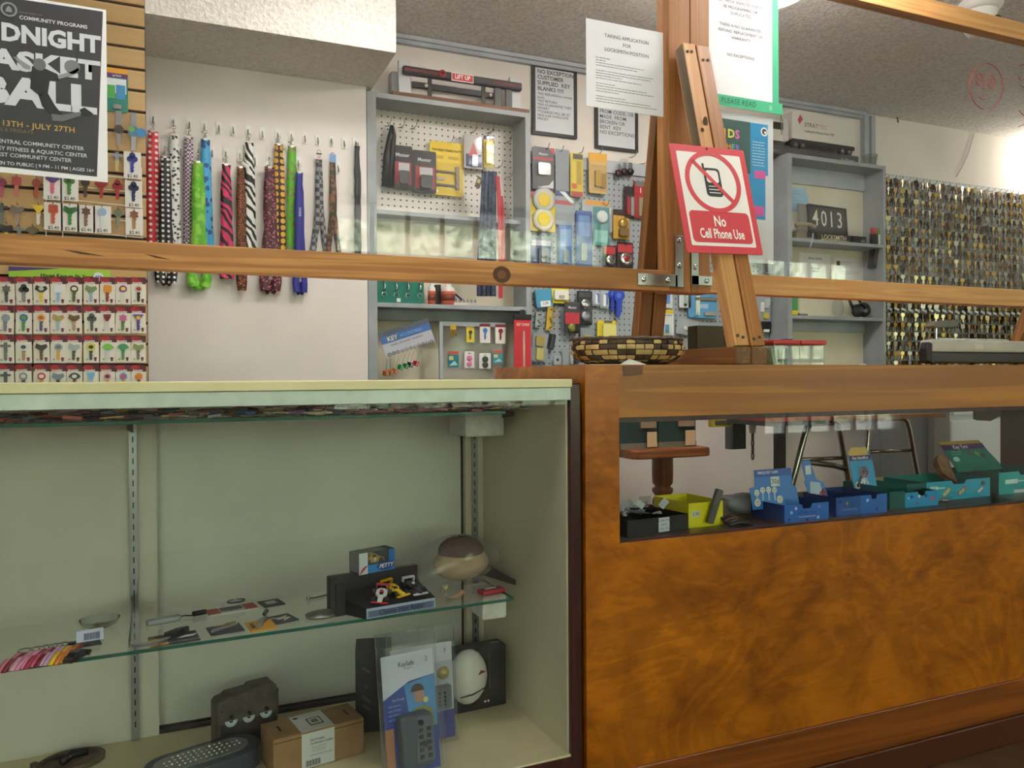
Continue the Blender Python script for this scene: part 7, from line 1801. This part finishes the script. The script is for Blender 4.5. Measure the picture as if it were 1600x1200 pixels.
for k, (x, z, r_) in enumerate(((-.018, .044, .0085), (.002, .050, .0085), (.022, .050, .0085), (.042, .048, .0085), (-.018, .018, .0105), (.058, .022, .0105))):
    B().disc((x, -.001, z), r_, m('#e4e4e0', .5), 16).disc((x-.003, -.0014, z+.002), .0016, INK, 8).disc((x+.003, -.0014, z+.002), .0016, INK, 8).b2(x-.004, x+.004, -.0015, -.0013, z-.005, z-.0035, m('#a8404c', .5)).build('face_cap', hd)
    B().b2(x-.0025, x+.0025, -.0008, -.0004, z-r_-.02, z-r_, m('#a8c4e8', .4)).build('key_print', hd) if k < 4 else None
txt('KEY KEY CAPS', .0095, m('#17408c', .5), t, (w*.5, -.0008, .023), bold=.01); txt('Your Key Head Protection', .0052, WHITE, t, (w*.5, -.0008, .013))
for x, z, c_ in ((.25, .036, '#c8b8e0'), (.78, .036, '#9a78c8'), (.1, .008, '#183a80'), (.5, .004, '#183a80'), (.15, .026, '#88c0f0'), (.75, .008, '#9adcf0')): B().disc((w*x, -.0006, z), .0045, m(c_, .5), 8).build('dot_print', t)
t, w = carton('key_cap_display', 'blue key caps display box with a red and white picture header', 1345, 1386, 808, YC+.075, .16, .052, DBL, DBL, NBL)
B().b2(-.09, 0, 0, .0015, 0, .052, m('#1f55a8', .45)).b2(-.09, -.0885, .0, .12, 0, .052, DBL).b2(-.09, 0, .12, .1215, 0, .052, DBL).b2(-.0885, 0, .0015, .12, 0, .0015, DBL).build('side_tray', t)
hd = header(t, w, .16, [(-.125, .0), (-.06, 0), (-.075, .05), (-.10, .06), (-.118, .115), (-.15, .115), (-.14, .06), (-.145, .055)], m('#3f7cd0', .4), .052)
hd.location.x += .045
B().prism([(-.128, .02), (-.08, .014), (-.09, .05), (-.125, .055)], -.0008, 0, m('#b8cce8', .4)).prism([(-.095, .02), (-.07, .008), (-.078, .035)], -.0014, -.0006, m('#a83c54', .4)).b2(-.138, -.118, -.0012, 0, .075, .1, m('#dfe6ec', .5)).build('header_print', hd)
for x, z, c_ in ((-.05, .034, '#c89a30'), (-.02, .014, '#2a6cc0'), (.25*w, .038, '#b8d8f8'), (.6*w, .012, '#183a80'), (-.075, .04, '#16336c')): B().disc((x, -.0006, z), .005, m(c_, .5), 8).build('dot_print', t)
txt('KEY CAPS', .009, m('#15407c', .5), t, (-.04, -.0008, .028)); txt('Your Key Head Protection', .005, m('#a8c8e8', .5), t, (-.04, -.0008, .018))
# key identifiers
t, w = carton('identifier_display', 'cyan key identifiers display box with a yellow topped header', 1414, 1466, 798, YC+.10, .17, .044, m('#12686c', .45), m('#12686c', .45), m('#2b98d8', .4))
B().b2(-.06, 0, 0, .0015, 0, .05, m('#115c5c', .45)).b2(-.06, -.0585, .0015, .17, 0, .062, m('#12686c', .45)).b2(-.0585, 0, .1685, .17, 0, .062, m('#b09a7c', .6)).build('side_tray', t)
hd = header(t, w, .17, [(-.11, .0), (-.035, 0), (-.045, .075), (-.058, .105), (-.066, .115), (-.115, .115), (-.125, .1), (-.122, .085)], CBL, .05, .08)
hd.location.x += .055; hd.scale = (1.22, 1, 1.22)
B().prism([(-.122, .096), (-.06, .096), (-.066, .116), (-.115, .116), (-.125, .103)], -.0008, 0, m('#d8b060', .45)).b2(-.121, -.053, -.0009, 0, .084, .096, m('#3c2c7c', .45)).build('header_print', hd)
txt('Key Identifiers', .0105, WHITE, hd, (-.087, -.0014, .09), bold=.02, sx=.85)
B().tube([(-.078+.012*math.cos(a), -.002, .055+.012*math.sin(a)) for a in [2*PI*j/12 for j in range(12)]], .0018, m('#c86a7c', .4), 5, True).build('ring_print', hd)
for k, (x, an, c_) in enumerate(((-.095, .5, '#b8c8dc'), (-.083, .1, '#d8e0ec'), (-.07, -.3, '#c8d4e4'), (-.062, -.6, '#2c3448'))):
    b = B(); keyshape(b, 0, .01, .042, -.0012, m(c_, .4), 'round'); b.build('key_print', hd, (-.08, -.001, .052), (0, -an, 0))
B().disc((-.1, -.0012, .024), .009, WHITE, 14).disc((-.1, -.0016, .024), .005, m('#3a2a34', .5), 10).build('badge', hd)
for x, z, c_, s_ in ((.2, .031, '#1c3c8c', .005), (.42, .031, '#dfe8f4', .005), (.62, .031, '#1c3c8c', .005), (.35, .012, '#8a5cae', .006), (.82, .022, '#c86a7c', .007), (.1, .028, '#d0ecf8', .003)): B().disc((w*x, -.0006, z), s_, m(c_, .5), 10).build('print_mark', t)
# wide teal key-tag box
t, w = carton('key_label_display', 'wide bright blue open box printed with key labels', 1448, 1547, 792, YC+.155, .16, .058, TEAL, m('#b09a7c', .6), m('#2aa2c8', .4))
B().b2(-.085, 0, 0, .0015, .004, .058, m('#125e60', .45)).b2(-.085, -.0835, 0, .16, .004, .058, TEAL).b2(-.085, 0, .158, .16, .004, .058, m('#b09a7c', .6)).build('side_panel', t)
B().b2(w*.05, w*.17, -.0008, 0, .030, .044, m('#d8f0f4', .5)).b2(w*.17, w*.28, -.0008, 0, .036, .040, m('#d8f0f4', .5)).build('key_logo', t); txt('LUCKY\nLINE', .006, m('#1a7c9c', .5), t, (w*.11, -.0012, .037), line=1.0)
for x, c_, s_ in ((.30, '#d8a84c', 'OFFICE'), (.54, '#d86a5c', 'HOME'), (.84, '#3c9cd8', '')):
    o = B().prism(rrect(-.018, .018, -.006, .006, .002, 2), -.001, 0, m(c_, .45)).prism(rrect(-.014, .010, -.004, .004, .001, 1), -.0014, -.001, m('#e8dcc8', .5)).build('tag_print', t, (w*x, -.0004, .024), (0, -.55, 0))
    if s_: txt(s_, .005, INK, o, (-.002, -.0018, 0))
B().box((w*.88, -.0006, .042), (.014, .001, .014), m('#22303c', .4), rot=(0, .6, 0)).build('house_print', t)
B().prism(rrect(-.052, -.022, .022, .040, .003, 2), -.001, 0, m('#3c3434', .5)).build('tag_print', t)
t2 = thing('bag_of_rings', 'clear bag of small rings under the wide blue box', 'bag', P(1478, 800, Y=YC+.13)); t2.location.z = ZI
B().sph((0, 0, .008), (.03, .012, .008), BAG, 12).build('bag', t2); B().sph((.0, 0, .006), (.022, .008, .005), CHROME, 10).build('rings', t2)
# Key Tags box
t, w = carton('key_tag_display', 'teal key tags display box with purple and gold header at the right', 1561, 1640, 786, YC+.16, .17, .07, m('#0f5c50', .45), m('#0f5c50', .45), m('#1fa4a8', .4))
B().b2(w*.12, w*.36, -.0008, 0, .032, .046, m('#d8f0f0', .5)).b2(w*.3, w*.5, -.0008, 0, .037, .041, m('#d8f0f0', .5)).b2(w*.28, w, -.002, -.0008, .002, .012, m('#d8e0f0', .5)).build('key_logo', t)
hd = B().prism([(-.105, .0), (.11, 0), (.08, .062), (-.115, .062)], 0, .002, m('#17796c', .45)).build('lid', t, (.03, .10, .088), (-.55, 0, 0))
B().prism([(-.118, .054), (.083, .054), (.078, .073), (-.12, .073)], -.0009, 0, m('#4c2468', .45)).prism([(-.12, .073), (.078, .073), (.07, .085), (-.125, .085)], -.0009, .002, m('#b08c3c', .45)).build('title_band', hd)
txt('Key Tags', .019, m('#d8c8e0', .45), hd, (-.035, -.0014, .063), bold=.03)
B().b2(-.105, .11, 0, .0018, -.025, .0, m('#14705f', .45)).build('lid_front', hd)
for x, z, c_ in ((.0, .042, '#7c4a6c'), (.028, .036, '#7ca834'), (.052, .028, '#4c3c44')): B().box((x, -.0012, z), (.02, .001, .012), m(c_, .45), rot=(0, .5, 0)).build('tag_print', hd)
B().prism(circ(-.08, .02, .009, 14, sx=1.6), -.001, 0, m('#a8d8d4', .5)).build('seal', hd); lines(hd, .2, -.09, .046, .009, [.05, .045, .02], m('#8cd0c4', .5), .002, -.001)
B().prism([(-.16, -.02), (-.115, -.06), (-.105, .03), (-.13, .045), (-.155, .03)], .01, .03, mottled('brown_paper', '#6c4c34', '#9c7c5c', 30, .7)).build('wrapping', hd)
# grey pouch
t = thing('grey_pouch', 'grey plastic pouch lying behind the emoji display', 'pouch', P(1160, 778, Y=YC+.22)); t.location.z = ZI
B().sph((0, 0, .03), (.055, .03, .03), m('#a0a0a6', .3), 16).prism([(-.075, .055), (-.02, .03), (-.03, .055)], -.008, .008, m('#a0a0a6', .3)).build('pouch', t)
t = thing('black_gadget', 'small black box gadget behind the second key cap display', 'gadget', P(1297, 756, Y=YC+.32)); t.location.z = ZI
B().b2(-.07, .07, -.03, .03, 0, .014, BK).b2(-.02, .0, -.01, .01, .014, .026, BK).build('body', t, bev=.003)
tag(B().b2(OPX0+.008, OPX0+.0095, YC+.03, YC+.16, ZI, ZI+.215, m('#8c94b0', .5)).b2(OPX0+.0072, OPX0+.008, YC+.03, YC+.16, ZI+.16, ZI+.19, m('#b84c54', .5)).b2(OPX0+.0072, OPX0+.008, YC+.03, YC+.16, ZI+.05, ZI+.10, m('#3a3c6c', .5)).build('leaflet'), 'blue and red printed leaflet standing against the left end of the counter window', 'leaflet')
# ============================================================ behind the counter, seen through its window
YB = 2.75
tp = P(1035, 705, Y=YB)
t = thing('spindle_table', 'small wooden stand with a turned spindle leg behind the counter', 'stand', (tp.x, YB, 0))
TW = wood('spindle_wood', '#a0602c', '#8a4c20', '#6a3614', 'X', 1, .4); TWZ = wood('spindle_leg_wood', '#9c5c2a', '#86481e', '#683412', 'Z', 1, .4)
zt2 = P(1035, 697, Y=YB).z
B().prismz(rrect(-.22, .15, -.14, .14, .04, 4), zt2-.035, zt2, TW).build('top', t, bev=.006)
r0 = RC(1017, 720, 1045, 740, YB)[2]/2
zz0 = lambda py: P(1031, py, Y=YB).z
B().lathe([(r0*.8, 0), (r0*.9, zz0(830)), (r0*.6, zz0(810)), (r0, zz0(786)), (r0*.95, zz0(780)), (r0*.7, zz0(775)), (r0, zz0(768)), (r0*.98, zz0(763)), (r0*.72, zz0(760)), (r0*.95, zz0(755)), (r0, zz0(740)), (r0, zt2-.035)], TWZ, 20).build('leg', t)
B().prismz(rrect(-.16, .16, -.12, .12, .03, 4), 0, .03, TW).build('foot', t, bev=.005)
GRN = m('#14302c', .6)
for k, (x0, x1) in enumerate(((973, 1032), (1033, 1092))):
    cx, cz, w, h = RC(x0, 645, x1, 697, YB-.08)
    t = thing('green_bin', ('left' if k == 0 else 'right')+' dark green parts bin with tan paper tags on the spindle stand', 'bin', (cx, YB-.06, zt2), group='green bins on the spindle stand')
    B().b2(-w/2, w/2, 0, .16, 0, h+.05, GRN).build('bin', t, bev=.003)
    B().b2(-w/2, w/2, -.002, .0, 0, .022, m('#6c6456', .6)).build('front_lip', t)
    B().b2(w*.0, w*.42, -.012, -.002, h*.62, h+.02, m('#8c745c', .7)).build('paper_fold', t); B().b2(w*.16, w*.42, -.016, -.013, h*.05, h*.5, m('#c8a880', .7)).build('paper_tag', t)
# bench with tubular legs
zt3 = P(1300, 655, Y=2.45).z
t = thing('tube_leg_bench', 'workbench with red-edged top on chrome tube legs behind the counter', 'bench', (P(1310, 650, Y=2.45).x, 2.45, 0))
ox = t.location.x
x0, x1, x2 = P(1188, 650, Y=2.4).x-ox, P(1280, 650, Y=2.4).x-ox, P(1456, 650, Y=2.4).x-ox
B().b2(x1, x2, -.12, .25, zt3, zt3+.018, wood('bench_wood', '#a87c54', '#94683f', '#7a5230', 'X', 1, .4)).build('top', t)
B().b2(x0, x1-.001, -.12, .25, zt3+.006, zt3+.03, m('#a8403e', .5)).b2(x0, x1-.001, -.10, .25, zt3-.012, zt3+.006, m('#3a3a3c', .5)).build('red_top', t)
B().b2(P(1214, 700, Y=2.45).x-ox, P(1225, 700, Y=2.45).x-ox, -.01, .02, 0, zt3-.012, BK).build('black_leg', t)
def ulegs(pxa, pxb, pxt0, pxt1, y):
    a, b = P(pxa, 770, Y=2.45+y).x-ox, P(pxb, 770, Y=2.45+y).x-ox
    c, d = P(pxt0, 660, Y=2.45+y).x-ox, P(pxt1, 660, Y=2.45+y).x-ox
    pts = [(a-.03, y, 0), (a, y, P(1300, 770, Y=2.45).z), (c, y, zt3-.06), (c+.012, y, zt3-.03), (c+.035, y, zt3-.014), (d-.035, y, zt3-.014), (d-.012, y, zt3-.03), (d, y, zt3-.06), (b, y, P(1300, 770, Y=2.45).z), (b+.02, y, 0)]
    B().tube(pts, .0125, m('#b4b0a8', .2, 1), 10).build('tube_leg', t)
    zc = P(1300, 715, Y=2.45).z
    B().tube([(a+(c-a)*.5, y, zc), (b+(d-b)*.5, y, zc-.004)], .008, m('#a8a49c', .2, 1), 8).build('rung', t)
ulegs(1233, 1328, 1257, 1313, 0.0); ulegs(1352, 1435, 1357, 1420, .12)
B().tube([(P(1263, 722, Y=2.45).x-ox, .0, P(1263, 722, Y=2.45).z), (P(1300, 727, Y=2.45).x-ox, -.01, P(1300, 727, Y=2.45).z), (P(1322, 733, Y=2.45).x-ox, 0, P(1322, 733, Y=2.45).z)], .011, m('#8c867a', .25, 1), 8).build('rung', t)
# chain hanging
p = P(1176, 690, Y=2.6)
t = thing('hanging_chain', 'short dark steel chain hanging from a white pipe behind the counter', 'chain', (p.x, 2.6, p.z))
B().cyl((.0, 0, .13), (0, 0, .035), .022, m('#c4c2bc', .5), 12, r2=.012).build('pipe', t)
for k in range(4): B().tube([(.007*math.cos(a)*(1 if k % 2 else .25), .007*math.cos(a)*(.25 if k % 2 else 1), .02-.026*k+.017*math.sin(a)) for a in [2*PI*j/10 for j in range(10)]], .003, m('#4a4844', .35, .8), 5, True).build('link', t)
# grey panel, black post, white door, yellow card, wall socket
tag(B().b2(P(1362, 700, Y=2.95).x, P(1462, 700, Y=2.95).x, 2.90, 2.96, 0, 1.02, m('#6a6c6e', .5)).b2(P(1436, 700, Y=2.95).x, P(1460, 700, Y=2.95).x, 2.86, 2.899, 0, 1.02, m('#75706a', .5)).build('grey_cabinet', bev=.002), 'grey metal cabinet behind the chrome bench legs', 'cabinet')
wdr = thing('white_cabinet', 'white panelled cabinet door seen behind the key tags box', 'cabinet', (P(1520, 700, Y=2.92).x, 2.92, 0))
xa, xb2 = P(1469, 700, Y=2.90).x+.02-wdr.location.x, P(1640, 700, Y=2.92).x-wdr.location.x
B().b2(xa+.012, xb2, 0, .18, 0, 1.02, m('#d4d8dc', .5)).build('carcass', wdr)
B().b2(xa+.07, xb2-.05, -.012, 0, .1, P(1520, 656, Y=2.92).z, m('#dde0e4', .5)).build('door', wdr, bev=.006)
B().b2(xa+.09, xb2-.05, -.012, 0, P(1520, 648, Y=2.92).z, 1.0, m('#dde0e4', .5)).build('drawer', wdr, bev=.004)
tag(B().prism([(P(1524, 660, Y=2.05).x, P(1524, 655, Y=2.05).z), (P(1530, 660, Y=2.05).x, P(1530, 657, Y=2.05).z), (P(1548, 660, Y=2.05).x, P(1548, 658, Y=2.05).z), (P(1564, 660, Y=2.05).x, P(1564, 650, Y=2.05).z), (P(1566, 660, Y=2.05).x, 1.0762), (P(1526, 660, Y=2.05).x, 1.0762)], 2.05, 2.06, m('#8c7c64', .7)).build('paper_bag'), 'crumpled tan paper bag hanging under the counter top before the white cabinet', 'bag')
cx, cz, w, h = RC(1114, 650, 1144, 667, 2.6)
tag(B().b2(cx-w/2, cx+w/2, 2.6, 2.63, cz-h/2, cz+h/2+.03, m('#b8a834', .5)).b2(cx-w*.4, cx+w*.4, 2.598, 2.6, cz-h*.3, cz+h*.1, m('#4a4630', .5)).build('yellow_pack'), 'yellow pack hanging under the bench behind the counter window', 'pack')
cx, cz, w, h = RC(1146, 650, 1166, 702, 2.7)
tag(B().b2(cx-w/2, cx+w/2, 2.7, 2.74, cz-h/2, cz+h/2+.1, m('#3c3e40', .5)).b2(cx-w*.7, cx-w/2, 2.70, 2.74, cz-h/2, cz+h/2+.1, m('#7c8084', .5)).build('grey_bracket', bev=.003), 'dark grey wall bracket behind the counter window', 'bracket')
cx, cz, w, h = RC(998, 775, 1016, 800, YW)
t = thing('wall_socket', 'beige wall socket low behind the spindle leg', 'socket', (cx, YW, cz)); B().b2(-w/2, w/2, -.006, 0, -h/2, h/2, m('#b8b09c', .5)).build('plate', t, bev=.001); B().b2(-.012, .012, -.0075, -.006, -.012, .012, m('#8c8474', .5)).build('outlet', t)
